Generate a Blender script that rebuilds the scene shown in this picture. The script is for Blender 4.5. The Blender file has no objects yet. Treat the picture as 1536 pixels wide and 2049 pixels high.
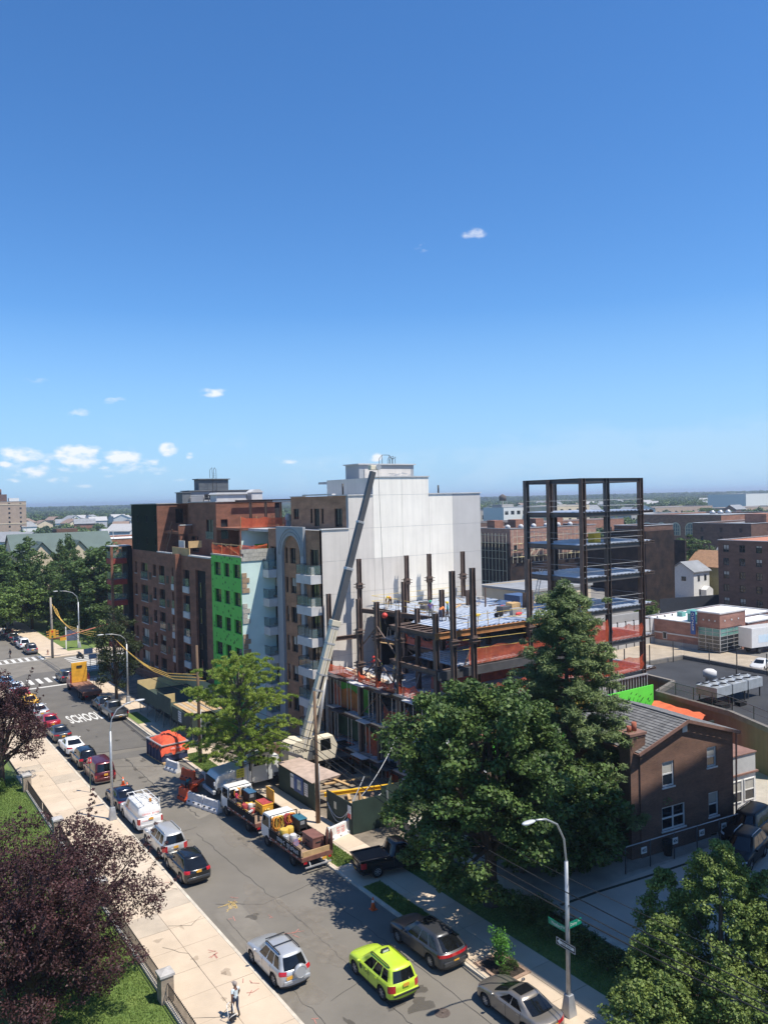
import bpy, math, random
import numpy as np
from mathutils import Matrix, Vector
random.seed(7); RNG = np.random.default_rng(7)
SC = bpy.context.scene
COL = SC.collection
R_ = math.radians

# ------------------------------------------------------------------ camera
YAW, PITCH, ROLL, EYE = R_(34.1), math.atan(26.5/1600), R_(1.3), 25.0
cam = bpy.data.cameras.new('camera'); cam.sensor_fit = 'VERTICAL'; cam.sensor_height = 36.0
cam.lens = 36.0*1600/2049; cam.clip_start = 0.5; cam.clip_end = 60000
cam_o = bpy.data.objects.new('camera', cam); COL.objects.link(cam_o)
fw = Vector((math.sin(YAW)*math.cos(PITCH), math.cos(YAW)*math.cos(PITCH), -math.sin(PITCH)))
rt = Vector((math.cos(YAW), -math.sin(YAW), 0)); up = rt.cross(fw)
cr = rt*math.cos(ROLL)-up*math.sin(ROLL); cu = up*math.cos(ROLL)+rt*math.sin(ROLL)
cam_o.matrix_world = Matrix(((cr.x, cu.x, -fw.x, 0), (cr.y, cu.y, -fw.y, 0), (cr.z, cu.z, -fw.z, EYE), (0, 0, 0, 1)))
SC.camera = cam_o

# ------------------------------------------------------------------ sky, sun, exposure
SUND = Vector((0.267, -0.41, 1.0)).normalized()      # towards the sun
SUN_EL = math.asin(SUND.z); SUN_AZ = math.atan2(SUND.x, SUND.y)
w = bpy.data.worlds.new('World'); SC.world = w; w.use_nodes = True
nt = w.node_tree; nt.nodes.clear()
def N(t, **k):
    n = nt.nodes.new(t)
    for a, b in k.items(): setattr(n, a, b)
    return n
def LK(a, b): nt.links.new(a, b)
def MATH(op, a, b=None, c=None, clamp=False):
    n = N('ShaderNodeMath', operation=op, use_clamp=clamp)
    for i, v in enumerate((a, b, c)):
        if v is None: continue
        if hasattr(v, 'links'): LK(v, n.inputs[i])
        else: n.inputs[i].default_value = v
    return n.outputs[0]
sky = N('ShaderNodeTexSky', sky_type='NISHITA', sun_disc=False)
sky.sun_elevation = SUN_EL; sky.sun_rotation = SUN_AZ; sky.altitude = 0; sky.air_density = 1.0; sky.dust_density = 0.1; sky.ozone_density = 2.0
tc = N('ShaderNodeTexCoord'); sep = N('ShaderNodeSeparateXYZ'); LK(tc.outputs['Generated'], sep.inputs[0])
az = MATH('ARCTAN2', sep.outputs[0], sep.outputs[1]); el = MATH('ARCSINE', sep.outputs[2])
# fair-weather cumulus low over the horizon, all the way round, plus a few single puffs
comb = N('ShaderNodeCombineXYZ'); LK(az, comb.inputs[0]); LK(MATH('MULTIPLY', el, 1.9), comb.inputs[1])
no = N('ShaderNodeTexNoise'); no.inputs['Scale'].default_value = 17; no.inputs['Detail'].default_value = 7; no.inputs['Roughness'].default_value = .58
LK(comb.outputs[0], no.inputs['Vector'])
big = N('ShaderNodeTexNoise'); big.inputs['Scale'].default_value = 1.7; big.inputs['Detail'].default_value = 1; LK(comb.outputs[0], big.inputs['Vector'])
def bump_el(c, wd):   # soft window in elevation
    d = MATH('DIVIDE', MATH('SUBTRACT', el, c), wd); return MATH('SUBTRACT', 1.0, MATH('MULTIPLY', d, d), clamp=True)
def puff(pa, pe, ra, re):
    da = MATH('DIVIDE', MATH('SUBTRACT', az, R_(pa)), R_(ra)); de = MATH('DIVIDE', MATH('SUBTRACT', el, R_(pe)), R_(re))
    return MATH('SUBTRACT', 1.0, MATH('ADD', MATH('MULTIPLY', da, da), MATH('MULTIPLY', de, de)), clamp=True)
field = MATH('MULTIPLY', bump_el(R_(2.6), R_(2.7)), MATH('MULTIPLY', MATH('SUBTRACT', big.outputs[0], .40, clamp=True), 1.5))
fine = N('ShaderNodeTexNoise'); fine.inputs['Scale'].default_value = 60; fine.inputs['Detail'].default_value = 6; LK(comb.outputs[0], fine.inputs['Vector'])
cl = MATH('MULTIPLY', MATH('ADD', MATH('SUBTRACT', no.outputs[0], .56), field), 6.0)
cl = MATH('MULTIPLY', cl, bump_el(R_(2.6), R_(2.9)), clamp=True)
ps = None
for pa, pe, ra, re, s in ((40.9, 17.98, 1.05, .42, .62), (37.2, 17.3, .9, .38, .42), (22.3, 7.63, 1.2, .42, .7), (15.5, 7.12, 1.0, .35, .5), (13.4, 6.15, 1.0, .4, .4),
    (19.15, 3.75, .75, .62, 1.0), (13.3, 3.3, 2.2, 1.0, 1.0), (9.8, 3.4, 1.7, .7, .8), (16.1, 3.15, 1.6, .8, .95), (11.5, 2.6, 3.2, .55, .45), (17, 2.5, 3.0, .5, .4), (20.5, 3.3, .45, .3, .7), (10.3, 2.3, 1.3, .55, .75),
    (17.9, 2.85, .9, .4, .65), (12.0, 1.75, .9, .35, .5), (33.6, 2.95, .7, .4, .8), (29.6, 2.7, .45, .22, .5), (27.4, 2.75, .8, .25, .5), (10.8, 8.26, .9, .25, .22),
    (11.4, 2.95, .5, .25, .6), (14.9, 2.55, .6, .2, .55), (8.9, 2.8, .6, .3, .7), (12.7, 2.35, .5, .2, .5), (15.4, 1.95, .6, .16, .45), (18.4, 2.1, .5, .15, .4), (9.3, 1.7, .6, .2, .5), (16.9, 3.5, .5, .22, .6), (20.0, 1.6, .8, .14, .35), (13.6, 1.3, .8, .16, .4), (5.5, 3.0, 2.0, .9, .9), (-2, 2.6, 2.2, .8, .9), (62, 3.2, 1.6, .6, .6), (-30, 6.5, 1.4, .5, .6), (75, 9, 1.3, .5, .5), (118, 3.0, 2.4, .8, .8), (-75, 3.2, 2.2, .8, .8), (170, 3.4, 2.5, .9, .9)):
    v = MATH('MULTIPLY', puff(pa, pe, ra, re), s)
    ps = v if ps is None else MATH('MAXIMUM', ps, v)
dens = MATH('MULTIPLY', MATH('ADD', ps, MATH('MULTIPLY', MATH('SUBTRACT', fine.outputs[0], .55), 3.0)), 1.25, clamp=True)
dens = MATH('MULTIPLY', dens, MATH('MULTIPLY', ps, 1.7, clamp=True))
dens = MATH('MAXIMUM', dens, MATH('MULTIPLY', cl, .10))
mixc = N('ShaderNodeMix', data_type='RGBA'); LK(MATH('MULTIPLY', dens, .85), mixc.inputs['Factor'])
hs = N('ShaderNodeHueSaturation'); hs.inputs['Saturation'].default_value = 1.10; hs.inputs['Value'].default_value = 1.12
tint = N('ShaderNodeMix', data_type='RGBA', blend_type='MULTIPLY'); tint.inputs['Factor'].default_value = 1.0; tint.inputs['B'].default_value = (.77, .99, 1.25, 1); LK(sky.outputs[0], tint.inputs['A']); LK(tint.outputs['Result'], hs.inputs['Color']); hzm = N('ShaderNodeMix', data_type='RGBA'); LK(MATH('MULTIPLY', MATH('SUBTRACT', 1.0, MATH('DIVIDE', MATH('MAXIMUM', el, 0.0), R_(13)), clamp=True), .85), hzm.inputs['Factor']); LK(hs.outputs[0], hzm.inputs['A']); hzm.inputs['B'].default_value = (3.0, 5.2, 8.0, 1); LK(hzm.outputs['Result'], mixc.inputs['A']); mixc.inputs['B'].default_value = (8.6, 8.7, 9.0, 1)
bg = N('ShaderNodeBackground'); bg.inputs['Strength'].default_value = SKY_STRENGTH = 0.093
LK(mixc.outputs['Result'], bg.inputs[0]); out = N('ShaderNodeOutputWorld'); LK(bg.outputs[0], out.inputs[0])
sun = bpy.data.lights.new('sun', 'SUN'); sun.energy = 4.9; sun.angle = R_(0.53); sun.color = (1.0, .94, .84)
sun_o = bpy.data.objects.new('sun', sun); COL.objects.link(sun_o); sun_o.rotation_euler = SUND.to_track_quat('Z', 'Y').to_euler(); sun_o.location = (30, -40, 120)
SC.view_settings.view_transform = 'Standard'; SC.view_settings.look = 'None'; SC.view_settings.exposure = 0.38; SC.view_settings.gamma = 1.0
SC.render.engine = 'CYCLES'

# ------------------------------------------------------------------ materials
MATS = {}
def pm(name, col, rough=.75, metal=0.0, var=.12, scale=2.0, bump=0.0, bscale=None, col2=None, stretch=(1, 1, 1), spec=.5, coat=0, island=0.0, detail=4, alpha=1.0, transl=0.0, streak=0.0):
    """procedural material: colour broken up by world-space noise, optional relief"""
    if name in MATS: return MATS[name]
    m = bpy.data.materials.new(name); m.use_nodes = True; t = m.node_tree; nd = t.nodes; lk = t.links
    b = nd['Principled BSDF']
    b.inputs['Roughness'].default_value = rough; b.inputs['Metallic'].default_value = metal
    b.inputs['Specular IOR Level'].default_value = spec
    if coat: b.inputs['Coat Weight'].default_value = coat; b.inputs['Coat Roughness'].default_value = .08
    base = tuple(col)+(1,)
    c2 = tuple(col2)+(1,) if col2 else tuple(c*(1-var) for c in col)+(1,)
    c1 = base if col2 else tuple(min(1, c*(1+var)) for c in col)+(1,)
    geo = nd.new('ShaderNodeNewGeometry')
    mp = nd.new('ShaderNodeMapping'); mp.inputs['Scale'].default_value = stretch; lk.new(geo.outputs['Position'], mp.inputs['Vector'])
    noi = nd.new('ShaderNodeTexNoise'); noi.inputs['Scale'].default_value = scale; noi.inputs['Detail'].default_value = detail; noi.inputs['Roughness'].default_value = .6
    lk.new(mp.outputs[0], noi.inputs['Vector'])
    rmp = nd.new('ShaderNodeMapRange'); rmp.inputs[1].default_value = .32; rmp.inputs[2].default_value = .68; lk.new(noi.outputs[0], rmp.inputs[0])
    mx = nd.new('ShaderNodeMix'); mx.data_type = 'RGBA'; mx.inputs['A'].default_value = c2; mx.inputs['B'].default_value = c1
    lk.new(rmp.outputs[0], mx.inputs['Factor']); cur = mx.outputs['Result']
    if streak:
        n2 = nd.new('ShaderNodeTexNoise'); n2.inputs['Scale'].default_value = 1.0; n2.inputs['Detail'].default_value = 5
        mp2 = nd.new('ShaderNodeMapping'); mp2.inputs['Scale'].default_value = (2.2, 2.2, .12); lk.new(geo.outputs['Position'], mp2.inputs['Vector']); lk.new(mp2.outputs[0], n2.inputs['Vector'])
        r2 = nd.new('ShaderNodeMapRange'); r2.inputs[1].default_value = .4; r2.inputs[2].default_value = .75; r2.inputs[3].default_value = 1; r2.inputs[4].default_value = 1-streak; lk.new(n2.outputs[0], r2.inputs[0])
        mm = nd.new('ShaderNodeMix'); mm.data_type = 'RGBA'; mm.blend_type = 'MULTIPLY'; mm.inputs['Factor'].default_value = 1; lk.new(cur, mm.inputs['A']); lk.new(r2.outputs[0], mm.inputs['B']); cur = mm.outputs['Result']
    if island:
        hv = nd.new('ShaderNodeHueSaturation'); r3 = nd.new('ShaderNodeMapRange'); r3.inputs[3].default_value = 1-island; r3.inputs[4].default_value = 1+island
        lk.new(geo.outputs['Random Per Island'], r3.inputs[0]); lk.new(r3.outputs[0], hv.inputs['Value']); lk.new(cur, hv.inputs['Color']); cur = hv.outputs[0]
    lk.new(cur, b.inputs['Base Color'])
    if bump:
        bn = nd.new('ShaderNodeTexNoise'); bn.inputs['Scale'].default_value = bscale or scale*6; bn.inputs['Detail'].default_value = 5; lk.new(mp.outputs[0], bn.inputs['Vector'])
        bp = nd.new('ShaderNodeBump'); bp.inputs['Strength'].default_value = bump; bp.inputs['Distance'].default_value = .05; lk.new(bn.outputs[0], bp.inputs['Height']); lk.new(bp.outputs[0], b.inputs['Normal'])
    if alpha < 1: b.inputs['Alpha'].default_value = alpha
    if transl:
        tr = nd.new('ShaderNodeBsdfTranslucent'); lk.new(cur, tr.inputs[0]); ms = nd.new('ShaderNodeMixShader'); ms.inputs[0].default_value = transl
        lk.new(b.outputs[0], ms.inputs[1]); lk.new(tr.outputs[0], ms.inputs[2]); lk.new(ms.outputs[0], nd['Material Output'].inputs[0])
    MATS[name] = m; return m

def brick_mat(name, c1, c2, mortar, bw=.21, bh=.072, ms=.012, rough=.85, big=.25):
    """brickwork: courses in real metres on any upright wall"""
    if name in MATS: return MATS[name]
    m = bpy.data.materials.new(name); m.use_nodes = True; t = m.node_tree; nd = t.nodes; lk = t.links; b = nd['Principled BSDF']; b.inputs['Roughness'].default_value = rough
    geo = nd.new('ShaderNodeNewGeometry'); s = nd.new('ShaderNodeSeparateXYZ'); lk.new(geo.outputs['Position'], s.inputs[0])
    ad = nd.new('ShaderNodeMath'); ad.operation = 'ADD'; lk.new(s.outputs[0], ad.inputs[0]); lk.new(s.outputs[1], ad.inputs[1])
    cb = nd.new('ShaderNodeCombineXYZ'); lk.new(ad.outputs[0], cb.inputs[0]); lk.new(s.outputs[2], cb.inputs[1])
    br = nd.new('ShaderNodeTexBrick'); lk.new(cb.outputs[0], br.inputs['Vector']); br.inputs['Scale'].default_value = 1
    br.inputs['Brick Width'].default_value = bw; br.inputs['Row Height'].default_value = bh; br.inputs['Mortar Size'].default_value = ms; br.inputs['Bias'].default_value = 0
    br.inputs['Color1'].default_value = tuple(c1)+(1,); br.inputs['Color2'].default_value = tuple(c2)+(1,); br.inputs['Mortar'].default_value = tuple(mortar)+(1,)
    no = nd.new('ShaderNodeTexNoise'); no.inputs['Scale'].default_value = .6; no.inputs['Detail'].default_value = 6; mp = nd.new('ShaderNodeMapping'); mp.inputs['Scale'].default_value = (1, 1, 2.5)
    lk.new(geo.outputs['Position'], mp.inputs['Vector']); lk.new(mp.outputs[0], no.inputs['Vector'])
    r = nd.new('ShaderNodeMapRange'); r.inputs[1].default_value = .3; r.inputs[2].default_value = .7; r.inputs[3].default_value = 1-big; r.inputs[4].default_value = 1+big; lk.new(no.outputs[0], r.inputs[0])
    hv = nd.new('ShaderNodeHueSaturation'); lk.new(br.outputs['Color'], hv.inputs['Color']); lk.new(r.outputs[0], hv.inputs['Value']); lk.new(hv.outputs[0], b.inputs['Base Color'])
    bp = nd.new('ShaderNodeBump'); bp.inputs['Strength'].default_value = .6; bp.inputs['Distance'].default_value = .01; bp.invert = True; lk.new(br.outputs['Fac'], bp.inputs['Height']); lk.new(bp.outputs[0], b.inputs['Normal'])
    MATS[name] = m; return m

def glass_mat(name, col=(.02, .025, .03), rough=.06, spec=.8, var=.5):
    return pm(name, col, rough=rough, var=var, scale=.35, spec=spec, detail=2)

# ------------------------------------------------------------------ mesh building
FR = {}      # frame of every object: (Vector location, rotation z) of its root
class MB:
    def __init__(s): s.v = []; s.f = []; s.sm = []
    def add(s, vs, fs, smooth=False):
        o = len(s.v); s.v.extend(vs); s.f.extend([tuple(i+o for i in f) for f in fs]); s.sm.extend([smooth]*len(fs)); return s
    def box(s, a, b):
        (x0, y0, z0), (x1, y1, z1) = a, b
        if x0 > x1: x0, x1 = x1, x0
        if y0 > y1: y0, y1 = y1, y0
        if z0 > z1: z0, z1 = z1, z0
        return s.add([(x0, y0, z0), (x1, y0, z0), (x1, y1, z0), (x0, y1, z0), (x0, y0, z1), (x1, y0, z1), (x1, y1, z1), (x0, y1, z1)],
                     [(0, 3, 2, 1), (4, 5, 6, 7), (0, 1, 5, 4), (1, 2, 6, 5), (2, 3, 7, 6), (3, 0, 4, 7)])
    def cbox(s, c, d): return s.box((c[0]-d[0]/2, c[1]-d[1]/2, c[2]-d[2]/2), (c[0]+d[0]/2, c[1]+d[1]/2, c[2]+d[2]/2))
    def quad(s, *p): return s.add(list(p), [tuple(range(len(p)))])
    def bar(s, p, q, w, h=None, upv=(0, 0, 1)):
        """rectangular bar from p to q"""
        h = h or w; p = Vector(p); q = Vector(q); d = (q-p).normalized(); u = Vector(upv)
        if abs(d.dot(u)) > .98: u = Vector((1, 0, 0))
        a = d.cross(u).normalized()*(w/2); b = a.cross(d).normalized()*(h/2)
        return s.add([tuple(p-a-b), tuple(p+a-b), tuple(p+a+b), tuple(p-a+b), tuple(q-a-b), tuple(q+a-b), tuple(q+a+b), tuple(q-a+b)],
                     [(0, 1, 2, 3), (7, 6, 5, 4), (1, 0, 4, 5), (2, 1, 5, 6), (3, 2, 6, 7), (0, 3, 7, 4)])
    def tube(s, pts, r, n=8, cap=True):
        """round tube along points, r one radius or one per point"""
        pts = [Vector(p) for p in pts]; rs = r if isinstance(r, (list, tuple)) else [r]*len(pts); o = len(s.v); L = len(pts)
        pu = None
        for i, p in enumerate(pts):
            d = (pts[min(i+1, L-1)]-pts[max(i-1, 0)]).normalized()
            if pu is None: u = Vector((0, 0, 1)) if abs(d.z) < .9 else Vector((1, 0, 0))
            else: u = pu
            a = d.cross(u).normalized(); u2 = a.cross(d).normalized(); pu = u2
            for k in range(n):
                t = 2*math.pi*k/n; s.v.append(tuple(p+(a*math.cos(t)+u2*math.sin(t))*rs[i]))
        for i in range(L-1):
            for k in range(n):
                s.f.append((o+i*n+k, o+i*n+(k+1) % n, o+(i+1)*n+(k+1) % n, o+(i+1)*n+k)); s.sm.append(True)
        if cap:
            s.f.append(tuple(o+k for k in range(n))[::-1]); s.f.append(tuple(o+(L-1)*n+k for k in range(n))); s.sm += [False, False]
        return s
    def cyl(s, p, q, r, n=12): return s.tube([p, q], r, n)
    def prism(s, poly, ax, a, b):
        """extrude a 2-D polygon along axis ax ('x','y','z') from a to b"""
        def P(u, v, t): return {'x': (t, u, v), 'y': (u, t, v), 'z': (u, v, t)}[ax]
        n = len(poly); vs = [P(u, v, a) for u, v in poly]+[P(u, v, b) for u, v in poly]
        fs = [tuple(range(n))[::-1], tuple(range(n, 2*n))]+[(i, (i+1) % n, n+(i+1) % n, n+i) for i in range(n)]
        return s.add(vs, fs)
    def sphere(s, c, r, nu=10, nv=6):
        rx, ry, rz = r if isinstance(r, (tuple, list)) else (r, r, r); o = len(s.v)
        for j in range(nv+1):
            ph = -math.pi/2+math.pi*j/nv
            for i in range(nu):
                th = 2*math.pi*i/nu; s.v.append((c[0]+rx*math.cos(ph)*math.cos(th), c[1]+ry*math.cos(ph)*math.sin(th), c[2]+rz*math.sin(ph)))
        for j in range(nv):
            for i in range(nu): s.f.append((o+j*nu+i, o+j*nu+(i+1) % nu, o+(j+1)*nu+(i+1) % nu, o+(j+1)*nu+i)); s.sm.append(True)
        return s
    def mesh(s, name, mat=None):
        me = bpy.data.meshes.new(name); me.from_pydata(s.v, [], s.f)
        if any(s.sm): me.polygons.foreach_set('use_smooth', s.sm)
        if mat: me.materials.append(mat)
        me.update(); return me
    def build(s, name, mat, parent=None, world=False, kind=None):
        """link as one object; world=True: the points are in world space"""
        if parent is not None and world:
            L, rz = FR[parent]; c, sn = math.cos(-rz), math.sin(-rz)
            s.v = [((x-L.x)*c-(y-L.y)*sn, (x-L.x)*sn+(y-L.y)*c, z-L.z) for x, y, z in s.v]
        o = bpy.data.objects.new(name, s.mesh(name, mat)); COL.objects.link(o)
        if parent is not None: o.parent = parent; FR[o] = FR[parent]
        else: FR[o] = (Vector((0, 0, 0)), 0)
        if kind: o['kind'] = kind
        return o
def piece(name, me, parent, loc=(0, 0, 0), rot=(0, 0, 0), sc=(1, 1, 1)):
    o = bpy.data.objects.new(name, me); COL.objects.link(o); o.parent = parent; o.location = loc; o.rotation_euler = rot; o.scale = sc; FR[o] = FR[parent] if parent else (Vector((0, 0, 0)), 0); return o
def tag(o, label, cat, group=None):
    o['label'] = label; o['category'] = cat
    if group: o['group'] = group
    return o
def thing(name, label, cat, loc=(0, 0, 0), rz=0.0, group=None):
    o = bpy.data.objects.new(name, None); COL.objects.link(o); o.location = loc; o.rotation_euler = (0, 0, rz); o.empty_display_size = .3
    FR[o] = (Vector(loc), rz); return tag(o, label, cat, group)
def struct(o): o['kind'] = 'structure'; return o
def copy_tree(o, parent=None):
    c = o.copy(); COL.objects.link(c); c.parent = parent; FR[c] = FR.get(parent, FR[o]) if parent else FR[o]
    for ch in list(o.children): copy_tree(ch, c)
    return c
def dup(root, loc, rz, label, group=None):
    c = copy_tree(root); c.location = loc; c.rotation_euler = (0, 0, rz); FR[c] = (Vector(loc), rz); c['label'] = label
    if group: c['group'] = group
    return c
def text_mesh(s, h, mat, name='lettering', bold=0.0, ext=.004, width=None):
    cu_ = bpy.data.curves.new(name, 'FONT'); cu_.body = s; cu_.size = 1.0; cu_.extrude = 0; cu_.offset = bold; cu_.align_x = 'CENTER'; cu_.align_y = 'CENTER'; cu_.resolution_u = 2
    t = bpy.data.objects.new('t', cu_); COL.objects.link(t); bpy.context.view_layer.update()
    me = bpy.data.meshes.new_from_object(t); bpy.data.objects.remove(t); bpy.data.curves.remove(cu_)
    co = np.array([v.co[:] for v in me.vertices]); lo, hi = co.min(0), co.max(0); k = h/(hi[1]-lo[1]); kx = (width/(hi[0]-lo[0])) if width else k
    for v in me.vertices: v.co = ((v.co.x-(lo[0]+hi[0])/2)*kx, (v.co.y-(lo[1]+hi[1])/2)*k, 0)
    me.materials.clear(); me.materials.append(mat); me.name = name; return me
def flat_text(s, h, mat, parent, loc, rot, width=None, bold=0.0, name='lettering'):
    return piece(name, text_mesh(s, h, mat, name, bold, width=width), parent, loc, rot)
def wall(mb, o, u, nrm, U, V, holes=(), depth=.18, v=(0, 0, 1)):
    """flat wall of size U x V at origin o along u (unit), up v, with rectangular openings (u0,v0,u1,v1) and reveals going -nrm*depth"""
    o, u, nrm, v = Vector(o), Vector(u), Vector(nrm), Vector(v)
    us = sorted({0, U, *[round(max(0, min(U, h[i])), 4) for h in holes for i in (0, 2)]}); vs = sorted({0, V, *[round(max(0, min(V, h[i])), 4) for h in holes for i in (1, 3)]})
    ccw = u.cross(v).dot(nrm) > 0
    def q(*p): mb.quad(*(p if ccw else p[::-1]))
    def P(a, b, d=0): return tuple(o+u*a+v*b-nrm*d)
    for i in range(len(us)-1):
        run = None
        for j in range(len(vs)-1):
            cu_, cv = (us[i]+us[i+1])/2, (vs[j]+vs[j+1])/2
            solid = not any(h[0] < cu_ < h[2] and h[1] < cv < h[3] for h in holes)
            if solid and run is None: run = vs[j]
            if run is not None and not solid: q(P(us[i], run), P(us[i+1], run), P(us[i+1], vs[j]), P(us[i], vs[j])); run = None
        if run is not None: q(P(us[i], run), P(us[i+1], run), P(us[i+1], V), P(us[i], V))
    for a, b, c, d in holes:
        q(P(a, b), P(a, d), P(a, d, depth), P(a, b, depth)); q(P(c, d), P(c, b), P(c, b, depth), P(c, d, depth))
        q(P(c, b), P(a, b), P(a, b, depth), P(c, b, depth)); q(P(a, d), P(c, d), P(c, d, depth), P(a, d, depth))
    return mb
WMESH = {}
def window(parent, o, u, nrm, r, depth=.16, frame=None, pane=None, fw_=.07, mull=0, rail=0, sill=None, name='window', pane2=None, world=True):
    """window unit in the opening r=(u0,v0,u1,v1): frame (part) > pane, sill"""
    o, u, nrm = Vector(o), Vector(u), Vector(nrm); a, b, c, d = r; z = Vector((0, 0, 1))
    def P(x, y, k): return tuple(o+u*x+z*y-nrm*k)
    def bx(mb, x0, y0, x1, y1, k0, k1):
        p = [P(x0, y0, k0), P(x1, y0, k0), P(x1, y1, k0), P(x0, y1, k0), P(x0, y0, k1), P(x1, y0, k1), P(x1, y1, k1), P(x0, y1, k1)]
        mb.add(p, [(0, 1, 2, 3), (4, 7, 6, 5), (0, 4, 5, 1), (1, 5, 6, 2), (2, 6, 7, 3), (3, 7, 4, 0)])
    f = MB(); k0, k1 = depth-.05, depth+.02
    bx(f, a, b, c, b+fw_, k0, k1); bx(f, a, d-fw_, c, d, k0, k1); bx(f, a, b+fw_, a+fw_, d-fw_, k0, k1); bx(f, c-fw_, b+fw_, c, d-fw_, k0, k1)
    for i in range(mull): x = a+(c-a)*(i+1)/(mull+1); bx(f, x-fw_/2, b+fw_, x+fw_/2, d-fw_, k0+.002, k1)
    for i in range(rail): y = b+(d-b)*(i+1)/(rail+1); bx(f, a+fw_, y-fw_/2, c-fw_, y+fw_/2, k0+.004, k1)
    fo = f.build(name, frame, parent, world)
    g = MB(); g.quad(P(a, b, depth), P(c, b, depth), P(c, d, depth), P(a, d, depth)); g.build('pane', pane, fo, world)
    if pane2:  # blind or curtain behind part of the glass
        h = MB(); y = b+(d-b)*pane2[1]; h.quad(P(a+fw_, y, depth-.012), P(c-fw_, y, depth-.012), P(c-fw_, d-fw_, depth-.012), P(a+fw_, d-fw_, depth-.012)); h.build('blind', pane2[0], fo, world)
    if sill: s_ = MB(); bx(s_, a-.06, b-.1, c+.06, b-.003, -.07, depth-.06); s_.build('sill', sill, fo, world)
    return fo
def hbeam(mb, p, q, hgt=.35, wid=.25, t=.03, upv=(0, 0, 1)):
    """rolled I-section from p to q"""
    p, q = Vector(p), Vector(q); d = (q-p).normalized(); u = Vector(upv)
    if abs(d.dot(u)) > .98: u = Vector((1, 0, 0))
    a = d.cross(u).normalized(); b = a.cross(d).normalized()
    for s in (-1, 1):
        c = b*s*(hgt/2-t/2); mb.bar(p+c, q+c, wid, t, upv=tuple(b))
    mb.bar(p, q, t, hgt-2*t, upv=tuple(b)); return mb
def scribble(parent, loc, rot, width, h, m, n=9, gaps=(), seed=1):
    """lettering too small to read: upright letter-like strokes"""
    r = random.Random(seed); b = MB(); cw = width/n; t = h*.2
    for i in range(n):
        if i in gaps: continue
        x = -width/2+i*cw; w_ = cw*.72; b.box((x, -h/2, 0), (x+t, h/2, .004))
        k = r.random()
        if k < .6: b.box((x+t, h/2-t, 0), (x+w_, h/2, .004))
        if k > .3: b.box((x+t, -t/2, 0), (x+w_, t/2, .004))
        if r.random() < .5: b.box((x+w_-t, -h/2, 0), (x+w_, -t/2 if k > .3 else h/2-t, .004))
        elif r.random() < .6: b.box((x+t, -h/2, 0), (x+w_, -h/2+t, .004))
    return piece('lettering', b.mesh('lettering', m), parent, loc, rot)
# ================================================================== ground, road, pavements
M_asph = pm('asphalt', (.165, .148, .122), rough=.92, var=.15, scale=.22, bump=.3, bscale=22, detail=11)
M_asph2 = pm('asphalt_patch', (.125, .115, .10), rough=.92, var=.12, scale=.5, bump=.25, bscale=30)
M_asphL = pm('asphalt_light', (.185, .165, .135), rough=.92, var=.15, scale=.6, bump=.25, bscale=30)
M_conc = pm('sidewalk_concrete', (.53, .425, .31), rough=.9, var=.10, scale=.45, bump=.2, bscale=25, detail=7, island=.06)
M_conc2 = pm('kerb_concrete', (.52, .46, .37), rough=.9, var=.2, scale=1.2, bump=.2)
M_grass = pm('lawn_grass', (.15, .20, .045), rough=.95, var=.25, scale=.5, bump=.8, bscale=18, col2=(.09, .15, .03), detail=8)
M_soil = pm('dark_mulch', (.035, .025, .018), rough=1, var=.5, scale=8, bump=.8)
M_white = pm('road_paint', (.62, .60, .55), rough=.7, var=.10, scale=3)
M_far = pm('far_ground', (.07, .10, .045), rough=1, var=.35, scale=.02, detail=6)
KL, KR = 17.5, 26.75       # kerb lines of the street
def sheet(name, x0, y0, x1, y1, z, m, sub=None):
    b = MB(); b.quad((x0, y0, z), (x1, y0, z), (x1, y1, z), (x0, y1, z)); return struct(b.build(name, m))
g = MB(); S_ = 9000; g.quad((-S_, -S_, -.06), (S_, -S_, -.06), (S_, S_, -.06), (-S_, S_, -.06)); struct(g.build('ground', M_far))
sheet('road', KL, -10, KR, 420, 0.0, M_asph)
b = MB(); b.quad((-60, 124.5, .004), (60, 124.5, .004), (60, 139.5, .004), (-60, 139.5, .004)); struct(b.build('cross_street', M_asphL))
# trench patches and seams
def patch(pts, m, z=.006, name='road_patch'):
    b = MB(); b.quad(*[(x, y, z) for x, y in pts]); return struct(b.build(name, m))
patch([(19.6, 83), (26.7, 82), (26.7, 124), (19.3, 124)], M_asph2)
patch([(22.6, 60.5), (26.6, 62), (26.7, 80), (22.0, 79.5)], M_asphL)
patch([(17.9, 40.8), (19.6, 40.5), (19.8, 46.2), (17.9, 46.5)], M_asphL)
patch([(20.0, 80.0), (26.6, 78.6), (26.6, 81.0), (20.2, 81.6)], M_asph2, .009)
patch([(19, 118), (25.9, 117.4), (25.9, 128.5), (22, 128.8), (20.3, 127), (19.2, 124.5)], M_asph2, .010)
# crack seams
M_crack = pm('tar_seam', (.03, .03, .03), rough=.8, var=.2)
def crack(pts, w=.05, z=.013, jit=.12):
    b = MB(); P = []
    for (x0, y0), (x1, y1) in zip(pts[:-1], pts[1:]):
        n = max(2, int(math.hypot(x1-x0, y1-y0)/.5))
        for i in range(n): t = i/n; P.append((x0+(x1-x0)*t+random.gauss(0, jit*.5), y0+(y1-y0)*t+random.gauss(0, jit*.5)))
    P.append(pts[-1])
    for (x0, y0), (x1, y1) in zip(P[:-1], P[1:]):
        d = math.hypot(x1-x0, y1-y0) or 1; nx, ny = -(y1-y0)/d*w*.5, (x1-x0)/d*w*.5; ww = random.uniform(.5, 1.4)
        b.quad((x0-nx*ww, y0-ny*ww, z), (x1-nx, y1-ny, z), (x1+nx, y1+ny, z), (x0+nx*ww, y0+ny*ww, z))
    return struct(b.build('road_crack', M_crack))
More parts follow.
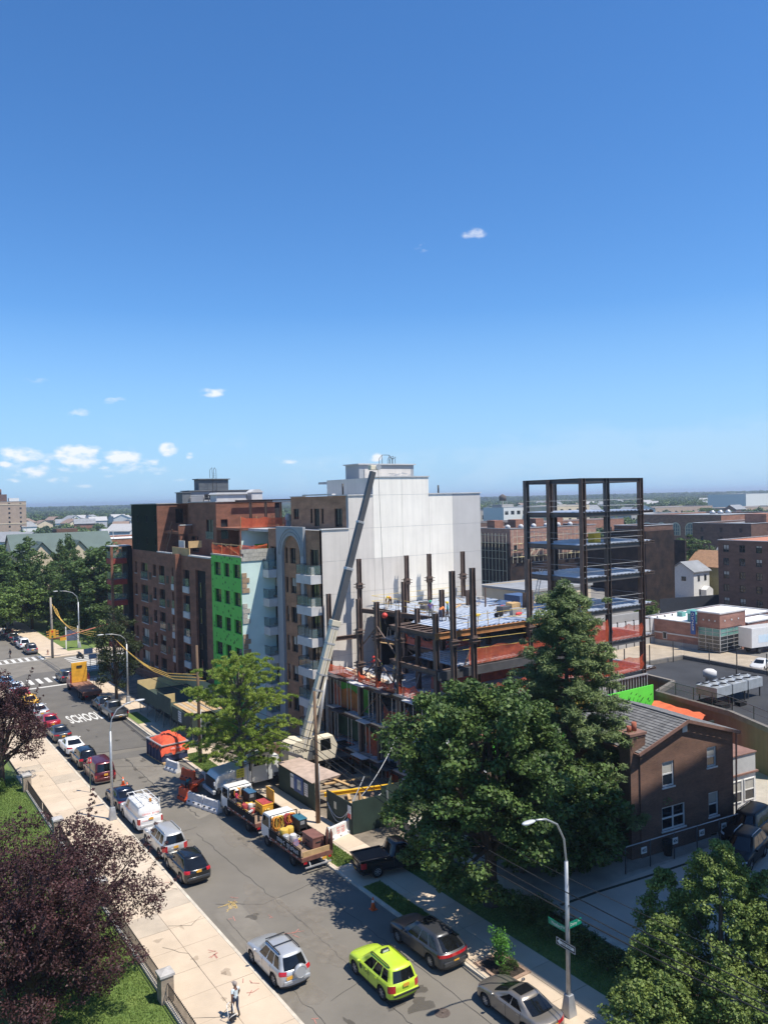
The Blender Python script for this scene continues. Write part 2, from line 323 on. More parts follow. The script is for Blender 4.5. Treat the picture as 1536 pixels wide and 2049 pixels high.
crack([(22.4, 79.5), (22.3, 70), (22.9, 61)], .06); crack([(19.6, 83.2), (26.5, 81.8)], .1); crack([(19.4, 83), (19.2, 117)], .06)
crack([(18.6, 47), (21, 45.2), (24.5, 45.8), (26.5, 44.9)], .03); crack([(21.6, 28), (21.9, 40), (21.5, 58)], .025); crack([(24.8, 27), (24.6, 46)], .025); crack([(17.9, 58.4), (22, 59.2)], .03); crack([(20.4, 61), (20.6, 79)], .03); crack([(19.4, 34.4), (22.4, 35.2), (26.4, 34.6)], .02); crack([(20.5, 78), (25.5, 74)], .05); crack([(18.3, 27), (18.4, 45)], .02); crack([(24.2, 66), (26, 62)], .05)
M_stain = pm('oil_stain', (.05, .042, .035), rough=.7, var=.4, scale=3, alpha=.34); M_scuff = pm('dust_scuff', (.30, .26, .21), rough=1, var=.3, scale=2, alpha=.22)
rs0 = random.Random(12)
def stain(x, y, rx, ry, m, z, name='road_stain'):
    b = MB(); n = 18; ph = rs0.uniform(0, 6); vs = [(x+rx*(1+.28*math.sin(3*t+ph)+.18*math.sin(7*t+2*ph)+rs0.uniform(-.12, .12))*math.cos(t), y+ry*(1+.28*math.sin(3*t+ph)+rs0.uniform(-.15, .15))*math.sin(t), z) for t in [2*math.pi*i/n for i in range(n)]]
    b.add(vs+[(x, y, z)], [(i, (i+1) % n, n) for i in range(n)]); struct(b.build(name, m))
for i in range(26): stain(rs0.uniform(18.2, 26), rs0.uniform(27, 95), rs0.uniform(.08, .35), rs0.uniform(.12, .6), M_stain, .0145+i*.0002)
for i in range(12): stain(rs0.uniform(18.5, 25.5), rs0.uniform(28, 80), rs0.uniform(.4, 1.1), rs0.uniform(.8, 2.6), M_scuff, .0205+i*.0002)
for i in range(30): stain(rs0.uniform(13.3, 17.1), rs0.uniform(29, 90), rs0.uniform(.05, .3), rs0.uniform(.06, .4), pm('pavement_stain', (.16, .12, .085), rough=.9, var=.4, scale=4, alpha=.2), .1445+i*.0002, 'pavement_stain')
stain(22.9, 31.6, .7, .5, M_stain, .0275); stain(21.9, 32.4, .5, .35, M_stain, .0277); stain(23.6, 32.6, .45, .3, M_stain, .0279)
# zebra crossings, stop line, word on the road
wb = MB()
for i in range(7): x = 18.9+i*1.18; wb.box((x, 120.6, .008), (x+.55, 124.2, .016))
struct(wb.build('crosswalk_marking', M_white))
wb = MB()
for i in range(9): x = 17.9+i*1.05; wb.box((x, 139.6, .008), (x+.5, 142.6, .016))
for y in (139.2, 142.9): wb.box((17, y, .008), (27, y+.25, .015))
struct(wb.build('crosswalk_marking', M_white))
wb = MB()
for i in range(9): y = 126.0+i*1.45; wb.box((29.5, y, .008), (33.2, y+.55, .016))
for i in range(3): wb.box((35.5, 126+i*4.5, .008), (39, 127.8+i*4.5, .015))
struct(wb.build('crosswalk_marking', M_white))
wb = MB(); wb.box((19.6, 117.6, .012), (26.2, 118.2, .020)); struct(wb.build('stop_line_marking', M_white))
me = text_mesh('SCHOOL', 4.0, M_white, 'school_marking', bold=.025, width=3.7); o = piece('school_marking', me, None, (23.0, 97.9, .018)); struct(o)
# utility spray marks
M_sp = {k: pm('spray_'+k, c, rough=.8, var=.3, scale=9) for k, c in dict(red=(.44, .19, .15), yellow=(.55, .38, .13)).items()}
def spray(x, y, c, n=3, r=.5, zz=.016):
    b = MB()
    for i in range(n):
        a = random.uniform(0, 3.1); l = random.uniform(.4, 1)*r; cx_, cy_ = x+random.gauss(0, r*.35), y+random.gauss(0, r*.35); dx, dy = math.cos(a)*l/2, math.sin(a)*l/2; wx, wy = -math.sin(a)*.022, math.cos(a)*.022
        b.quad((cx_-dx-wx, cy_-dy-wy, zz), (cx_+dx-wx, cy_+dy-wy, zz), (cx_+dx+wx, cy_+dy+wy, zz), (cx_-dx+wx, cy_-dy+wy, zz))
    struct(b.build('spray_mark', M_sp[c]))
for a in ((19.3, 46.2, 'yellow', 12, .9), (19.9, 47, 'red', 3, .5), (18.8, 44.9, 'red', 2, .6), (20.6, 43.6, 'red', 2, .5), (21.2, 41.2, 'red', 4, .8), (22.6, 33.2, 'red', 2, .7), (18.2, 33.6, 'red', 2, .4), (19.8, 70.0, 'red', 3, .7)): spray(*a)
for P_c in ([(14.2, 44), (15.1, 42.6), (15.15, 40.9)], [(13.2, 37.2), (14.4, 36.4), (15.1, 36.9)], [(15.2, 46.1), (16.3, 45.4), (17.2, 46.0)], [(14.9, 52.4), (15.8, 50.9), (16.4, 51.3), (17.2, 50.1)], [(13.1, 33.1), (14.5, 32.3)]):
    crack(P_c, .025, .143, .1)
for a in ((16.2, 41.6, 'red', 6, .7), (16.9, 38.2, 'red', 3, .6), (16.6, 37.3, 'red', 3, .5), (17.0, 51.5, 'red', 2, .3)): spray(*a, zz=.142)

# raised pavements: bed + kerb + individual flags
def pavement(name, x0, y0, x1, y1, z=.13): b = MB(); b.box((x0, y0, -.05), (x1, y1, z)); return struct(b.build(name, M_conc2))
M_joint = pm('joint_bed', (.16, .13, .10), rough=1, var=.3)
left = MB(); left.box((12.95, -5, -.05), (KL-.18, 123, .118)); sw_l = struct(left.build('sidewalk', M_joint))
k = MB(); k.box((KL-.18, -5, -.05), (KL, 123, .135)); struct(k.build('kerb', M_conc2))
slab_me = {}
def slab(parent, x0, y0, x1, y1, z=.118, t=.016, m=None, gap=.012):
    d = (round(x1-x0, 2), round(y1-y0, 2)); key = (d, m.name if m else 0)
    if key not in slab_me:
        b = MB(); hx, hy = d[0]/2-gap, d[1]/2-gap; b.box((-hx, -hy, 0), (hx, hy, t)); slab_me[key] = b.mesh('paving_slab', m or M_conc)
    return piece('paving_slab', slab_me[key], parent, ((x0+x1)/2, (y0+y1)/2, z+random.uniform(-.004, .004)), (random.gauss(0, .0012), random.gauss(0, .0012), 0))
M_conc3 = pm('sidewalk_concrete_grey', (.45, .375, .285), rough=.9, var=.14, scale=.6, bump=.2, bscale=25, detail=7)
M_conc4 = pm('sidewalk_concrete_pale', (.56, .455, .34), rough=.9, var=.10, scale=.5, bump=.2, bscale=25, detail=7)
yy = 25.0; r_ = random.Random(3)
while yy < 122:
    st = 2.3
    for (xa, xb) in ((12.97, 15.15), (15.15, KL-.18)):
        slab(sw_l, xa, yy, xb, yy+st, m=r_.choice((M_conc, M_conc, M_conc4, M_conc3)) if r_.random() < .5 else M_conc)
    yy += st
# right-hand pavement
rp = MB(); rp.box((KR+.18, -5, -.05), (30.6, 120.5, .115)); sw_r = struct(rp.build('sidewalk', M_joint))
k = MB(); k.box((KR, -5, -.05), (KR+.18, 120.5, .135)); struct(k.build('kerb', M_conc2))
yy = 20.0
while yy < 118:
    st = 2.6
    slab(sw_r, KR+.18, yy, 28.95, yy+st, z=.115, m=M_conc if not (47.5 < yy < 49.5 or 52 < yy < 60 or 61 < yy < 63) else M_conc3); slab(sw_r, 28.95, yy, 30.6, yy+st, z=.115, m=M_conc4 if r_.random() < .4 else M_conc)
    yy += st
def lawn(name, x0, y0, x1, y1, z): b = MB(); b.box((x0, y0, -.04), (x1, y1, z)); return struct(b.build(name, M_grass))
def blades(name, label, x0, y0, x1, y1, z, n, h=.09, m=None):
    """a turf of real blades"""
    X = RNG.uniform(x0, x1, n); Y = RNG.uniform(y0, y1, n); A = RNG.uniform(0, 6.28, n); H = RNG.uniform(.5, 1.2, n)*h; W = h*.35
    v = np.empty((n, 3, 3)); v[:, 0] = np.stack([X-np.cos(A)*W, Y-np.sin(A)*W, np.full(n, z)], 1); v[:, 1] = np.stack([X+np.cos(A)*W, Y+np.sin(A)*W, np.full(n, z)], 1)
    v[:, 2] = np.stack([X+RNG.normal(0, h*.4, n), Y+RNG.normal(0, h*.4, n), z+H], 1)
    me = bpy.data.meshes.new(name); me.vertices.add(3*n); me.vertices.foreach_set('co', v.ravel()); me.loops.add(3*n); me.loops.foreach_set('vertex_index', np.arange(3*n, dtype=np.int32))
    me.polygons.add(n); me.polygons.foreach_set('loop_start', np.arange(0, 3*n, 3, dtype=np.int32)); me.polygons.foreach_set('loop_total', np.full(n, 3, np.int32)); me.update(); me.validate()
    me.materials.append(m or M_blade); o = bpy.data.objects.new(name, me); COL.objects.link(o); FR[o] = (Vector((0, 0, 0)), 0); o['kind'] = 'stuff'; return tag(o, label, 'grass')
M_blade = pm('grass_blades', (.20, .27, .06), rough=.8, var=.3, scale=.6, island=.35, col2=(.12, .20, .04), transl=.25)
lawn('lawn', -30, 10, 12.6, 123, .10); blades('grass', 'mown green lawn turf beside the iron fence', 6.5, 30, 12.4, 80, .10, 90000)
lawn('lawn', 27.1, 46.6, 28.7, 50.0, .137); blades('grass', 'small grass verge behind the flatbed truck with the brown box', 27.1, 46.6, 28.7, 50, .137, 4000)
lawn('lawn', 27.1, 69.5, 28.7, 76.5, .137); blades('grass', 'grass verge at the foot of the utility pole by the dumpster', 27.1, 69.5, 28.7, 76.5, .137, 6000)
lawn('lawn', 27.1, 90.5, 28.6, 96.0, .137)
lawn('lawn', 27.0, 35.2, 28.3, 43.2, .137); blades('grass', 'shaded grass verge under the big maple', 27, 35.2, 28.3, 43.2, .137, 6000)
lawn('lawn', 30.6, 20, 33.8, 44, .10); blades('grass', 'shaded turf along the parking lot wall', 30.7, 20, 33.7, 44, .10, 9000)
# corner lot beyond the crossing
lawn('lawn', 31.5, 144.2, 90, 330, .10); struct(MB().box((27, 139.8, -.05), (60, 144.2, .09)).build('sidewalk', M_conc)); struct(MB().box((27, 144.2, -.05), (31.5, 330, .09)).build('sidewalk', M_conc))
lawn('lawn', -60, 140, 15, 330, .08); struct(MB().box((15, 139.8, -.05), (KL, 330, .09)).build('sidewalk', M_conc))
# construction lot dirt and parking lot
M_dirt = pm('site_dirt', (.20, .165, .125), rough=1, var=.35, scale=.8, bump=.6)
sheet('site_ground', 30.62, 44, 72, 121.5, .06, M_dirt)
LOTZ = .8
M_lot = pm('lot_concrete', (.47, .40, .32), rough=.9, var=.12, scale=.4, bump=.15, detail=8)
def rotp(x, y, cx_=43.2, cy_=34.3, a=R_(-6.5)): dx, dy = x-cx_, y-cy_; return (cx_+dx*math.cos(a)-dy*math.sin(a), cy_+dx*math.sin(a)+dy*math.cos(a))
lot = MB(); lot.prism([(33.85, 8), (75, 8), (75, 31.3), (36.2, 33.25), (34.2, 33.3), (33.85, 31)], 'z', -.05, LOTZ); lot_o = struct(lot.build('parking_lot', M_lot))
lot2 = MB(); lot2.prism([(34.2, 33.3), (36.2, 33.25), (75, 31.3), (75, 49), (34.2, 49)], 'z', -.05, LOTZ-.02); struct(lot2.build('house_yard', pm('yard_concrete', (.38, .34, .28), rough=.95, var=.2, scale=.7)))
c_ = MB(); pts_ = [(34.4, 33.2), (37.2, 33.0), (41, 32.5), (45.9, 31.95), (53, 31.4)]
for (x0, y0), (x1, y1) in zip(pts_[:-1], pts_[1:]): c_.quad((x0, y0-.12, LOTZ+.005), (x1, y1-.12, LOTZ+.005), (x1, y1+.1, LOTZ+.005), (x0, y0+.1, LOTZ+.005))
struct(c_.build('weedy_joint', pm('weedy_joint', (.03, .035, .02), rough=1, var=.5, scale=6)))
# striped bays, faded
for i in range(5):
    x = 36.0+i*2.7; b = MB(); b.quad((x, 24, LOTZ+.006), (x+.1, 24, LOTZ+.006), (x+1.3, 30.2, LOTZ+.006), (x+1.2, 30.2, LOTZ+.006)); struct(b.build('bay_marking', pm('faded_paint', (.36, .36, .35), rough=.9, var=.25, scale=5)))
# brick retaining wall along the bed
M_rbrick = brick_mat('retaining_brick', (.18, .09, .06), (.13, .07, .05), (.20, .17, .14))
rw = MB(); rw.box((33.55, 9, 0), (33.84, 33.3, LOTZ-.06)); o = rw.build('retaining_wall', M_rbrick); tag(o, 'low brick retaining wall holding up the shaded parking lot', 'wall')
rc = MB(); rc.box((33.5, 9, LOTZ-.06), (33.90, 33.35, LOTZ+.03)); rc.build('coping', M_conc2, o)
# big back lots on the right
sheet('parking_area', 66, 30, 230, 149, .05, pm('old_tarmac', (.20, .19, .175), rough=.95, var=.2, scale=.3))
sheet('bank_forecourt', 96, 56, 113, 100, .06, pm('pale_paving', (.46, .38, .28), rough=.95, var=.15, scale=.5))
# manhole cover
mh = MB(); mh.cyl((23.4, 30.5, .0), (23.4, 30.5, .014), .38, 24); o = mh.build('manhole_cover', pm('cast_iron', (.10, .075, .06), rough=.7, var=.3, scale=8)); tag(o, 'round brown iron manhole cover in the road beside the tan sedan', 'manhole cover')
rr = MB()
for k in range(6):
    a = k*math.pi/6; rr.bar((23.4-.33*math.cos(a), 30.5-.33*math.sin(a), .016), (23.4+.33*math.cos(a), 30.5+.33*math.sin(a), .016), .03, .006)
rr.build('raised_ribs', MATS['cast_iron'], o)
# ================================================================== the row of apartment blocks
M_brk = brick_mat('dark_red_brick', (.26, .095, .050), (.19, .070, .038), (.17, .12, .10), ms=.008)
M_brt = brick_mat('tan_brick', (.42, .215, .12), (.35, .17, .095), (.24, .17, .12), ms=.008)
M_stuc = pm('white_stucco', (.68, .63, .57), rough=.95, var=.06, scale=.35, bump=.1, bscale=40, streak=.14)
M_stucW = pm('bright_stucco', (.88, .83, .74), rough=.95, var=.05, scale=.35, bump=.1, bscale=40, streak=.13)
M_stucG = pm('grey_stucco', (.33, .345, .36), rough=.95, var=.06, scale=.5, bump=.1, bscale=40)
M_gpan = pm('green_metal_panel', (.016, .024, .016), rough=.95, var=.15, scale=.4, spec=.08)
M_blk = pm('black_metal', (.014, .014, .015), rough=.85, var=.3, spec=.2)
M_frame = pm('dark_window_frame', (.022, .02, .02), rough=.5, var=.2)
M_gl = glass_mat('window_glass')
M_blind = pm('pale_blind', (.45, .43, .38), rough=.9, var=.1)
M_slabw = pm('balcony_concrete', (.55, .54, .53), rough=.9, var=.1, scale=1)
M_rail = pm('rail_metal', (.10, .10, .105), rough=.4, metal=.6)
M_rglass = pm('balcony_glass', (.16, .23, .22), rough=.05, var=.15, scale=.5, alpha=.36, spec=.7)
M_cop = pm('coping_grey', (.42, .42, .42), rough=.6, var=.15)
M_green = pm('green_sheathing', (.10, .50, .065), rough=.6, var=.06, scale=.7)
M_greenL = pm('green_sheathing_bright', (.13, .75, .07), rough=.6, var=.06, scale=.7)
M_mark = pm('sheathing_print', (.012, .03, .015), rough=.7)
M_blue = pm('pale_blue_board', (.62, .78, .73), rough=.85, var=.06, scale=.6)
M_block = pm('concrete_block', (.42, .40, .35), rough=.95, var=.2, scale=3)
M_net = pm('orange_netting', (.85, .15, .06), rough=.8, var=.2, scale=2.5, bump=.3, transl=.3, alpha=.5)
M_steel = pm('rusty_steel', (.15, .10, .08), rough=.7, var=.35, scale=1.2, col2=(.085, .055, .042))
M_steelD = pm('primed_steel', (.07, .068, .07), rough=.6, var=.25, scale=1.0)
M_deck = pm('galvanised_deck', (.58, .63, .70), rough=.45, metal=.2, var=.15, scale=1.4)
M_stud = pm('galvanised_stud', (.50, .50, .50), rough=.45, metal=.5, var=.15)
M_ply = pm('plywood', (.50, .33, .16), rough=.9, var=.15, scale=1.5)
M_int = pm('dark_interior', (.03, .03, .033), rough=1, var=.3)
XU, YU = (0, 1, 0), (1, 0, 0)          # u directions: along the street / across it
NX, NY = (-1, 0, 0), (0, -1, 0)        # normals: to the street / to the camera side
FLT = [16.7, 13.55, 10.45, 7.35, 4.25]   # window heads

def rail_glass(parent, x0, y0, x1, y1, z, h=1.0, sides='front'):
    """glass balustrade with top rail along the open edges"""
    g, r = MB(), MB(); t = .02
    segs = [((x0, y0), (x0, y1))]
    if 's' in sides: segs.append(((x0, y0), (x1, y0)))
    if 'n' in sides: segs.append(((x0, y1), (x1, y1)))
    for (a, b), (c, d) in segs:
        g.bar((a, b, z+h*.52), (c, d, z+h*.52), t, h*.86); r.bar((a, b, z+h), (c, d, z+h), .05, .04)
        n = max(1, int(math.hypot(c-a, d-b)/1.1))
        for i in range(n+1): k = i/n; r.bar((a+(c-a)*k, b+(d-b)*k, z), (a+(c-a)*k, b+(d-b)*k, z+h-.02), .035)
    go = g.build('balcony_glass', M_rglass, parent, True); r.build('rail', M_rail, go, True); return go

# ------------------------------------------------ dark red brick block at the corner
B = thing('brick_apartment_block', 'dark red brick apartment block with rows of balconies at the street corner', 'building', (35.25, 88, 0))
O = (35.25, 88.0, 0); hol = []; wins = []
def addw(y0, y1, z0, z1, **k): r = (y0-88, z0, y1-88, z1); hol.append(r); wins.append((r, k))
for i, zt in enumerate(FLT):
    addw(116.3, 117.3, zt-1.65, zt, blind=i == 4)
    addw(111.5, 114.45, zt-2.3, zt, rail=1, blind=i in (3, 4))
    addw(107.9, 109.1, zt-1.6, zt, blind=i in (3,))
    addw(104.4, 106.55, zt-2.35, zt, rail=1, blind=i == 3)
bays = []
for i, zt in enumerate(FLT): bays += [((99.35-88, zt-2.9, 101.5-88, zt), i), ((95.2-88, zt-2.85, 97.3-88, zt), i)]
tall = (89.85-88, 2.6, 93.1-88, 16.9)
holes = hol+[b for b, _ in bays]+[tall]
fb = wall(MB(), O, XU, NX, 30.4, 18.45, holes, .35)
wall(fb, (35.25, 106.9, 18.45), XU, NX, .001, .001)
fb.build('front_wall', M_brk, B, True)
for r, k in wins:
    wo = window(B, O, XU, NX, r, .3, M_frame, M_gl, mull=1 if r[2]-r[0] > 1.6 else 0, rail=1 if r[2]-r[0] < 1.6 else 0, pane2=(M_blind, random.uniform(.3, .7)) if k.get('blind') else None, sill=M_cop)
    if k.get('rail'):
        g = MB(); g.bar((35.22, 88+r[0], r[1]+.55), (35.22, 88+r[2], r[1]+.55), .02, .9); go = g.build('balcony_glass', M_rglass, wo, True)
        q = MB(); q.bar((35.2, 88+r[0], r[1]+1.05), (35.2, 88+r[2], r[1]+1.05), .05, .05); q.build('rail', M_rail, wo, True)
for i, zt in enumerate(FLT):          # vents beside the big windows
    for y in (103.2, 110.4): v = MB(); v.box((35.2, y-.45, zt-2.2), (35.3, y+.4, zt-1.2)); v.bar((35.19, y-.02, zt-2.2), (35.19, y-.02, zt-1.2), .04); v.build('air_vent', M_frame, B, True)
for r, i in bays:
    zt = r[3]; y0, y1 = 88+r[0], 88+r[2]
    s = MB(); s.box((35.1, y0, r[1]), (35.6, y1, r[1]+.75)); s.build('balcony_panel', M_slabw, B, True)
    window(B, O, XU, NX, (r[0], r[1]+.76, r[2], r[3]), .32, M_frame, M_gl, mull=1)
    g = MB(); g.bar((35.16, y0+.03, r[1]+1.3), (35.16, y1-.03, r[1]+1.3), .02, 1.0); g.build('balcony_glass', M_rglass, B, True)
t_ = MB(); t_.quad((35.55, 89.85, 2.6), (35.55, 93.1, 2.6), (35.55, 93.1, 16.9), (35.55, 89.85, 16.9)); t_.build('dark_panel', M_blk, B, True)
for z in (4.2, 7.3, 10.4, 13.5):
    for y in (90.1, 91.9): window(B, (35.53, 0, 0), XU, NX, (y, z, y+.6, z+1.9), .0, M_frame, M_gl)
# piers, copings
for y0, y1 in ((98.05, 98.9),): p = MB(); p.box((34.55, y0, 0), (35.248, y1, 18.6)); p.build('pier', M_brk, B, True)
c = MB(); c.box((35.1, 88, 18.45), (35.7, 95.1, 18.62)); c.box((35.1, 101.6, 18.45), (35.7, 106.9, 18.6)); c.build('coping', M_cop, B, True)
# flat deck of the terraces + upper storeys
d = MB(); d.box((35.6, 88, 17.9), (58, 121, 18.3)); d.build('terrace_deck', M_cop, B, True)
u1 = MB(); wall(u1, (35.27, 106.9, 18.45), XU, NX, 11.5, 6.5, [(.6, 4.0, 1.1, 5.0), (4.2, 4.0, 4.7, 5.0), (8.4, 4.0, 8.9, 5.0), (.6, .9, 1.1, 1.9), (4.2, .9, 4.7, 1.9), (8.4, .9, 8.9, 1.9)], .15); u1.build('green_cladding', M_gpan, B, True)
for y in (.6, 4.2, 8.4):
    for z in (.9, 4.0): window(B, (35.27, 106.9, 18.45), XU, NX, (y, z, y+.5, z+1.0), .1, M_frame, M_gl, fw_=.05)
u2 = MB(); wall(u2, (35.27, 106.9, 18.3), YU, NY, 4.2, 6.65, [(2.6, 4.0, 3.7, 6.0)], .2); u2.box((35.5, 107.1, 24.9), (58, 118.3, 25.02)); u2.quad((39.47, 106.9, 18.3), (39.47, 106.9, 24.95), (39.47, 100, 24.95), (39.47, 100, 18.3)); u2.build('upper_wall', M_brk, B, True)
window(B, (35.27, 106.9, 18.3), YU, NY, (2.6, 4.0, 3.7, 6.0), .18, M_frame, M_gl)
u3 = MB(); wall(u3, (38.05, 93.0, 18.3), XU, NX, 9.5, 6.75, [(1.0, 2.2, 3.3, 4.6), (6.0, .3, 8.6, 2.4)], .2); wall(u3, (38.05, 93.0, 18.3), YU, NY, 8, 6.75, [(.6, 2.2, 1.5, 4.6)], .2)
wall(u3, (38.05, 102.5, 18.3), YU, (0, 1, 0), 8, 6.75); u3.box((38.2, 93.2, 24.85), (50, 106.8, 24.98)); u3.build('upper_wall', M_brk, B, True)
window(B, (38.05, 93, 18.3), XU, NX, (1.0, 2.2, 3.3, 4.6), .18, M_frame, M_gl, mull=1); window(B, (38.05, 93, 18.3), YU, NY, (.6, 2.2, 1.5, 4.6), .18, M_frame, M_gl)
window(B, (38.05, 93, 18.3), XU, NX, (6.0, .3, 8.6, 2.4), .18, M_frame, M_gl, mull=2)
g = MB(); g.bar((38.0, 93.9, 20.9), (38.0, 96.4, 20.9), .02, .95); g.bar((38.65, 92.95, 20.95), (39.6, 92.95, 20.95), .95, .02, upv=(0, 1, 0)); g.build('balcony_glass', M_rglass, B, True)
c = MB(); c.box((37.95, 92.9, 25.05), (46, 93.3, 25.15)); c.box((37.95, 93.3, 25.05), (38.3, 102.5, 25.15)); c.box((35.15, 106.8, 24.97), (35.55, 118.5, 25.09)); c.box((35.55, 106.8, 24.97), (39.5, 107.1, 25.09)); c.build('coping', M_cop, B, True)
t_ = MB(); t_.box((36.2, 101.2, 21.0), (39.0, 101.5, 22.1)); t_.box((36.2, 101.5, 21.0), (36.5, 106.8, 21.35)); t_.box((36.4, 101.3, 18.3), (36.9, 101.8, 21)); t_.build('terrace_parapet', M_brk, B, True)
t_ = MB(); t_.box((36.4, 101.15, 22.1), (39, 101.55, 22.2)); t_.box((36.1, 99, 19.2), (36.2, 101, 20.2)); t_.build('terrace_coping', M_slabw, B, True)
st = MB(); st.bar((36.0, 106.0, 18.4), (36.0, 103.0, 21.6), .1); st.bar((36.0, 106.0, 19.4), (36.0, 103.0, 22.6), .06); st.build('stair_rail', M_steel, B, True)
# ply screens at the parapet
p = MB(); p.box((35.35, 95.2, 18.3), (35.45, 101.4, 19.4)); p.box((35.3, 95.3, 19.45), (37, 95.4, 20.3)); p.build('plywood_screen', M_ply, B, True)
# grey penthouse
M_pent = pm('grey_lap_siding', (.30, .315, .33), rough=.8, var=.08, scale=(1.0)); M_pentD = pm('dark_lap_siding', (.13, .14, .15), rough=.8, var=.1)
P = B
a = MB(); wall(a, (38.9, 104, 25.0), YU, NY, 9, 1.65, [(2.0, .3, 3.0, 1.2), (7.6, .4, 8.8, 1.3)], .15); wall(a, (38.9, 104, 25), XU, NX, 3, 1.65); a.box((39, 104.1, 26.5), (47.8, 107, 26.6))
for i in range(6): a.bar((38.9, 103.985, 25.2+i*.25), (47.9, 103.985, 25.2+i*.25), .012, .02)
a.build('penthouse_wall', M_pent, P, True)
window(P, (38.9, 104, 25), YU, NY, (2.0, .3, 3.0, 1.2), .12, M_slabw, M_gl); window(P, (38.9, 104, 25), YU, NY, (7.6, .4, 8.8, 1.3), .12, M_frame, M_gl, mull=2)
a = MB(); a.box((37.7, 103.6, 25), (38.85, 106, 26.4)); a.box((37.55, 103.5, 26.4), (39.0, 106.1, 26.5)); a.box((38.7, 103.8, 26.6), (48, 107.2, 26.72)); a.box((40.6, 105, 26.72), (44.9, 106.8, 28.2)); a.box((40.4, 104.8, 28.2), (45.1, 107, 28.32))
for i in range(7): a.bar((40.5, 104.985, 26.9+i*.19), (44.85, 104.985, 26.9+i*.19), .012, .015)
a.build('penthouse_tower', M_pentD, P, True)
ld = MB()
for x in (42.05, 42.6): ld.tube([(x, 103.7, 25), (x, 103.7, 28.9), (x, 103.75, 29.5), (x+(.1 if x < 42.3 else -.1), 104, 29.8), (x, 104.6, 29.5), (x, 104.6, 28.4)], .03, 6)
for i in range(14): ld.bar((42.05, 103.7, 25.3+i*.28), (42.6, 103.7, 25.3+i*.28), .025)
ld.build('roof_ladder', M_rail, P, True)
v = MB()
for x in (38.7, 40.6, 41.3): v.cyl((x, 103.4, 24.9), (x, 103.4, 25.9), .06, 8)
v.build('vent_pipe', M_rail, P, True)
# red-banded corner balconies
for i in range(5):
    z = 17.1-i*3.07
    s = MB(); s.box((32.3, 119.0, z-.75), (34.6, 121.5, z)); s.build('balcony_band', pm('red_render', (.28, .045, .035), rough=.8), B, True); rail_glass(B, 32.35, 119.05, 34.5, 121.3, z, 1.0, 's')
p = MB(); p.box((32.25, 118.9, 0), (32.6, 119.2, 18.9)); p.build('pier', M_brk, B, True)
p = MB(); p.box((34.62, 118.5, 0), (35.25, 121.6, 18.9)); p.build('dark_panel', M_blk, B, True)
p = MB(); p.box((34.6, 121.2, 0), (58, 121.6, 18.4)); p.quad((35.26, 121.2, 0), (35.26, 118.4, 0), (35.26, 118.4, 18.4), (35.26, 121.2, 18.4)); p.build('end_wall', M_brk, B, True)
p = MB(); p.box((32.3, 119.0, 18.85), (35.2, 121.6, 19.0)); p.build('coping', M_cop, B, True)

# ------------------------------------------------ green sheathed block with pale blue side
G_ = thing('green_sheathed_block', 'unfinished narrow block in bright green sheathing with pale blue side wall', 'building', (35.25, 79.6, 0))
O = (35.25, 79.6, 0); hs_ = []
for zt in (18.22, 15.17, 12.17, 9.12, 6.05): hs_ += [(.3, zt-1.5, 2.15, zt), (3.15, zt-1.5, 4.7, zt), (5.6, zt-1.5, 7.55, zt)]
gw = wall(MB(), O, XU, NX, 8.38, 19.0, hs_, .3); gw.build('front_wall', M_green, G_, True)
mk = MB()
for i in range(230):
    y, z = random.uniform(.1, 8.2), random.uniform(3, 18.9)
    if any(a-.25 < y < c+.25 and b-.25 < z < d+.25 for a, b, c, d in hs_): continue
    s = .13; mk.add([(35.243, 79.6+y-s, z-.02), (35.243, 79.6+y, z-.13), (35.243, 79.6+y+s, z+.12), (35.243, 79.6+y, z+.14)], [(0, 1, 2, 3)])
mk.build('printed_marks', M_mark, G_, True)
for r in hs_: window(G_, O, XU, NX, r, .26, M_frame, M_gl, rail=1)
bw = MB(); wall(bw, (35.25, 79.6, 0), YU, NY, 4.2, 18.6, [], .1); bw.build('side_wall', M_blue, G_, True)
# block-work edge strip and parapet courses
for i in range(30):
    z = 2+i*.55; L_ = .55 if i % 2 else .85; q = MB(); q.box((35.3, 79.52, z), (35.3+L_, 79.598, z+.5))
    if i % 6 < 4: q.build('block', M_block if (i//6) % 2 else pm('tan_block', (.36, .25, .16), rough=.95, var=.25, scale=4), G_, True)
for r in range(3):
    for j in range(9):
        q = MB(); x = 35.28+j*.46+(r % 2)*.23; q.box((x, 79.5, 18.62+r*.42), (x+.44, 79.7, 19.02+r*.42)); q.build('block', M_block, G_, True)
q = MB(); q.box((35.2, 79.62, 18.99), (35.5, 88, 19.15)); q.build('parapet', M_block, G_, True)
q = MB(); q.box((35.5, 79.75, 18.4), (50, 88, 18.7)); q.build('roof_deck', M_cop, G_, True)
def net(parent, p0, p1, z, h, name='orange_net', sag=.12, m=None, fold=.06):
    """sagging debris netting between two points"""
    b = MB(); n = 10; o = 0; rr_ = random.Random(int(p0[0]*7+p1[1]*13+z*31)); rows = 3; x0, y0 = p0; x1, y1 = p1; L = math.hypot(x1-x0, y1-y0); nx, ny = -(y1-y0)/L, (x1-x0)/L
    n = max(6, int(L/.7)); vs = []
    for j in range(rows+1):
        for i in range(n+1):
            t = i/n; hh = h*j/rows; s = -abs(math.sin(t*math.pi*max(1, round(L/3))))*sag*(j == rows)*2+rr_.gauss(0, .04)*(j == rows); k = rr_.gauss(0, fold)
            vs.append((x0+(x1-x0)*t+nx*k, y0+(y1-y0)*t+ny*k, z+hh+s))
    fs = [(j*(n+1)+i, j*(n+1)+i+1, (j+1)*(n+1)+i+1, (j+1)*(n+1)+i) for j in range(rows) for i in range(n)]
    b.add(vs, fs, True); return b.build(name, m or M_net, parent, True)
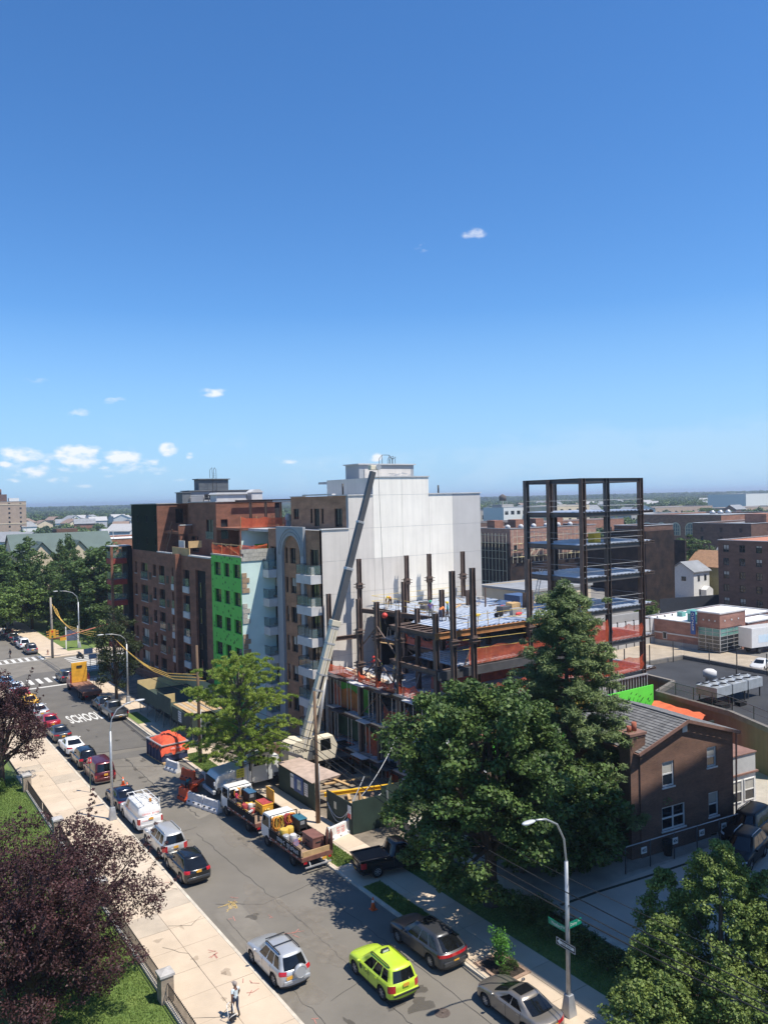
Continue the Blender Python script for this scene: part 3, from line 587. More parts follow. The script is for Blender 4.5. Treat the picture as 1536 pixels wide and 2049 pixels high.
net(G_, (35.25, 79.8), (35.25, 87.6), 19.2, 1.1); net(G_, (35.4, 79.7), (38.4, 79.7), 19.9, .5)
pp = MB()
for y in (79.9, 82.4, 85, 87.6): pp.bar((35.35, y, 19.1), (35.35, y, 20.4), .08)
pp.bar((35.35, 79.9, 20.3), (35.35, 87.6, 20.3), .06, .1); pp.bar((35.35, 79.9, 19.2), (35.35, 84, 20.2), .06); pp.build('guard_timber', M_ply, G_, True)
# recessed upper storey behind
b_ = MB(); wall(b_, (38.1, 86, 18.7), YU, NY, 8, 3.2, [(.1, .1, 4.2, 3.0)], .6); b_.box((38.1, 86.1, 21.7), (47, 93, 21.95)); b_.build('upper_wall', M_brk, G_, True)
q = MB(); q.quad((38.2, 86.5, 18.8), (40.1, 86.5, 18.8), (40.1, 86.5, 21.7), (38.2, 86.5, 21.7)); q.build('blue_board', M_blue, G_, True)
q = MB(); q.quad((40.1, 86.5, 18.8), (42.3, 86.5, 18.8), (42.3, 86.5, 20.0), (40.1, 86.5, 20.0)); q.build('green_board', M_green, G_, True)
q = MB(); q.quad((40.1, 86.52, 20.0), (42.3, 86.52, 20.0), (42.3, 86.52, 21.7), (40.1, 86.52, 21.7)); q.build('blue_board', M_blue, G_, True)
net(G_, (38.2, 85.95), (44.2, 85.95), 22.0, 1.25); pp = MB()
for x in (38.2, 40.2, 42.2, 44.2): pp.bar((x, 86.05, 22), (x, 86.05, 23.3), .06)
pp.build('guard_timber', M_ply, G_, True)
q = MB(); q.box((44, 85.8, 21.9), (44.6, 86.4, 23.0)); q.sphere((44.3, 85.9, 23.0), (.45, .4, .5)); q.build('water_cooler', M_slabw, G_, True)
fr = MB(); 
for x in (40.6, 42.6, 44.6, 46.4): hbeam(fr, (x, 88.5, 21.9), (x, 88.5, 25.0), .25, .25)
hbeam(fr, (40.4, 88.5, 25.1), (46.6, 88.5, 25.1), .3, .22); hbeam(fr, (40.4, 92.5, 25.1), (46.6, 92.5, 25.1), .3, .22); fr.build('roof_frame', M_steel, G_, True)
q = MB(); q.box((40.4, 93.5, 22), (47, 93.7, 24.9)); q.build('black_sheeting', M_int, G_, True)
q = MB(); q.box((39.0, 95.0, 25), (43.0, 97, 26.0)); q.prism([(38.8, 26.0), (43.2, 26.0), (43.0, 26.25), (39.0, 26.25)], 'y', 94.8, 97.2); q.box((43.8, 95, 25.0), (45.3, 96.4, 26.2)); q.prism([(43.6, 26.2), (45.5, 26.2), (44.9, 26.6), (44.2, 26.6)], 'y', 94.9, 96.5); q.build('roof_bulkhead', M_slabw, G_, True)

# ------------------------------------------------ tan brick block with arch, white end wall
T = thing('tan_brick_apartment_block', 'tan brick apartment block with tall arch, glass balconies and white stucco end wall', 'building', (39, 68.65, 0))
YW = 68.65; O = (39.0, YW, 0)
T_FL = [20.05, 16.93, 13.84, 10.75, 7.65, 4.55]
hol2 = []; wn = []
for i, zt in enumerate(T_FL):
    for a, c, hh, k in ((.75, 2.45, 2.3, 'door'), (3.95, 4.75, 1.65, 'n'), (5.5, 6.8, 1.65, 'w'), (7.35, 7.9, 1.65, 'n'), (9.8, 11.4, 2.2, 'door')):
        r = (a, zt-hh, c, zt); hol2.append(r); wn.append((r, k, i))
fw2 = wall(MB(), O, XU, NX, 11.9, 22.0, hol2, .25); fw2.build('front_wall', M_brt, T, True)
for r, k, i in wn: window(T, O, XU, NX, r, .22, M_frame, M_gl, mull=1 if k != 'n' else 0, rail=0, pane2=(M_blind, .45) if random.random() < .3 else None)
# grey stucco arch surround standing proud
ar = MB(); y0, y1 = YW+3.3, YW+9.4; yc = (YW+4.0+YW+8.15)/2; rad = (8.15-4.0)/2
prof = [(y0, 0), (y0+.0, 22.3), (y1, 22.3), (y1, 0), (YW+8.15, 0), (YW+8.15, 19.3)]+[(yc+rad*math.cos(math.pi*t/14), 19.3+rad*1.0*math.sin(math.pi*t/14)) for t in range(1, 14)]+[(YW+4.0, 19.3), (YW+4.0, 0)]
n = len(prof); vs = [(38.7, y, z) for y, z in prof]+[(39.0, y, z) for y, z in prof]
tri = []
for j in range(6, 6+13+1): pass
ar.add(vs, [(i, (i+1) % n, n+(i+1) % n, n+i) for i in range(n)])
# front face of the surround as strips
top = 22.3; A_ = [(YW+8.15, 19.3)]+[(yc+rad*math.cos(math.pi*t/14), 19.3+rad*math.sin(math.pi*t/14)) for t in range(1, 14)]+[(YW+4.0, 19.3)]
ar.quad((38.7, YW+8.15, 0), (38.7, y1, 0), (38.7, y1, top), (38.7, YW+8.15, top)); ar.quad((38.7, y0, 0), (38.7, YW+4.0, 0), (38.7, YW+4.0, top), (38.7, y0, top))
for (ya, za), (yb, zb) in zip(A_[:-1], A_[1:]): ar.quad((38.7, yb, zb), (38.7, ya, za), (38.7, ya, top), (38.7, yb, top))
ar.build('arch_surround', M_stucG, T, True)
rg = MB()
for rr_ in (rad+.35, rad+.7):
    rg.tube([(38.69, yc+rr_*math.cos(math.pi*t/16), 19.3+rr_*math.sin(math.pi*t/16)) for t in range(17)], .05, 5)
rg.build('arch_moulding', pm('stucco_shadow_line', (.25, .26, .27), rough=.9), T, True)
# balconies: near stack (by the white corner) and far stack in the recess
for i, zt in enumerate(T_FL[:6]):
    zf = zt-2.45
    for (ya, yb, sd) in ((YW+.15, YW+3.2, 'sn'), (YW+9.5, YW+12.6, 'sn')):
        s = MB(); s.box((37.75, ya, zf-.85), (38.98, yb, zf)); s.build('balcony_slab', M_slabw, T, True)
        rail_glass(T, 37.8, ya+.05, 38.95, yb-.05, zf, 1.0, sd)
        if ya < YW+1 and i < 4: ch = MB(); ch.box((38.1, ya+.6, zf), (38.6, ya+1.1, zf+.75)); ch.bar((38.1, ya+1.6, zf), (38.5, ya+2.2, zf+.9), .05); ch.build('balcony_furniture', M_slabw, T, True)
# recess return wall
q = MB(); q.quad((39, YW+11.9, 0), (39, YW+11.9, 22), (45, YW+11.9, 22), (45, YW+11.9, 0)); q.build('return_wall', M_brt, T, True)
# white stucco end wall, stepped, as separate render panels with joints
M_dim = M_stuc
cells = []
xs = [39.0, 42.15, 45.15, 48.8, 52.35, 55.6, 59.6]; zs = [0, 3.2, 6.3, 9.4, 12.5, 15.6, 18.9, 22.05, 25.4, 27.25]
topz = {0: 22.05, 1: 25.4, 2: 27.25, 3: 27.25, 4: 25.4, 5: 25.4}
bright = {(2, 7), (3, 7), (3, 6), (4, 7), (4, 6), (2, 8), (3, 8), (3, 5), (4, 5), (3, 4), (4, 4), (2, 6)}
bk = MB()
for i in range(6): bk.box((xs[i], YW+.03, 0), (xs[i+1], YW+.4, topz[i]-.01))
bk.build('end_wall_core', M_stucG, T, True)
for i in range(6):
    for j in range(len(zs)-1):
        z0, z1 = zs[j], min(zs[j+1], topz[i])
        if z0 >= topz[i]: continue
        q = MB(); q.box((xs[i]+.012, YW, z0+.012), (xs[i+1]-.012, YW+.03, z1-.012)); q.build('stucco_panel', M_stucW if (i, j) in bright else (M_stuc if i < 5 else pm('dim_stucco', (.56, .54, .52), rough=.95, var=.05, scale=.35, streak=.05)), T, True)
c = MB()
for i in range(6):
    c.box((xs[i]-(.08 if i in (0, 2) or i == 1 else 0), YW-.1, topz[i]), (xs[i+1]+(.08 if i in (3, 5) else 0), YW+.5, topz[i]+.1))
c.build('coping', M_slabw, T, True)
q = MB(); q.box((39.1, YW+.4, 21.6), (59.5, 90, 21.9)); q.box((42.3, YW+.42, 24.9), (59.5, 86, 25.1)); q.box((45.2, YW+.42, 26.8), (52.3, 80, 27.05)); q.build('roof_deck', M_cop, T, True)
q = MB(); q.quad((59.58, YW+.05, 0), (59.58, 90, 0), (59.58, 90, 25.3), (59.58, YW+.05, 25.3)); q.build('back_wall', M_brt, T, True)
q = MB(); q.quad((52.34, YW+.05, 25), (52.34, 78, 25), (52.34, 78, 27.2), (52.34, YW+.05, 27.2)); q.build('parapet_return', M_stuc, T, True); q = MB(); q.quad((45.16, YW+.05, 25), (45.16, 78, 25), (45.16, 78, 27.2), (45.16, YW+.05, 27.2)); q.build('parapet_return', M_stuc, T, True)
# set-back brick top storey
h3 = [(1.0, 1.0, 2.3, 2.2), (4.9, .6, 5.4, 2.2), (5.7, .3, 6.9, 2.2), (7.3, .6, 7.8, 2.2), (10.1, .3, 11.6, 2.2)]
h3 = [(12.5-c, b+.0, 12.5-a, d) for a, b, c, d in h3]
q = wall(MB(), (42.2, YW+.4, 21.9), XU, NX, 12.1, 3.5, h3, .2); q.build('upper_wall', M_brt, T, True)
for r in h3: window(T, (42.2, YW+.4, 21.9), XU, NX, r, .18, M_frame, M_gl, mull=1 if r[2]-r[0] > 1 else 0)
c = MB(); c.box((42.05, YW+.52, 25.4), (42.5, YW+3, 25.5)); c.box((42.05, YW+3, 25.5), (42.5, YW+9.5, 25.65)); c.box((42.05, YW+9.5, 25.4), (42.5, YW+12.5, 25.5)); c.build('coping', M_slabw, T, True)
# roof penthouse with doors
q = MB(); wall(q, (48.2, 76, 25), YU, NY, 7.6, 3.9, [(.3, .4, 1.05, 2.3)], .1); wall(q, (48.2, 76, 25), XU, NX, 2.9, 3.9, [(1.0, .4, 1.8, 2.3)], .1); q.box((48.3, 76.1, 28.7), (55.7, 78.9, 28.8)); q.build('penthouse_wall', M_stucG, T, True)
for x in (48.5, ):
    dd = MB(); dd.box((48.25, 77.0, 25.3), (48.3, 77.8, 27.3)); dd.build('door', M_frame, T, True); dd = MB(); dd.box((x, 76.06, 25.3), (x+.75, 76.1, 27.3)); do = dd.build('door', M_frame, T, True); h_ = MB(); h_.box((x+.6, 76.02, 26.2), (x+.68, 76.06, 26.3)); h_.build('handle', M_stud, do, True)
q = MB(); q.box((48.0, 75.8, 28.9), (56, 79.1, 29.02)); q.build('coping', M_slabw, T, True)
q = MB(); q.box((48.9, 75.9, 27.3), (55.3, 76.0, 28.4)); q.box((49.1, 75.86, 27.35), (55.1, 75.9, 28.0)); q.build('louvre_panel', M_stuc, T, True)
q = MB()
for k in range(4): q.tube([(52.4+k*.35, 76.4, 28.95), (52.4+k*.35, 76.4, 29.5), (52.6+k*.3, 76.4, 29.85), (53.2, 76.4, 29.9 if k in (1, 2) else 29.6)], .03, 5)
for x0, x1 in ((51.3, 53.1), (51.7, 52.7)): q.tube([(x0, 76.5, 28.9), (x0, 76.5, 29.6), ((x0+x1)/2-.5, 76.5, 30.05), ((x0+x1)/2+.5, 76.5, 30.05), (x1, 76.5, 29.6), (x1, 76.5, 28.9)], .035, 6)
q.build('roof_ladder_hoops', M_rail, T, True)
rb = random.Random(4); q = MB()
for k in range(26): x, y, z = rb.uniform(48.2, 51.5), rb.uniform(69.3, 70.6), 27.1+rb.uniform(0, .55); a = rb.uniform(0, 3); q.bar((x-.4*math.cos(a), y, z), (x+.4*math.cos(a), y+.2*math.sin(a), z+rb.uniform(-.1, .2)), .05)
q.build('scrap_heap', M_stud, T, True)
for x, y, z in ((41, 72, 25.5), (55.5, 71, 25.2)):
    q = MB(); q.cyl((x if x > 50 else 43.6, y, z-.2), (x if x > 50 else 43.6, y, z+1.2), .09, 8); q.build('vent_pipe', M_frame, T, True)
# balconies on the far side just showing
for z in (22.0, 18.5, 15.4): q = MB(); q.box((59.6, 70.5, z-.9), (60.9, 73.5, z-.1)); q.build('balcony_slab', M_slabw, T, True)
# ------------------------------------------------ steel frame under construction
F = thing('steel_frame_building', 'unfinished steel frame building with metal decks and orange netting, tall open tower', 'building', (39, 50, 0))
LV = [1.5, 4.85, 8.1, 11.0, 14.0]
COLS = {}
def column(x, y, z0, z1, m=M_steel, w=.38, splice=()):
    b = MB(); hbeam(b, (x, y, z0), (x, y, z1), w, w*.95, .045)
    o = b.build('column', m, F, True)
    for zs_ in splice:
        c = MB()
        for dz in (0, .28): c.box((x-.42, y-.42, zs_+dz), (x+.42, y-.2, zs_+dz+.05)); c.box((x-.42, y+.2, zs_+dz), (x+.42, y+.42, zs_+dz+.05))
        c.box((x-.25, y-.25, zs_-.2), (x+.25, y+.25, zs_+.45)); c.build('splice_plate', m, o, True)
    return o
# front row and inner columns
for x, y, zt in ((39.25, 68.0, 15.8), (39.25, 62.5, 15.8), (39.25, 59.5, 15.8), (39.3, 56.3, 15.4)): column(x, y, 0, zt, splice=(9.6, 12.6) if y < 68 else ())
for x, y in ((42.6, 67.6), (48.45, 67.6), (51.4, 67.6), (56.0, 67.6)): column(x, y, 0, 19.05, splice=(16.2,))
for x, y, zt in ((44.4, 62.5, 17), (39.6, 51.4, 15.6), (45.0, 57.4, 16.6), (41.6, 56.6, 15.3), (47, 62, 13.9), (52, 62, 15.6), (44.5, 52, 13.9), (50, 56.8, 13.9), (55, 57, 15.5)): column(x, y, 0, zt)
for x, y, zt in ((40.2, 49.9, 19.1), (42.4, 50.0, 19.2), (49.6, 50.9, 19.4)): column(x, y, 0, zt, splice=(13.2,))
TZ = [17.05, 20.15, 23.25, 26.35]
TC = [(57.55, 51.8), (60.95, 51.8), (65.95, 51.8), (57.55, 56.0), (57.55, 59.2), (65.95, 59.2), (61.5, 59.2), (65.95, 56)]
for x, y in TC: column(x, y, 0, 26.5 if (x, y) != (65.95, 56) else 23.2, m=M_steel if (x+y) % 2 > 1 else M_steelD, w=.46); column(x, y, 13.5, 18.2, w=.48) if y < 52 else None
def beam(p, q, h=.42, m=M_steel): b = MB(); hbeam(b, p, q, h, .26, .035); return b.build('beam', m, F, True)
def deck(x0, y0, x1, y1, z, m=M_deck, along='x', pitch=.55):
    """corrugated metal deck, ribs run along the named axis so the far axis shows the wave"""
    b = MB(); vs = []; fs = []
    if along == 'y': a0, a1, c0, c1 = x0, x1, y0, y1
    else: a0, a1, c0, c1 = y0, y1, x0, x1
    n = int((a1-a0)/pitch); pr = []
    for i in range(n): t = a0+i*pitch; pr += [(t, 0), (t+pitch*.42, 0), (t+pitch*.5, .10), (t+pitch*.92, .10)]
    pr.append((a1, 0))
    for t, h in pr:
        for c in (c0, c1): vs.append((t, c, z+h) if along == 'y' else (c, t, z+h))
    fs = [(2*i, 2*i+1, 2*i+3, 2*i+2) for i in range(len(pr)-1)]
    b.add(vs, fs); return b.build('metal_deck', m, F, True)
M_slabD = pm('deck_concrete', (.30, .28, .26), rough=.95, var=.2, scale=.8)
M_deckC = pm('dusty_deck', (.42, .44, .48), rough=.7, metal=.1, var=.2, scale=.9)
# front bay floors: level 0..2 full width to the street edge, 3..4 start further back
for k, z in enumerate(LV[:3]):
    for y0, y1 in ((51.2, 56.2), (56.2, 62.4), (62.4, 68.3)): deck(39.0, y0, 57.3, y1, z, M_deckC, 'x')
    beam((39.15, 51, z-.24), (39.15, 68.3, z-.24)); beam((39, 51.1, z-.24), (57.5, 51.1, z-.24)); beam((44.6, 51, z-.24), (44.6, 68, z-.24))
    s = MB(); s.box((38.85, 51, z-.06), (39.0, 68.3, z+.1)); s.build('edge_angle', M_stud, F, True)
for k, z in enumerate(LV[3:]):
    deck(44.5, 57.5, 57.3, 63, z, M_deck if k else M_deckC, 'y'); deck(44.5, 63, 57.3, 68.2, z, M_deck if k else M_deckC, 'y')
    deck(41.5, 51.2, 49.4, 57.5, z, M_deck if k else M_deckC, 'y'); deck(49.4, 51.2, 57.3, 57.5, z, M_deck if k else M_deckC, 'y')
    beam((44.5, 57.3, z-.24), (44.5, 68.2, z-.24)); beam((39.3, 51.1, z-.24), (57.5, 51.1, z-.24), .5, pm('orange_primer', (.33, .15, .05), rough=.7, var=.3, scale=1) if k else M_steel); beam((39.4, 51.1, z-.24), (39.4, 57.6, z-.24)); beam((39.3, 57.6, z-.24), (44.6, 57.6, z-.24))
    beam((49.4, 51.2, z-.24), (49.4, 68, z-.24)); beam((44.5, 62.6, z-.24), (57.4, 62.6, z-.24))
for i in range(6): beam((39.4, 52.2+i, LV[4]-.15), (41.5, 52.2+i, LV[4]-.15), .2)
beam((39.3, 68, 11.3), (42.6, 67.8, 11.3)); beam((42.6, 67.6, 13.9), (44.6, 57.6, 13.9))
# slab edge of the level above the tree on the camera side, cantilevers
for z in (LV[3], ):
    s = MB(); s.box((39.3, 50.6, z-.75), (57.2, 50.9, z-.05)); s.build('edge_fascia', M_steelD, F, True)
# front edge planks and studs under each front floor
rr_ = random.Random(11)
for k, z in enumerate(LV[:3]):
    for y in np.arange(51.6, 68, .62):
        if rr_.random() < .55:
            s = MB(); zt = z if k == 0 else z; s.bar((39.1, float(y), z-3.0 if k else 0), (39.1, float(y), z-.45), .07, .04); s.build('stud', M_stud, F, True)
    for j in range(4):
        y = 52.5+j*4+rr_.uniform(-.5, .5); s = MB(); s.box((38.1, y, z+.02), (39.9, y+rr_.uniform(1.5, 2.6), z+.1)); s.build('plank', M_steelD if j % 2 else M_slabw, F, True)
# nets on the street side
M_netD = pm('orange_netting_dense', (.82, .17, .075), rough=.85, var=.25, scale=1.6, transl=.2, alpha=.5)
for z, h in ((LV[0]-1.4, 2.4), (LV[0]+.1, 2.6), (LV[1]+.1, 2.5)):
    for y0, y1 in ((51.4, 56.0), (56.6, 59.3), (59.8, 62.3), (62.8, 67.7)):
        if rr_.random() < .85: net(F, (39.6, y0), (39.6, y1), z, h*rr_.uniform(.7, 1), sag=.3, m=M_netD, fold=.1)
net(F, (38.95, 62.7), (38.95, 67.8), LV[2]+.1, 1.2, sag=.25); net(F, (38.95, 56.6), (38.95, 62.3), LV[2]+.1, 1.0, sag=.35); net(F, (42.5, 56), (42.5, 52), LV[2]+.1, 1.1, sag=.2, m=M_netD)
for z in (LV[0], LV[1]): # green boards behind
    s = MB(); s.quad((39.95, 51.5, z-2.8 if z > 2 else .1), (39.95, 67.9, z-2.8 if z > 2 else .1), (39.95, 67.9, z-.5), (39.95, 51.5, z-.5)); s.build('backing_board', pm('dark_green_board', (.02, .06, .03), rough=.8, var=.6, scale=.5), F, True)
s = MB(); s.quad((40.2, 62.6, LV[1]+.1), (40.2, 67.6, LV[1]+.1), (40.2, 67.6, LV[2]-.4), (40.2, 62.6, LV[2]-.4)); s.build('backing_board', M_green, F, True)
# camera-side nets
net(F, (42.6, 50.8), (49.4, 50.8), LV[3]+.1, 1.5, sag=.15, m=M_netD); net(F, (49.9, 50.8), (57.3, 50.8), LV[3]+.1, 1.4, sag=.15)
net(F, (42.6, 50.6), (57.2, 50.6), LV[2]-.1, 1.3, sag=.2, m=M_netD); net(F, (44, 55), (57, 55), LV[2]+.1, 1.6, m=M_netD)
net(F, (43, 50.9), (57.2, 50.9), LV[1]+.1, 1.5, sag=.2, m=M_netD); net(F, (39.05, 51.5), (39.05, 56.1), LV[2]+.1, 1.2, sag=.3); net(F, (44.4, 57.8), (44.4, 62.3), LV[3]+.1, 1.0, sag=.25, m=M_netD); net(F, (44.8, 57.6), (49, 57.6), LV[3]+.1, 1.1, sag=.25, m=M_netD); net(F, (41.6, 51.3), (44.3, 51.3), LV[2]+.1, 1.2, sag=.3)
for a_, b_ in (((39.25, 62.5), (39.25, 59.5)), ((39.3, 56.3), (39.25, 59.5)), ((44.5, 57.6), (44.5, 62.5)), ((49.4, 57.6), (49.4, 62.6)), ((42.4, 51.1), (44.5, 52))):
    for z in LV[1:4]: s = MB(); s.bar((*a_, z+.2), (*b_, z+2.6), .1); s.build('diagonal_brace', M_steel, F, True)
for y in (58.5, 60.5, 63.5, 65.5): beam((44.5, y, LV[3]-.2), (57.3, y, LV[3]-.2), .25); beam((39.3, y, LV[2]-.2), (44.6, y, LV[2]-.2), .25); beam((39.3, y, LV[1]-.2), (57.3, y, LV[1]-.2), .25)
# tower floors
for z in [7.3, 10.65]+[13.85]+TZ[:3]:
    m = M_deckC if z < 12 else M_deck
    deck(57.4, 51.6, 61.2, 59.3, z, m, 'y'); deck(61.2, 51.6, 66.1, 59.3, z, m, 'y'); deck(66.1, 51.9, 68.1, 56.5, z, m, 'y')
    for p, q in (((57.5, 51.75), (66, 51.75)), ((57.55, 51.7), (57.55, 59.3)), ((66, 51.7), (66, 59.3)), ((57.5, 59.25), (66, 59.25)), ((61, 51.8), (61, 59.2))): beam((*p, z-.22), (*q, z-.22), .46, M_steelD)
    beam((66.1, 51.95, z-.12), (68.1, 51.95, z-.12), .22); beam((68.05, 51.9, z-.12), (68.05, 56.5, z-.12), .22)
for p, q in (((57.3, 51.8), (66.2, 51.8)), ((57.55, 51.7), (57.55, 59.4)), ((66, 51.7), (66, 59.3)), ((57.5, 59.2), (66, 59.2))): beam((*p, 26.3), (*q, 26.3), .42, M_steelD)
cb = MB()
for z in TZ[:3]+[13.85]:
    for dz in (.6, 1.15):
        for p, q in (((57.5, 51.65), (66, 51.65)), ((57.4, 51.7), (57.4, 59.3)), ((66, 51.7), (66, 59.3)), ((57.5, 59.2), (66, 59.2))): cb.tube([(*p, z+dz), (*q, z+dz)], .018, 4, False)
cb.build('guard_cable', M_stud, F, True)
cb = MB()
for dz in (.6, 1.15):
    for p, q in (((44.4, 57.4), (44.4, 68.2)), ((44.4, 68.2), (57.3, 68.2)), ((41.4, 51), (57.3, 51))): cb.tube([(*p, LV[4]+dz), (*q, LV[4]+dz)], .02, 4, False)
cb.tube([(41, 51.0, 13.2), (49.4, 51.0, 13.0)], .02, 4, False); cb.tube([(41, 51.0, 12.4), (49.4, 51.0, 12.2)], .02, 4, False)
cb.build('guard_cable', pm('yellow_rope', (.6, .45, .12), rough=.8), F, True)
net(F, (61.2, 51.6), (65.8, 51.6), 10.75, 1.4, sag=.1); net(F, (57.8, 51.6), (60.8, 51.6), 10.75, 2.2, sag=.1); net(F, (61.2, 51.6), (65.8, 51.6), 7.4, 1.5, sag=.1); net(F, (57.8, 51.6), (60.8, 51.6), 7.4, 1.8, sag=.1)
net(F, (61, 56.5), (65.8, 56.5), 7.4, 1.3); net(F, (61, 57), (65.8, 57), 10.75, 1.3)
s = MB(); s.box((60.5, 53, 20.25), (61.4, 53.8, 21.2)); s.build('yellow_crate', pm('yellow_plastic', (.55, .38, .03), rough=.6), F, True)
# ladder between levels
l_ = MB(); l_.bar((57.0, 57.6, 14.0), (58.1, 57.6, 17.6), .06); l_.bar((57.0, 58.0, 14.0), (58.1, 58.0, 17.6), .06)
for i in range(10): l_.bar((57.05+i*.11, 57.6, 14.2+i*.35), (57.05+i*.11, 58.0, 14.2+i*.35), .035)
l_.build('ladder', M_stud, F, True)
# metal-stud wall and bright green sheathing on the tower's ground storeys
for i in range(22): s = MB(); x = 57.4+i*.42; s.bar((x, 51.55, 5.3), (x, 51.55, 6.9), .06, .09); s.build('stud', M_stud, F, True)
s = MB(); s.box((50, 51.4, 6.85), (66.2, 51.6, 6.98)); s.box((50, 51.45, 5.2), (57, 51.55, 5.3)); s.build('track', M_stud, F, True)
for j in range(9):
    x0 = 45.0+j*2.44; x1 = min(x0+2.42, 66.85)
    s = MB(); s.box((x0, 51.3, 2.0), (x1, 51.4, 5.75)); s.build('green_sheet', M_greenL, F, True)
mk = MB()
for j in range(110):
    x, z = random.uniform(46, 66.6), random.uniform(2.4, 5.6)
    mk.add([(x-.16, 51.29, z-.03), (x-.02, 51.29, z-.06), (x+.17, 51.29, z+.06), (x+.16, 51.29, z+.14), (x, 51.29, z+.05)], [(0, 1, 2, 3, 4)]); mk.add([(x-.5, 51.29, z-.55), (x-.44, 51.29, z-.57), (x-.28, 51.29, z-.24), (x-.34, 51.29, z-.22)], [(0, 1, 2, 3)])
mk.build('printed_marks', M_mark, F, True)
s = MB(); s.box((66.9, 49.6, .1), (75.0, 51.2, 3.3)); s.build('green_sheet', M_greenL, F, True) if False else None
# material lying on the decks
for j in range(34):
    x, y = rr_.uniform(45, 56.5), rr_.uniform(52, 67); a = rr_.uniform(0, 3.1); L = rr_.uniform(.5, 1.6); s = MB(); s.bar((x-L*math.cos(a), y-L*math.sin(a), LV[4]+.12), (x+L*math.cos(a), y+L*math.sin(a), LV[4]+.12), rr_.uniform(.08, .3), .05); s.build('loose_board', rr_.choice((M_ply, M_steel, M_stud, M_slabD)), F, True)
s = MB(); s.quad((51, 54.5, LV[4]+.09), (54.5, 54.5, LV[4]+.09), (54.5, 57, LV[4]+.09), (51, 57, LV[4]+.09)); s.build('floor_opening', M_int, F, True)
for x, y, m in ((47.5, 55.4, 'yellow_plastic'), (53, 58.0, None), (50.8, 53.5, None)):
    s = MB(); s.tube([(x-.38, y, LV[4]+.25), (x-.2, y+.05, LV[4]+.24), (x+.1, y-.05, LV[4]+.26), (x+.38, y, LV[4]+.28)], [.06, .15, .13, .05], 7); s.build('material_sack', MATS[m] if m else pm('red_sack', (.6, .06, .06), rough=.7), F, True)
s = MB(); s.cyl((48.4, 53.9, LV[4]+.3), (49.3, 54.2, LV[4]+.3), .22, 12); s.build('pipe_roll', M_blk, F, True)
for x, y, h in ((52.5, 60, 2.0), (54.0, 55.0, 2.0), (55.2, 56.6, 1.6), (56.4, 58, 2.4), (47, 66, 1.8)): s = MB(); s.bar((x, y, LV[4]), (x, y, LV[4]+h), .12); s.build('guard_post', M_steel, F, True)
s = MB()
for j in range(40): x, y = rr_.uniform(45.5, 48.5), rr_.uniform(52.5, 54.5); a = rr_.uniform(0, 3); s.bar((x-.5*math.cos(a), y-.5*math.sin(a), LV[3]+.1+rr_.uniform(0, .4)), (x+.5*math.cos(a), y+.5*math.sin(a), LV[3]+.1+rr_.uniform(0, .4)), .12, .04)
s.build('timber_offcuts', pm('pale_timber', (.60, .48, .28), rough=.9, var=.25, scale=4), F, True)
s = MB()
for j in range(9): s.bar((39.8+rr_.uniform(0, .8), 58+rr_.uniform(0, 4), LV[2]+.15+j*.03), (39.9+rr_.uniform(0, 1.5), 64+rr_.uniform(0, 3.4), LV[2]+.15+j*.03), .28, .05)
s.build('stacked_planks', pm('pale_timber2', (.66, .50, .36), rough=.9, var=.15, scale=2), F, True)
# clutter: drop lines, chains, hand rails and short posts along the open edges
for j in range(46):
    k = rr_.randrange(3); z = LV[2+k]
    if k == 0: x, y = 39.2, rr_.uniform(51.5, 67.5)
    elif rr_.random() < .5: x, y = rr_.uniform(41.5, 57), 51.3
    else: x, y = 44.6, rr_.uniform(57.8, 67.8)
    s = MB(); h = rr_.uniform(.8, 1.3); s.bar((x, y, z), (x+rr_.gauss(0, .05), y+rr_.gauss(0, .05), z+h), .05); s.build('edge_post', rr_.choice((M_steel, M_ply, M_stud)), F, True)
for j in range(18):
    x, y = rr_.uniform(40, 56), rr_.uniform(52, 66); z = rr_.choice(LV[1:4]); s = MB(); s.tube([(x, y, z+2.6), (x+rr_.gauss(0, .3), y+rr_.gauss(0, .3), z+1.2), (x+rr_.gauss(0, .4), y, z+.1)], .025, 4, False); s.build('hanging_line', M_stud if j % 2 else MATS['yellow_rope'], F, True)
for j in range(16):
    x, y = rr_.uniform(40, 56), rr_.uniform(51.6, 66); z = rr_.choice(LV[:4]); a = rr_.uniform(0, 3.1); L = rr_.uniform(.6, 2.2); s = MB(); s.bar((x-L*math.cos(a), y-L*math.sin(a), z+.14), (x+L*math.cos(a), y+L*math.sin(a), z+.14+rr_.uniform(0, .4)), rr_.uniform(.1, .35), .06); s.build('loose_board', rr_.choice((M_ply, M_steel, M_stud, M_slabw)), F, True)
for j in range(7):
    x, y = rr_.uniform(45, 56), rr_.uniform(52.5, 66); s = MB(); s.box((x, y, LV[4]+.1), (x+rr_.uniform(.5, 1.2), y+rr_.uniform(.4, .9), LV[4]+rr_.uniform(.25, .8))); s.build('material_stack', rr_.choice((M_slabD, M_ply, M_steelD, M_stud)), F, True)
# rear dark sheeting that closes the lower bays
s = MB(); s.quad((57.2, 51.5, .1), (57.2, 68, .1), (57.2, 68, 13.6), (57.2, 51.5, 13.6)); s.quad((44.6, 66.9, .1), (57, 66.9, .1), (57, 66.9, 13.6), (44.6, 66.9, 13.6)); s.build('rear_sheeting', M_int, F, True)
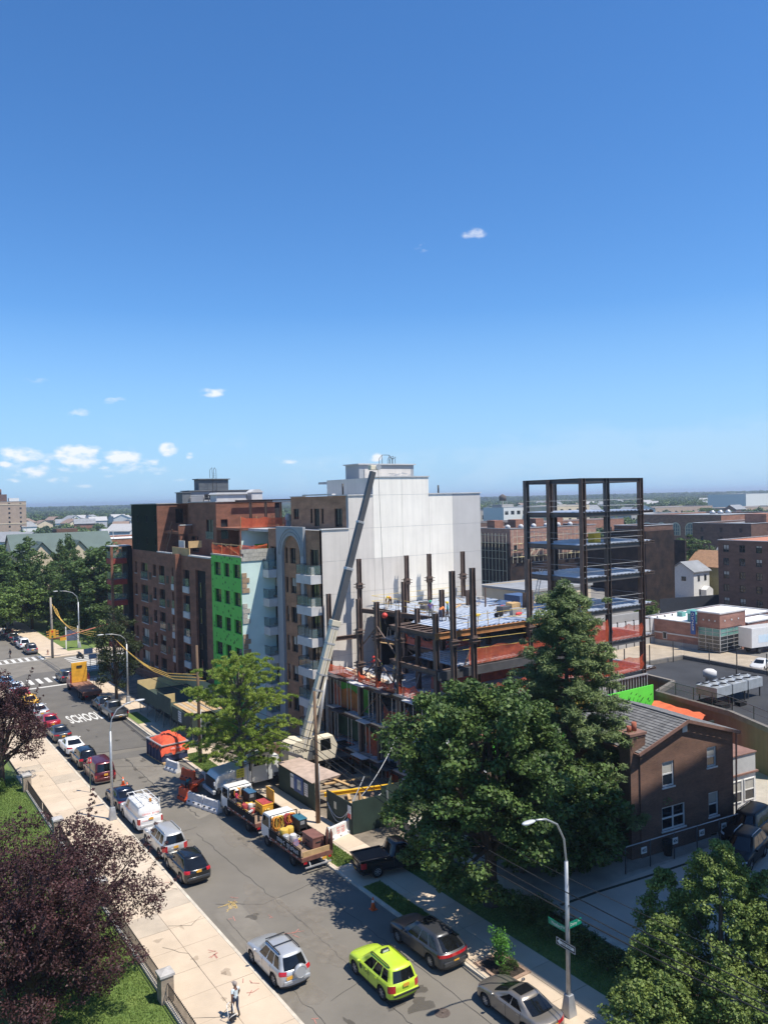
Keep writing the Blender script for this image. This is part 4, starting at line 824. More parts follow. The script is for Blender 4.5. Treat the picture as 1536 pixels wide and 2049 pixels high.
# ================================================================== brick house, right
M_hb = brick_mat('house_brick', (.22, .10, .06), (.15, .068, .042), (.17, .12, .09), ms=.014, big=.2)
M_hroof = pm('slate_roof', (.15, .15, .152), rough=.85, var=.25, scale=2.2, island=.18)
M_trimw = pm('white_trim', (.70, .69, .66), rough=.6, var=.06); M_copper = pm('brown_trim', (.22, .12, .09), rough=.7, var=.2)
HA = R_(-6.5); Hs = thing('brick_house', 'dark brick gabled house with slate roof, chimney and white bay beyond the lot', 'house', (43.2, 34.3, LOTZ), HA)
HW_, HD, HE, HR = 8.95, 7.6, 7.2, 8.6      # width, depth, eaves, ridge above the lot
hh = [(2.0, 4.3, 3.1, 6.0), (6.3, 4.9, 7.25, 6.3), (1.9, 1.35, 4.1, 2.95), (6.4, 1.4, 7.4, 3.1), (6.6, -.4, 7.4, .2), (3.5, 7.75, 3.95, 8.35)]
g = MB(); wall(g, (0, 0, -.8), YU, NY, HW_, HE+.8, [(a, b+.8, c, d+.8) for a, b, c, d in hh[:5]], .14)
g.quad((0, 0, HE), (HW_, 0, HE), (HW_*.47, 0, HR)); g.quad((0, 0, -.8), (0, HD, -.8), (0, HD, HE), (0, 0, HE)); g.quad((HW_, HD, -.8), (HW_, 0, -.8), (HW_, 0, HE), (HW_, HD, HE)); g.quad((HW_, HD, -.8), (0, HD, -.8), (0, HD, HE), (HW_, HD, HE)); g.quad((HW_, HD, HE), (0, HD, HE), (HW_*.47, HD, HR)); g.build('brick_wall', M_hb, Hs)
for i, r in enumerate(hh[:4]): window(Hs, (0, 0, 0), YU, NY, r, .12, M_trimw, M_gl, fw_=.1, mull=1 if r[2]-r[0] > 2 else 0, rail=1, sill=M_trimw, pane2=(M_blind, .55) if i != 2 else None, world=False)
window(Hs, (0, 0, 0), YU, NY, hh[4], .12, M_trimw, M_gl, fw_=.06, world=False)
v_ = MB(); v_.box((3.95, -.03, 7.75), (4.4, -.002, 8.4)); v_.build('gable_vent', M_trimw, Hs)
# slate courses: real overlapping strips, one part per slope
rx = HW_*.47
def slope(x0, z0, x1, z1, nm):
    b = MB(); n_ = 16; L_ = math.hypot(x1-x0, z1-z0); ux, uz = (x1-x0)/L_, (z1-z0)/L_; nx, nz = -uz, ux
    if nz < 0: nx, nz = -nx, -nz
    rr_ = random.Random(5)
    for i in range(n_):
        a, c = L_*i/n_, L_*(i+1)/n_+.03; y = -.28+(i % 2)*-.1
        while y < HD+.2:
            w_ = rr_.uniform(.36, .5); t0, t1 = .045+rr_.uniform(0, .012), .012; ye = min(y+w_-.012, HD+.25); ys_ = max(y, -.3)
            p = [(x0+ux*a+nx*t0, ys_, z0+uz*a+nz*t0), (x0+ux*a+nx*t0, ye, z0+uz*a+nz*t0), (x0+ux*c+nx*t1, ye, z0+uz*c+nz*t1), (x0+ux*c+nx*t1, ys_, z0+uz*c+nz*t1), (x0+ux*a, ys_, z0+uz*a), (x0+ux*a, ye, z0+uz*a)]
            b.add(p, [(0, 1, 2, 3), (4, 5, 1, 0)]); y += w_
    return b.build(nm, M_hroof, Hs, kind='stuff')
slope(-.35, HE-.12, rx, HR+.03, 'roof_slates'); slope(HW_+.35, HE-.12, rx, HR+.03, 'roof_slates')
r_ = MB(); r_.bar((rx, -.32, HR+.08), (rx, HD+.3, HR+.08), .22, .08); r_.build('ridge', M_hroof, Hs)
r_ = MB(); r_.bar((-.4, -.33, HE-.2), (rx, -.33, HR-.04), .06, .22); r_.bar((HW_+.4, -.33, HE-.2), (rx, -.33, HR-.04), .06, .22); r_.build('verge_board', M_copper, Hs)
r_ = MB(); r_.bar((-.42, -.3, HE-.2), (-.42, HD+.2, HE-.2), .14, .12); r_.build('gutter', M_copper, Hs); r_ = MB(); r_.bar((HW_+.42, -.3, HE-.2), (HW_+.42, HD+.2, HE-.2), .14, .12); r_.bar((HW_+.25, -.1, HE-.3), (HW_+.12, -.1, 0), .09); r_.build('gutter', M_copper, Hs)
c = MB(); c.box((-.75, .1, -.8), (.6, 1.1, 8.15)); co = c.build('chimney', M_hb, Hs); c = MB(); c.box((-.83, .02, 8.15), (.68, 1.18, 8.32)); c.box((-.78, .07, 8.0), (.63, 1.13, 8.08)); c.build('chimney_cap', M_copper, co); c = MB(); c.tube([(.1, .6, 8.3), (.1, .6, 8.9)], .17, 10); c.tube([(-.35, .6, 8.3), (-.35, .6, 8.7)], .15, 10); c.build('chimney_pot', pm('terracotta', (.32, .10, .06), rough=.9), co)
# white bay on the east side
b = MB(); b.box((HW_+.02, .5, 1.4), (HW_+3.0, 4.5, 3.5)); b.build('bay_wall', M_trimw, Hs)
for i in range(5): q = MB(); q.box((HW_, .47, .35+i*.21), (HW_+3.05, .5, .35+i*.21+.19)); q.build('siding_board', M_trimw, Hs)
b = MB(); b.box((HW_+.02, .52, .3), (HW_+3.03, 4.5, 1.4)); b.build('bay_base', M_trimw, Hs)
b = MB(); b.box((HW_+.0, .45, -.8), (HW_+2.95, 4.4, .28)); b.build('bay_footing', M_conc2, Hs)
for x in (.35, 1.7): window(Hs, (HW_, .5, 0), YU, NY, (x, 1.55, x+1.1, 3.15), -.02, M_trimw, M_gl, fw_=.07, rail=1, pane2=(M_blind, .5), world=False)
b = MB(); b.box((HW_+.02, .5, 3.62), (HW_+3.0, 4.4, 4.95)); b.build('bay_parapet', pm('pale_render', (.50, .50, .49), rough=.9, var=.08), Hs); b = MB(); b.box((HW_, .38, 3.5), (HW_+3.2, 4.6, 3.62)); b.box((HW_, .42, 4.95), (HW_+3.1, 4.5, 5.02)); b.build('bay_cornice', M_copper, Hs)
b = MB(); b.box((HW_+.05, 4.6, 4.2), (HW_+3.6, 4.75, 6.2)); b.build('dark_awning', pm('dark_green_cloth', (.012, .02, .016), rough=.9), Hs)
# chain-link fence with numbered bay plates, bins, hedge
FN = thing('chain_link_fence', 'chain link fence with white number plates before the brick house', 'fence', (40.6, 34.0, LOTZ), HA)
for i in range(6): p = MB(); p.cyl((i*2.15, -.55, 0), (i*2.15, -.55, 1.75), .04, 8); p.build('post', M_rail, FN)
p = MB(); p.cyl((0, -.55, 1.72), (12.5, -.55, 1.72), .035, 8); p.build('top_rail', M_stud, FN)
p = MB(); p.quad((0, -.55, .05), (12.4, -.55, .05), (12.4, -.55, 1.7), (0, -.55, 1.7)); p.build('mesh', pm('chain_mesh', (.10, .10, .10), rough=.6, metal=.5, alpha=.22), FN)
M_num = pm('sign_black', (.015, .015, .015), rough=.7)
for i, (x, t_) in enumerate(((1.55, '403'), (4.35, '404'), (6.85, '405'), (9.0, '406'))):
    q = MB(); q.box((x-.24, -.62, 1.0), (x+.24, -.60, 1.42)); qo = q.build('number_plate', M_trimw, FN); piece('lettering', text_mesh(t_, .22, M_num, bold=.02, width=.36), qo, (x, -.625, 1.21), (R_(90), 0, 0))
def bin_(x, y, lb): b = MB(); b.tube([(x, y, LOTZ-.02), (x, y, LOTZ+.9), (x, y, LOTZ+.92), (x, y, LOTZ+1.0)], [.26, .34, .37, .3], 14); tag(b.build('rubbish_bin', M_blk), lb, 'bin')
bin_(45.0, 33.6, 'black rubbish bin behind the fence under the 404 plate')
# ================================================================== buildings behind
M_b1 = brick_mat('brown_brick', (.17, .083, .052), (.13, .065, .042), (.13, .10, .09), ms=.008); M_b2 = brick_mat('orange_brick', (.36, .145, .085), (.30, .12, .07), (.3, .2, .15), ms=.008); M_cream = pm('cream_render', (.66, .54, .38), rough=.95, var=.08, scale=.3); M_beige = pm('beige_brick', (.42, .31, .23), rough=.95, var=.1, scale=.4); M_winw = pm('pale_window_frame', (.5, .5, .48), rough=.7)
M_roofK = pm('black_roof_felt', (.032, .033, .036), rough=.9, var=.25, scale=.3, detail=6); M_roofW = pm('white_roof', (.74, .73, .72), rough=.9, var=.06, scale=.2); M_roofG = pm('grey_roof', (.24, .25, .26), rough=.9, var=.15, scale=.5); M_roofGr = pm('green_metal_roof', (.095, .13, .115), rough=.8, var=.12, scale=.3); M_wallgrey = pm('grey_render', (.36, .35, .33), rough=.95, var=.1, scale=.4)
def block(root, x0, y0, x1, y1, z0, z1, m, roofm, rows=0, cols_x=0, cols_y=0, wz=1.5, ww=1.1, sill=.9, fh=None, frame=None, nm='wall', par=.5, mull=0):
    """flat-roofed block with real window openings on the two faces that show (-x and -y)"""
    fh = fh or ((z1-z0)/max(1, rows)); b = MB()
    def grid(n, L): return [] if not n else [(L*(i+.5)/n-ww/2, r*fh+sill, L*(i+.5)/n+ww/2, r*fh+sill+wz) for i in range(n) for r in range(rows)]
    ha, hb_ = grid(cols_x, x1-x0), grid(cols_y, y1-y0)
    wall(b, (x0, y0, z0), YU, NY, x1-x0, z1-z0, ha, .2); wall(b, (x0, y0, z0), XU, NX, y1-y0, z1-z0, hb_, .2)
    b.quad((x1, y0, z0), (x1, y1, z0), (x1, y1, z1), (x1, y0, z1)); b.quad((x1, y1, z0), (x0, y1, z0), (x0, y1, z1), (x1, y1, z1)); b.build(nm, m, root, True)
    for r in ha: window(root, (x0, y0, z0), YU, NY, r, .15, frame or M_frame, M_gl, rail=1, mull=mull, fw_=.09, pane2=(M_blind, random.uniform(.3, .8)) if random.random() < .3 else None)
    for r in hb_: window(root, (x0, y0, z0), XU, NX, r, .15, frame or M_frame, M_gl, rail=1, mull=mull, fw_=.09, pane2=(M_blind, random.uniform(.3, .8)) if random.random() < .3 else None)
    q = MB(); q.box((x0+.3, y0+.3, z1-par-.1), (x1-.3, y1-.3, z1-par)); q.build('roof', roofm, root, True)
    c = MB(); c.box((x0-.1, y0-.1, z1), (x1+.1, y0+.35, z1+.12)); c.box((x0-.1, y0+.35, z1), (x0+.35, y1, z1+.12)); c.box((x1-.35, y0+.35, z1), (x1+.1, y1, z1+.12)); c.box((x0-.1, y1, z1), (x1+.1, y1+.1, z1+.12)); c.build('coping', M_cop, root, True)
def gable(root, x0, y0, x1, y1, z0, z1, m, roofm, axis='y', rise=2.2, over=.4):
    b = MB(); b.box((x0, y0, z0), (x1, y1, z1)); b.build('wall', m, root, True); r = MB()
    if axis == 'y':
        xm = (x0+x1)/2; w_ = MB(); w_.prism([(x0, z1), (x1, z1), (xm, z1+rise)], 'y', y0+.003, y1-.003); w_.build('gable_wall', m, root, True)
        for xa, s in ((x0-over, 1), (x1+over, -1)): r.prism([(xa, z1-.15), (xm, z1+rise+.05), (xm, z1+rise+.22), (xa, z1+.03)], 'y', y0-over, y1+over)
    else:
        ym = (y0+y1)/2; w_ = MB(); w_.prism([(y0, z1), (y1, z1), (ym, z1+rise)], 'x', x0+.003, x1-.003); w_.build('gable_wall', m, root, True)
        for ya in (y0-over, y1+over): r.prism([(ya, z1-.15), (ym, z1+rise+.05), (ym, z1+rise+.22), (ya, z1+.03)], 'x', x0-over, x1+over)
    return r.build('roof', roofm, root, True)
# --- flat black-roofed store behind the house
K = thing('black_roof_store', 'low store with flat black roof and tan parapet walls behind the house', 'building', (67, 42, 0))
SZ = 4.6; pts = [(67.4, 51.3), (66.2, 42.5), (63.7, 36.8), (84.2, 34.7), (84.1, 49.4), (84.6, 60.5), (73.3, 61.3), (72.4, 53.0)]; ctr = Vector((75, 48, 0))
b = MB(); b.prism(pts, 'z', 0, SZ); b.build('wall', pm('tan_store_wall', (.23, .175, .12), rough=.95, var=.12, scale=.4, streak=.2), K, True)
b = MB(); b.prism([(x+(75-x)*.02, y+(48-y)*.02) for x, y in pts], 'z', SZ, SZ+.02); b.build('roof', M_roofK, K, True)
b = MB()
for (xa, ya), (xb, yb) in zip(pts, pts[1:]+pts[:1]): b.bar((xa, ya, SZ+.22), (xb, yb, SZ+.22), .4, .45)
b.build('parapet', pm('store_parapet', (.20, .18, .155), rough=.95, var=.15), K, True)
b = MB()
for (xa, ya), (xb, yb) in zip(pts[:3], pts[1:3]):
    n_ = int(math.hypot(xb-xa, yb-ya)/2.2)
    for i in range(n_+1): b.bar((xa+(xb-xa)*i/n_+.3, ya+(yb-ya)*i/n_, SZ+.4), (xa+(xb-xa)*i/n_+.3, ya+(yb-ya)*i/n_, SZ+1.6), .06)
    b.bar((xa+.3, ya, SZ+1.6), (xb+.3, yb, SZ+1.6), .05); b.bar((xa+.3, ya, SZ+1.0), (xb+.3, yb, SZ+1.0), .03)
b.build('roof_fence', M_rail, K, True)
for x, y in ((83.3, 49), (83.5, 52.7), (83.8, 56.4), (82, 60), (78, 60.3), (74, 60.7)): MB().bar((x, y, SZ), (x, y, SZ+2.5), .09).build('fence_post', M_rail, K, True)
for p_, q_, h_ in (((67.7, 51.3), (66.5, 42.5), 1.6), ((84.1, 49.4), (84.6, 60.5), 2.4), ((84.5, 60.5), (73.3, 61.3), 2.4)): MB().quad((*p_, SZ+.2), (*q_, SZ+.2), (*q_, SZ+h_), (*p_, SZ+h_)).build('fence_mesh', MATS['chain_mesh'], K, True)
M_galvu = pm('galv_unit', (.42, .44, .45), rough=.5, metal=.3, var=.1)
for k, x in enumerate((68.6, 71.2, 73.8)):
    b = MB(); b.box((x-1.2, 44.6, SZ+1.0), (x+1.2, 46.8, SZ+1.9)); hv = b.build('condenser_unit', M_galvu, K, True)
    for dx in (-.62, .62):
        for y in (45.15, 46.25): MB().cyl((x+dx, y, SZ+1.9), (x+dx, y, SZ+2.0), .42, 14).build('fan_ring', M_galvu, hv, True); MB().cyl((x+dx, y, SZ+2.0), (x+dx, y, SZ+2.02), .34, 14).build('fan_grille', M_blk, hv, True)
    for y in (44.8, 46.6): MB().bar((x-1.0, y, SZ), (x-1.0, y, SZ+1.0), .1).build('support_leg', M_rail, hv, True); MB().bar((x+1.0, y, SZ), (x+1.0, y, SZ+1.0), .1).build('support_leg', M_rail, hv, True)
b = MB(); b.tube([(75.4, 50.7, SZ), (75.4, 50.7, SZ+.8), (75.4, 50.7, SZ+.82), (75.4, 50.7, SZ+1.4), (75.4, 50.7, SZ+1.6)], [.45, .45, .7, .7, .4], 16); b.build('roof_fan', M_slabw, K, True); b = MB(); b.box((77.2, 48.7, SZ), (78.3, 49.6, SZ+.5)); b.cyl((77.7, 49.1, SZ+.5), (77.7, 49.1, SZ+1.6), .06, 8); b.build('roof_hatch', M_blk, K, True)
b = MB(); b.box((67.2, 44.0, SZ), (68.6, 46.6, SZ+.45)); b.box((69.5, 43.6, SZ), (70.6, 44.2, SZ+.4)); b.build('roof_duct', M_blk, K, True)
# orange sheeted annexe and a green panel between store and frame
A_ = thing('netted_annexe', 'low annexe roofed with orange netting behind the house roof', 'building', (62, 46, 0)); b = MB(); vs = []; n_ = 9; P4 = ((66.4, 50.9), (65.6, 44.6), (61.6, 43.0), (61.2, 47.9))
for j in range(n_+1):
    for i in range(n_+1):
        u, v = i/n_, j/n_; x = (P4[0][0]*(1-u)+P4[1][0]*u)*(1-v)+(P4[3][0]*(1-u)+P4[2][0]*u)*v; y = (P4[0][1]*(1-u)+P4[1][1]*u)*(1-v)+(P4[3][1]*(1-u)+P4[2][1]*u)*v; vs.append((x, y, 4.35+random.gauss(0, .05)-.35*v-.25*math.sin(math.pi*u)*math.sin(math.pi*v)))
b.add(vs, [(j*(n_+1)+i, j*(n_+1)+i+1, (j+1)*(n_+1)+i+1, (j+1)*(n_+1)+i) for j in range(n_) for i in range(n_)], True); b.build('net_roof', pm('orange_sheet', (.62, .13, .05), rough=.85, var=.25, scale=1.2, bump=.4), A_, True)
b = MB(); b.prism([(x, y) for x, y in P4], 'z', 0, 3.7); b.build('wall', pm('orange_sheet_side', (.60, .12, .045), rough=.85, var=.2, scale=1.2, bump=.4), A_, True)
b = MB(); b.box((60.4, 41.2, 0), (63.2, 41.35, 4.3)); b.build('green_sheet', M_greenL, A_, True)
# --- bank with glass corner
BK = thing('bank_building', 'single storey red brick building with white roof and glazed corner pavilion', 'building', (111, 73, 0))
M_bank = brick_mat('bank_brick', (.34, .15, .105), (.29, .125, .09), (.3, .22, .18), ms=.008)
block(BK, 111, 76.6, 133, 87, 0, 4.1, M_bank, M_roofW, par=.04); block(BK, 118.0, 72.5, 128, 76.55, 0, 4.0, M_bank, M_roofW, par=.04)
b = MB(); b.box((110.9, 76.6, 1.9), (110.99, 87, 2.1)); b.build('stone_band', M_slabw, BK, True); b = MB(); b.box((110.9, 76.6, 0), (111.0, 87, .8)); b.build('plinth', M_wallgrey, BK, True)
b = MB(); b.box((110.7, 72.6, 3.9), (117.5, 76.5, 6.1)); b.build('pavilion_head', M_bank, BK, True); b = MB(); b.box((110.6, 72.5, 6.1), (117.6, 76.6, 6.3)); b.build('pavilion_coping', M_slabw, BK, True); b = MB(); b.box((110.9, 72.8, 6.3), (117.3, 76.3, 6.34)); b.build('pavilion_roof', M_roofW, BK, True)
for j, y in enumerate((73.4, 74.4, 75.4)): b = MB(); b.box((110.66, y-.12, 4.9), (110.7, y+.12, 5.14)); b.build('stone_dot', M_slabw, BK, True)
for j, x in enumerate((112, 113.8, 115.6)): b = MB(); b.box((x-.12, 72.55, 4.9), (x+.12, 72.6, 5.14)); b.build('stone_dot', M_slabw, BK, True)
M_teg = pm('teal_glass', (.16, .32, .28), rough=.12, var=.15, scale=.8); 
for r in range(6):
    for k in range(3):
        b = MB(); b.box((110.85, 72.75+k*1.22, .35+r*.58), (110.9, 73.92+k*1.22, .88+r*.58)); b.build('pane', M_teg if r > 3 else M_gl, BK, True); b = MB(); b.box((111.05+k*1.75, 72.7, .35+r*.58), (112.7+k*1.75, 72.75, .88+r*.58)); b.build('pane', M_teg if r > 3 else M_gl, BK, True)
b = MB()
for r in range(7): b.box((110.8, 72.65, .3+r*.58-.03), (110.88, 76.5, .3+r*.58+.03)); b.box((110.88, 72.65, .3+r*.58-.03), (116.4, 72.72, .3+r*.58+.03))
for k in range(4): b.box((110.82, 72.66+k*1.22, .3), (110.9, 72.74+k*1.22, 3.85)); b.box((110.95+k*1.75, 72.67, .3), (111.03+k*1.75, 72.74, 3.85))
b.build('mullion', M_stud, BK, True); b = MB(); b.box((110.9, 72.8, .3), (116.4, 76.4, .35)); b.box((112.5, 74, .3), (116.4, 76.4, 3.85)); b.build('interior', M_int, BK, True); b = MB(); b.box((116.45, 72.6, 0), (117.5, 76.5, 3.9)); b.build('pier', M_bank, BK, True)
b = MB(); b.box((110.1, 76.5, 2.6), (110.25, 77.3, 6.2)); bo = b.build('blue_banner', pm('sign_blue', (.02, .08, .28), rough=.5), BK, True); q = MB(); q.tube([(110.09, 76.9+.22*math.cos(a*.63), 5.75+.22*math.sin(a*.63)) for a in range(11)], .04, 5); q.build('banner_ring', M_trimw, bo, True)
e_ = Matrix(((0, 0, -1), (0, -1, 0), (-1, 0, 0))).to_euler(); scribble(bo, (110.09-111, 76.9-73, 4.2), tuple(e_), 2.2, .35, M_trimw, 6, (), 2)
b = MB(); b.box((110.9, 82.3, 1.0), (110.98, 83.1, 2.2)); b.build('side_window_frame', M_slabw, BK, True); b = MB(); b.box((110.86, 82.42, 1.12), (110.9, 82.98, 2.08)); b.build('side_window', M_gl, BK, True)
b = MB(); b.box((112.6, 77.4, 3.8), (114.6, 79.6, 5.4)); b.prism([(112.3, 5.4), (114.9, 5.4), (114.3, 5.9), (112.9, 5.9)], 'y', 77.2, 79.8); b.box((116, 83, 3.8), (117, 84, 4.8)); b.build('rooftop_unit', pm('teal_louvre', (.13, .34, .29), rough=.6, var=.15), BK, True)
b = MB(); b.box((119.5, 71.5, 2.3), (128, 72.45, 2.6)); b.build('canopy', M_roofW, BK, True)
# --- six-storey brick flats at the right edge
FA = thing('brick_flats', 'brown brick six storey flats at the right edge with orange roof rim', 'building', (145, 95, 0)); block(FA, 145, 78, 185, 95.2, -1, 15.2, M_b1, pm('orange_roof', (.45, .18, .10), rough=.9), rows=6, cols_x=8, cols_y=5, fh=2.62, wz=1.45, ww=1.25, sill=.8, mull=1, par=.1)
b = MB(); b.box((150, 82, 15.3), (151.2, 83.5, 17)); b.build('chimney', M_b1, FA, True)
FB = thing('brown_flats', 'dark brown flats with two small rooftop boxes behind the white house', 'building', (229, 155, 0)); block(FB, 214, 130, 250, 149, -1, 15.5, M_b1, M_roofG, rows=6, cols_x=2, cols_y=3, fh=2.6, wz=1.3, ww=1.0); b = MB(); b.box((232, 136, 15), (241, 143, 17.8)); b.box((239, 136, 17.8), (240.5, 138, 22)); b.build('roof_bulkhead', M_b2, FB, True)
FC = thing('red_flats', 'red brick flats with fire escapes behind the brown ones', 'building', (236, 128, 0)); block(FC, 226, 110, 262, 130, -1, 17, M_b2, M_roofG, rows=5, cols_x=4, cols_y=5, wz=1.4, ww=1.1)
# --- school with arched windows
SCH = thing('brick_school', 'orange brick school with tall arched windows', 'building', (262, 190, 0)); block(SCH, 258, 168, 300, 202, -1, 16.5, M_b2, M_roofG, rows=0)
for i in range(5):
    y = 172+i*6.3; b = MB(); b.box((257.7, y, 8.8), (257.95, y+4.2, 11.6)); b.prism([(y+2.1+2.1*math.cos(math.pi*k/12), 11.6+2.1*math.sin(math.pi*k/12)) for k in range(13)], 'x', 257.7, 257.95); b.build('arched_surround', M_cream, SCH, True); b = MB(); b.box((257.6, y+.4, 9.0), (257.7, y+3.8, 11.6)); b.prism([(y+2.1+1.7*math.cos(math.pi*k/12), 11.6+1.7*math.sin(math.pi*k/12)) for k in range(13)], 'x', 257.6, 257.7); b.build('arched_window', pm('grey_glass', (.18, .2, .2), rough=.2), SCH, True)
    b = MB()
    for k in range(3): b.box((257.5, y+.9+k*1.0, 9), (257.6, y+1.05+k*1.0, 13.0))
    b.box((257.5, y+.4, 10.2), (257.6, y+3.8, 10.35)); b.box((257.5, y+.4, 11.5), (257.6, y+3.8, 11.65)); b.build('glazing_bar', M_cream, SCH, True); b = MB(); b.box((257.6, y+.6, 4.2), (257.95, y+3.6, 7)); b.build('window', M_gl, SCH, True)
for k in range(3): b = MB(); b.tube([(268+k*5, 178, 16.5), (268+k*5, 178, 17.3), (268+k*5, 178, 18)], [1.0, 1.0, .2], 12); b.build('roof_ventilator', M_stud, SCH, True)
# --- scaffolded block behind the steel tower
SF = thing('scaffolded_block', 'long brick building wrapped in dark netting and scaffolding behind the steel tower', 'building', (170, 160, 0)); 
block(SF, 140, 109, 149.6, 117, -1, 18.0, M_b1, M_roofG, rows=0); b = MB(); b.box((139.4, 108.3, 0), (149, 108.9, 16.9)); b.box((139.3, 108.4, 0), (139.9, 117.6, 16.9)); M_netK = pm('black_debris_net', (.022, .020, .020), rough=.95, var=.55, scale=.5, bump=.9, col2=(.06, .040, .033), spec=.1); b.build('debris_net', M_netK, SF, True)
block(SF, 140, 150, 172, 165, -1, 16.6, brick_mat('pink_brick', (.40, .21, .15), (.36, .18, .13), (.3, .2, .16)), M_roofK, rows=3, cols_x=9, cols_y=4, fh=3.6, wz=1.6, ww=1.2, sill=4.6)
b = MB(); b.box((139.0, 149.2, 0), (172, 149.5, 9.5)); b.box((138.9, 149.5, 0), (139.3, 166, 13.0)); b.box((165.5, 117.3, 0), (166, 149, 13.5)); b.build('debris_net', M_netK, SF, True)
sc = MB(); rs_ = random.Random(2)
for i in range(22):
    x = 139.5+i*1.5; sc.bar((x, 148.6, 8), (x, 148.6, 15.5+rs_.uniform(-1, 1)), .09)
for z in (9.5, 11.2, 12.9, 14.6): sc.bar((139.5, 148.6, z), (171.5, 148.6, z), .1, .08)
for i in range(26): x = rs_.uniform(140, 170); z = rs_.choice((9.5, 11.2, 12.9)); sc.bar((x, 148.5, z), (x+1.7, 148.5, z+1.7), .08)
for i in range(12): y = 150+i*1.35; sc.bar((138.6, y, 0), (138.6, y, 15.5), .09)
for z in (3, 6, 9, 11, 13, 15): sc.bar((138.6, 150, z), (138.6, 166, z), .1, .08)
sc.build('scaffold', pm('pale_scaffold', (.55, .50, .36), rough=.7, var=.25), SF, True)
for x in np.arange(139.3, 149.5, 1.1): sc.bar((float(x), 108.1, 0), (float(x), 108.1, 17.2), .07)
for y in np.arange(108.4, 117.6, 1.1): sc.bar((139.1, float(y), 0), (139.1, float(y), 17.2), .07)
for z in np.arange(1.8, 17.5, 1.9): sc.bar((139.1, 108.1, float(z)), (149.4, 108.1, float(z)), .08, .06); sc.bar((139.1, 108.1, float(z)), (139.1, 117.5, float(z)), .08, .06)
pk_ = MB()
for i in range(26): x = rs_.uniform(139.5, 169); z = rs_.choice((9.4, 11.1, 12.8)); pk_.box((x, 148.2, z), (x+rs_.uniform(1, 3), 149.0, z+.12))
pk_.build('scaffold_boards', pm('yellow_boards', (.62, .52, .25), rough=.9, var=.2), SF, True)
b = MB()
for i in range(4): b.box((142+i*7.5, 158, 16.5), (145+i*7.5, 161, 18.6))
b.build('roof_bulkhead', M_b2, SF, True); b = MB()
for i in range(6): b.sphere((142+i*4.6, 153, 16.9), (.7, .7, .7), 8, 5)
b.build('roof_ventilator', M_slabw, SF, True)
# --- beige low building, grey wall and white fence panels behind the frame
BL = thing('beige_outbuilding', 'low beige rendered building with dark roof rim behind the frame', 'building', (100, 100, 0)); block(BL, 105, 108, 122, 122, 0, 7.3, M_cream, M_roofG, rows=0, par=.2); b = MB(); b.box((104.9, 111.5, 2.5), (105.0, 114, 5.2)); b.build('dark_opening', M_int, BL, True); b = MB(); b.box((104.7, 107.7, 7.0), (122.3, 108.0, 7.45)); b.box((104.7, 108, 7.0), (105.0, 122, 7.45)); b.build('roof_rim', M_wallgrey, BL, True)
GW = thing('grey_yard_wall', 'long grey yard wall with white fence panels behind the steel tower', 'wall', (95, 85, 0)); b = MB(); b.box((88, 92, 0), (118, 92.3, 3.9)); b.build('wall', M_wallgrey, GW, True)
for i in range(12): b = MB(); b.box((92+i*2.0, 84.8, 2.2), (93.75+i*2.0, 84.9, 4.2)); b.build('fence_panel', M_slabw, GW, True); b = MB(); b.box((93.8+i*2.0, 84.75, 0), (93.95+i*2.0, 84.95, 4.4)); b.build('fence_post', M_frame, GW, True)
b = MB(); b.box((92, 84.8, 0), (116, 84.9, 2.15)); b.build('lower_wall', M_wallgrey, GW, True)
CT = tag(MB().box((99, 104, 0), (102.5, 108.0, 7.2)).build('blue_container', pm('blue_container', (.06, .11, .22), rough=.6)), 'blue container upright beside the white end wall', 'container')
# --- houses on the right
WHs = thing('white_house', 'white gabled clapboard house behind the bank', 'house', (165, 115, 0)); gable(WHs, 161, 112, 167, 118.5, 0, 6.6, M_trimw, M_roofG, 'x', 2.0); b = MB()
for x, z in ((162.5, 4.4), (165, 4.4), (163, 1.2), (165.4, 1.2)): b.box((x, 111.93, z), (x+.8, 111.99, z+1.3))
b.box((160.93, 114, 4.4), (160.99, 115.2, 5.4)); b.build('window', M_gl, WHs, True); b = MB(); b.prism([(163.4, 0), (166, 0), (166, 2.4), (164.7, 3.2), (163.4, 2.4)], 'y', 110.4, 111.9); b.build('porch', M_trimw, WHs, True)
YH = thing('yellow_house', 'olive yellow house with brown tile roof next to the white house', 'house', (175, 112, 0)); gable(YH, 168.5, 109, 178, 119, 0, 7.2, pm('olive_siding', (.32, .28, .13), rough=.9), pm('brown_tiles', (.34, .19, .10), rough=.9, var=.2, scale=1.5), 'y', 3.4); b = MB(); b.box((170, 108.93, 4.2), (171.2, 108.99, 5.6)); b.box((174.5, 108.93, 4.2), (175.7, 108.99, 5.6)); b.build('window', M_gl, YH, True)
GHs = thing('grey_gabled_house', 'pale grey gabled house partly behind the yellow one', 'house', (195, 120, 0)); gable(GHs, 188, 116, 196, 124, 0, 9, M_slabw, M_roofG, 'y', 3.2)
DF = thing('dark_site_fence', 'dark screened fence behind the bank', 'fence', (150, 100, 0)); b = MB(); b.bar((138, 104, 1.6), (160, 98, 1.6), .1, 3.2); b.build('screen', pm('dark_screen', (.03, .035, .045), rough=.9), DF, True)
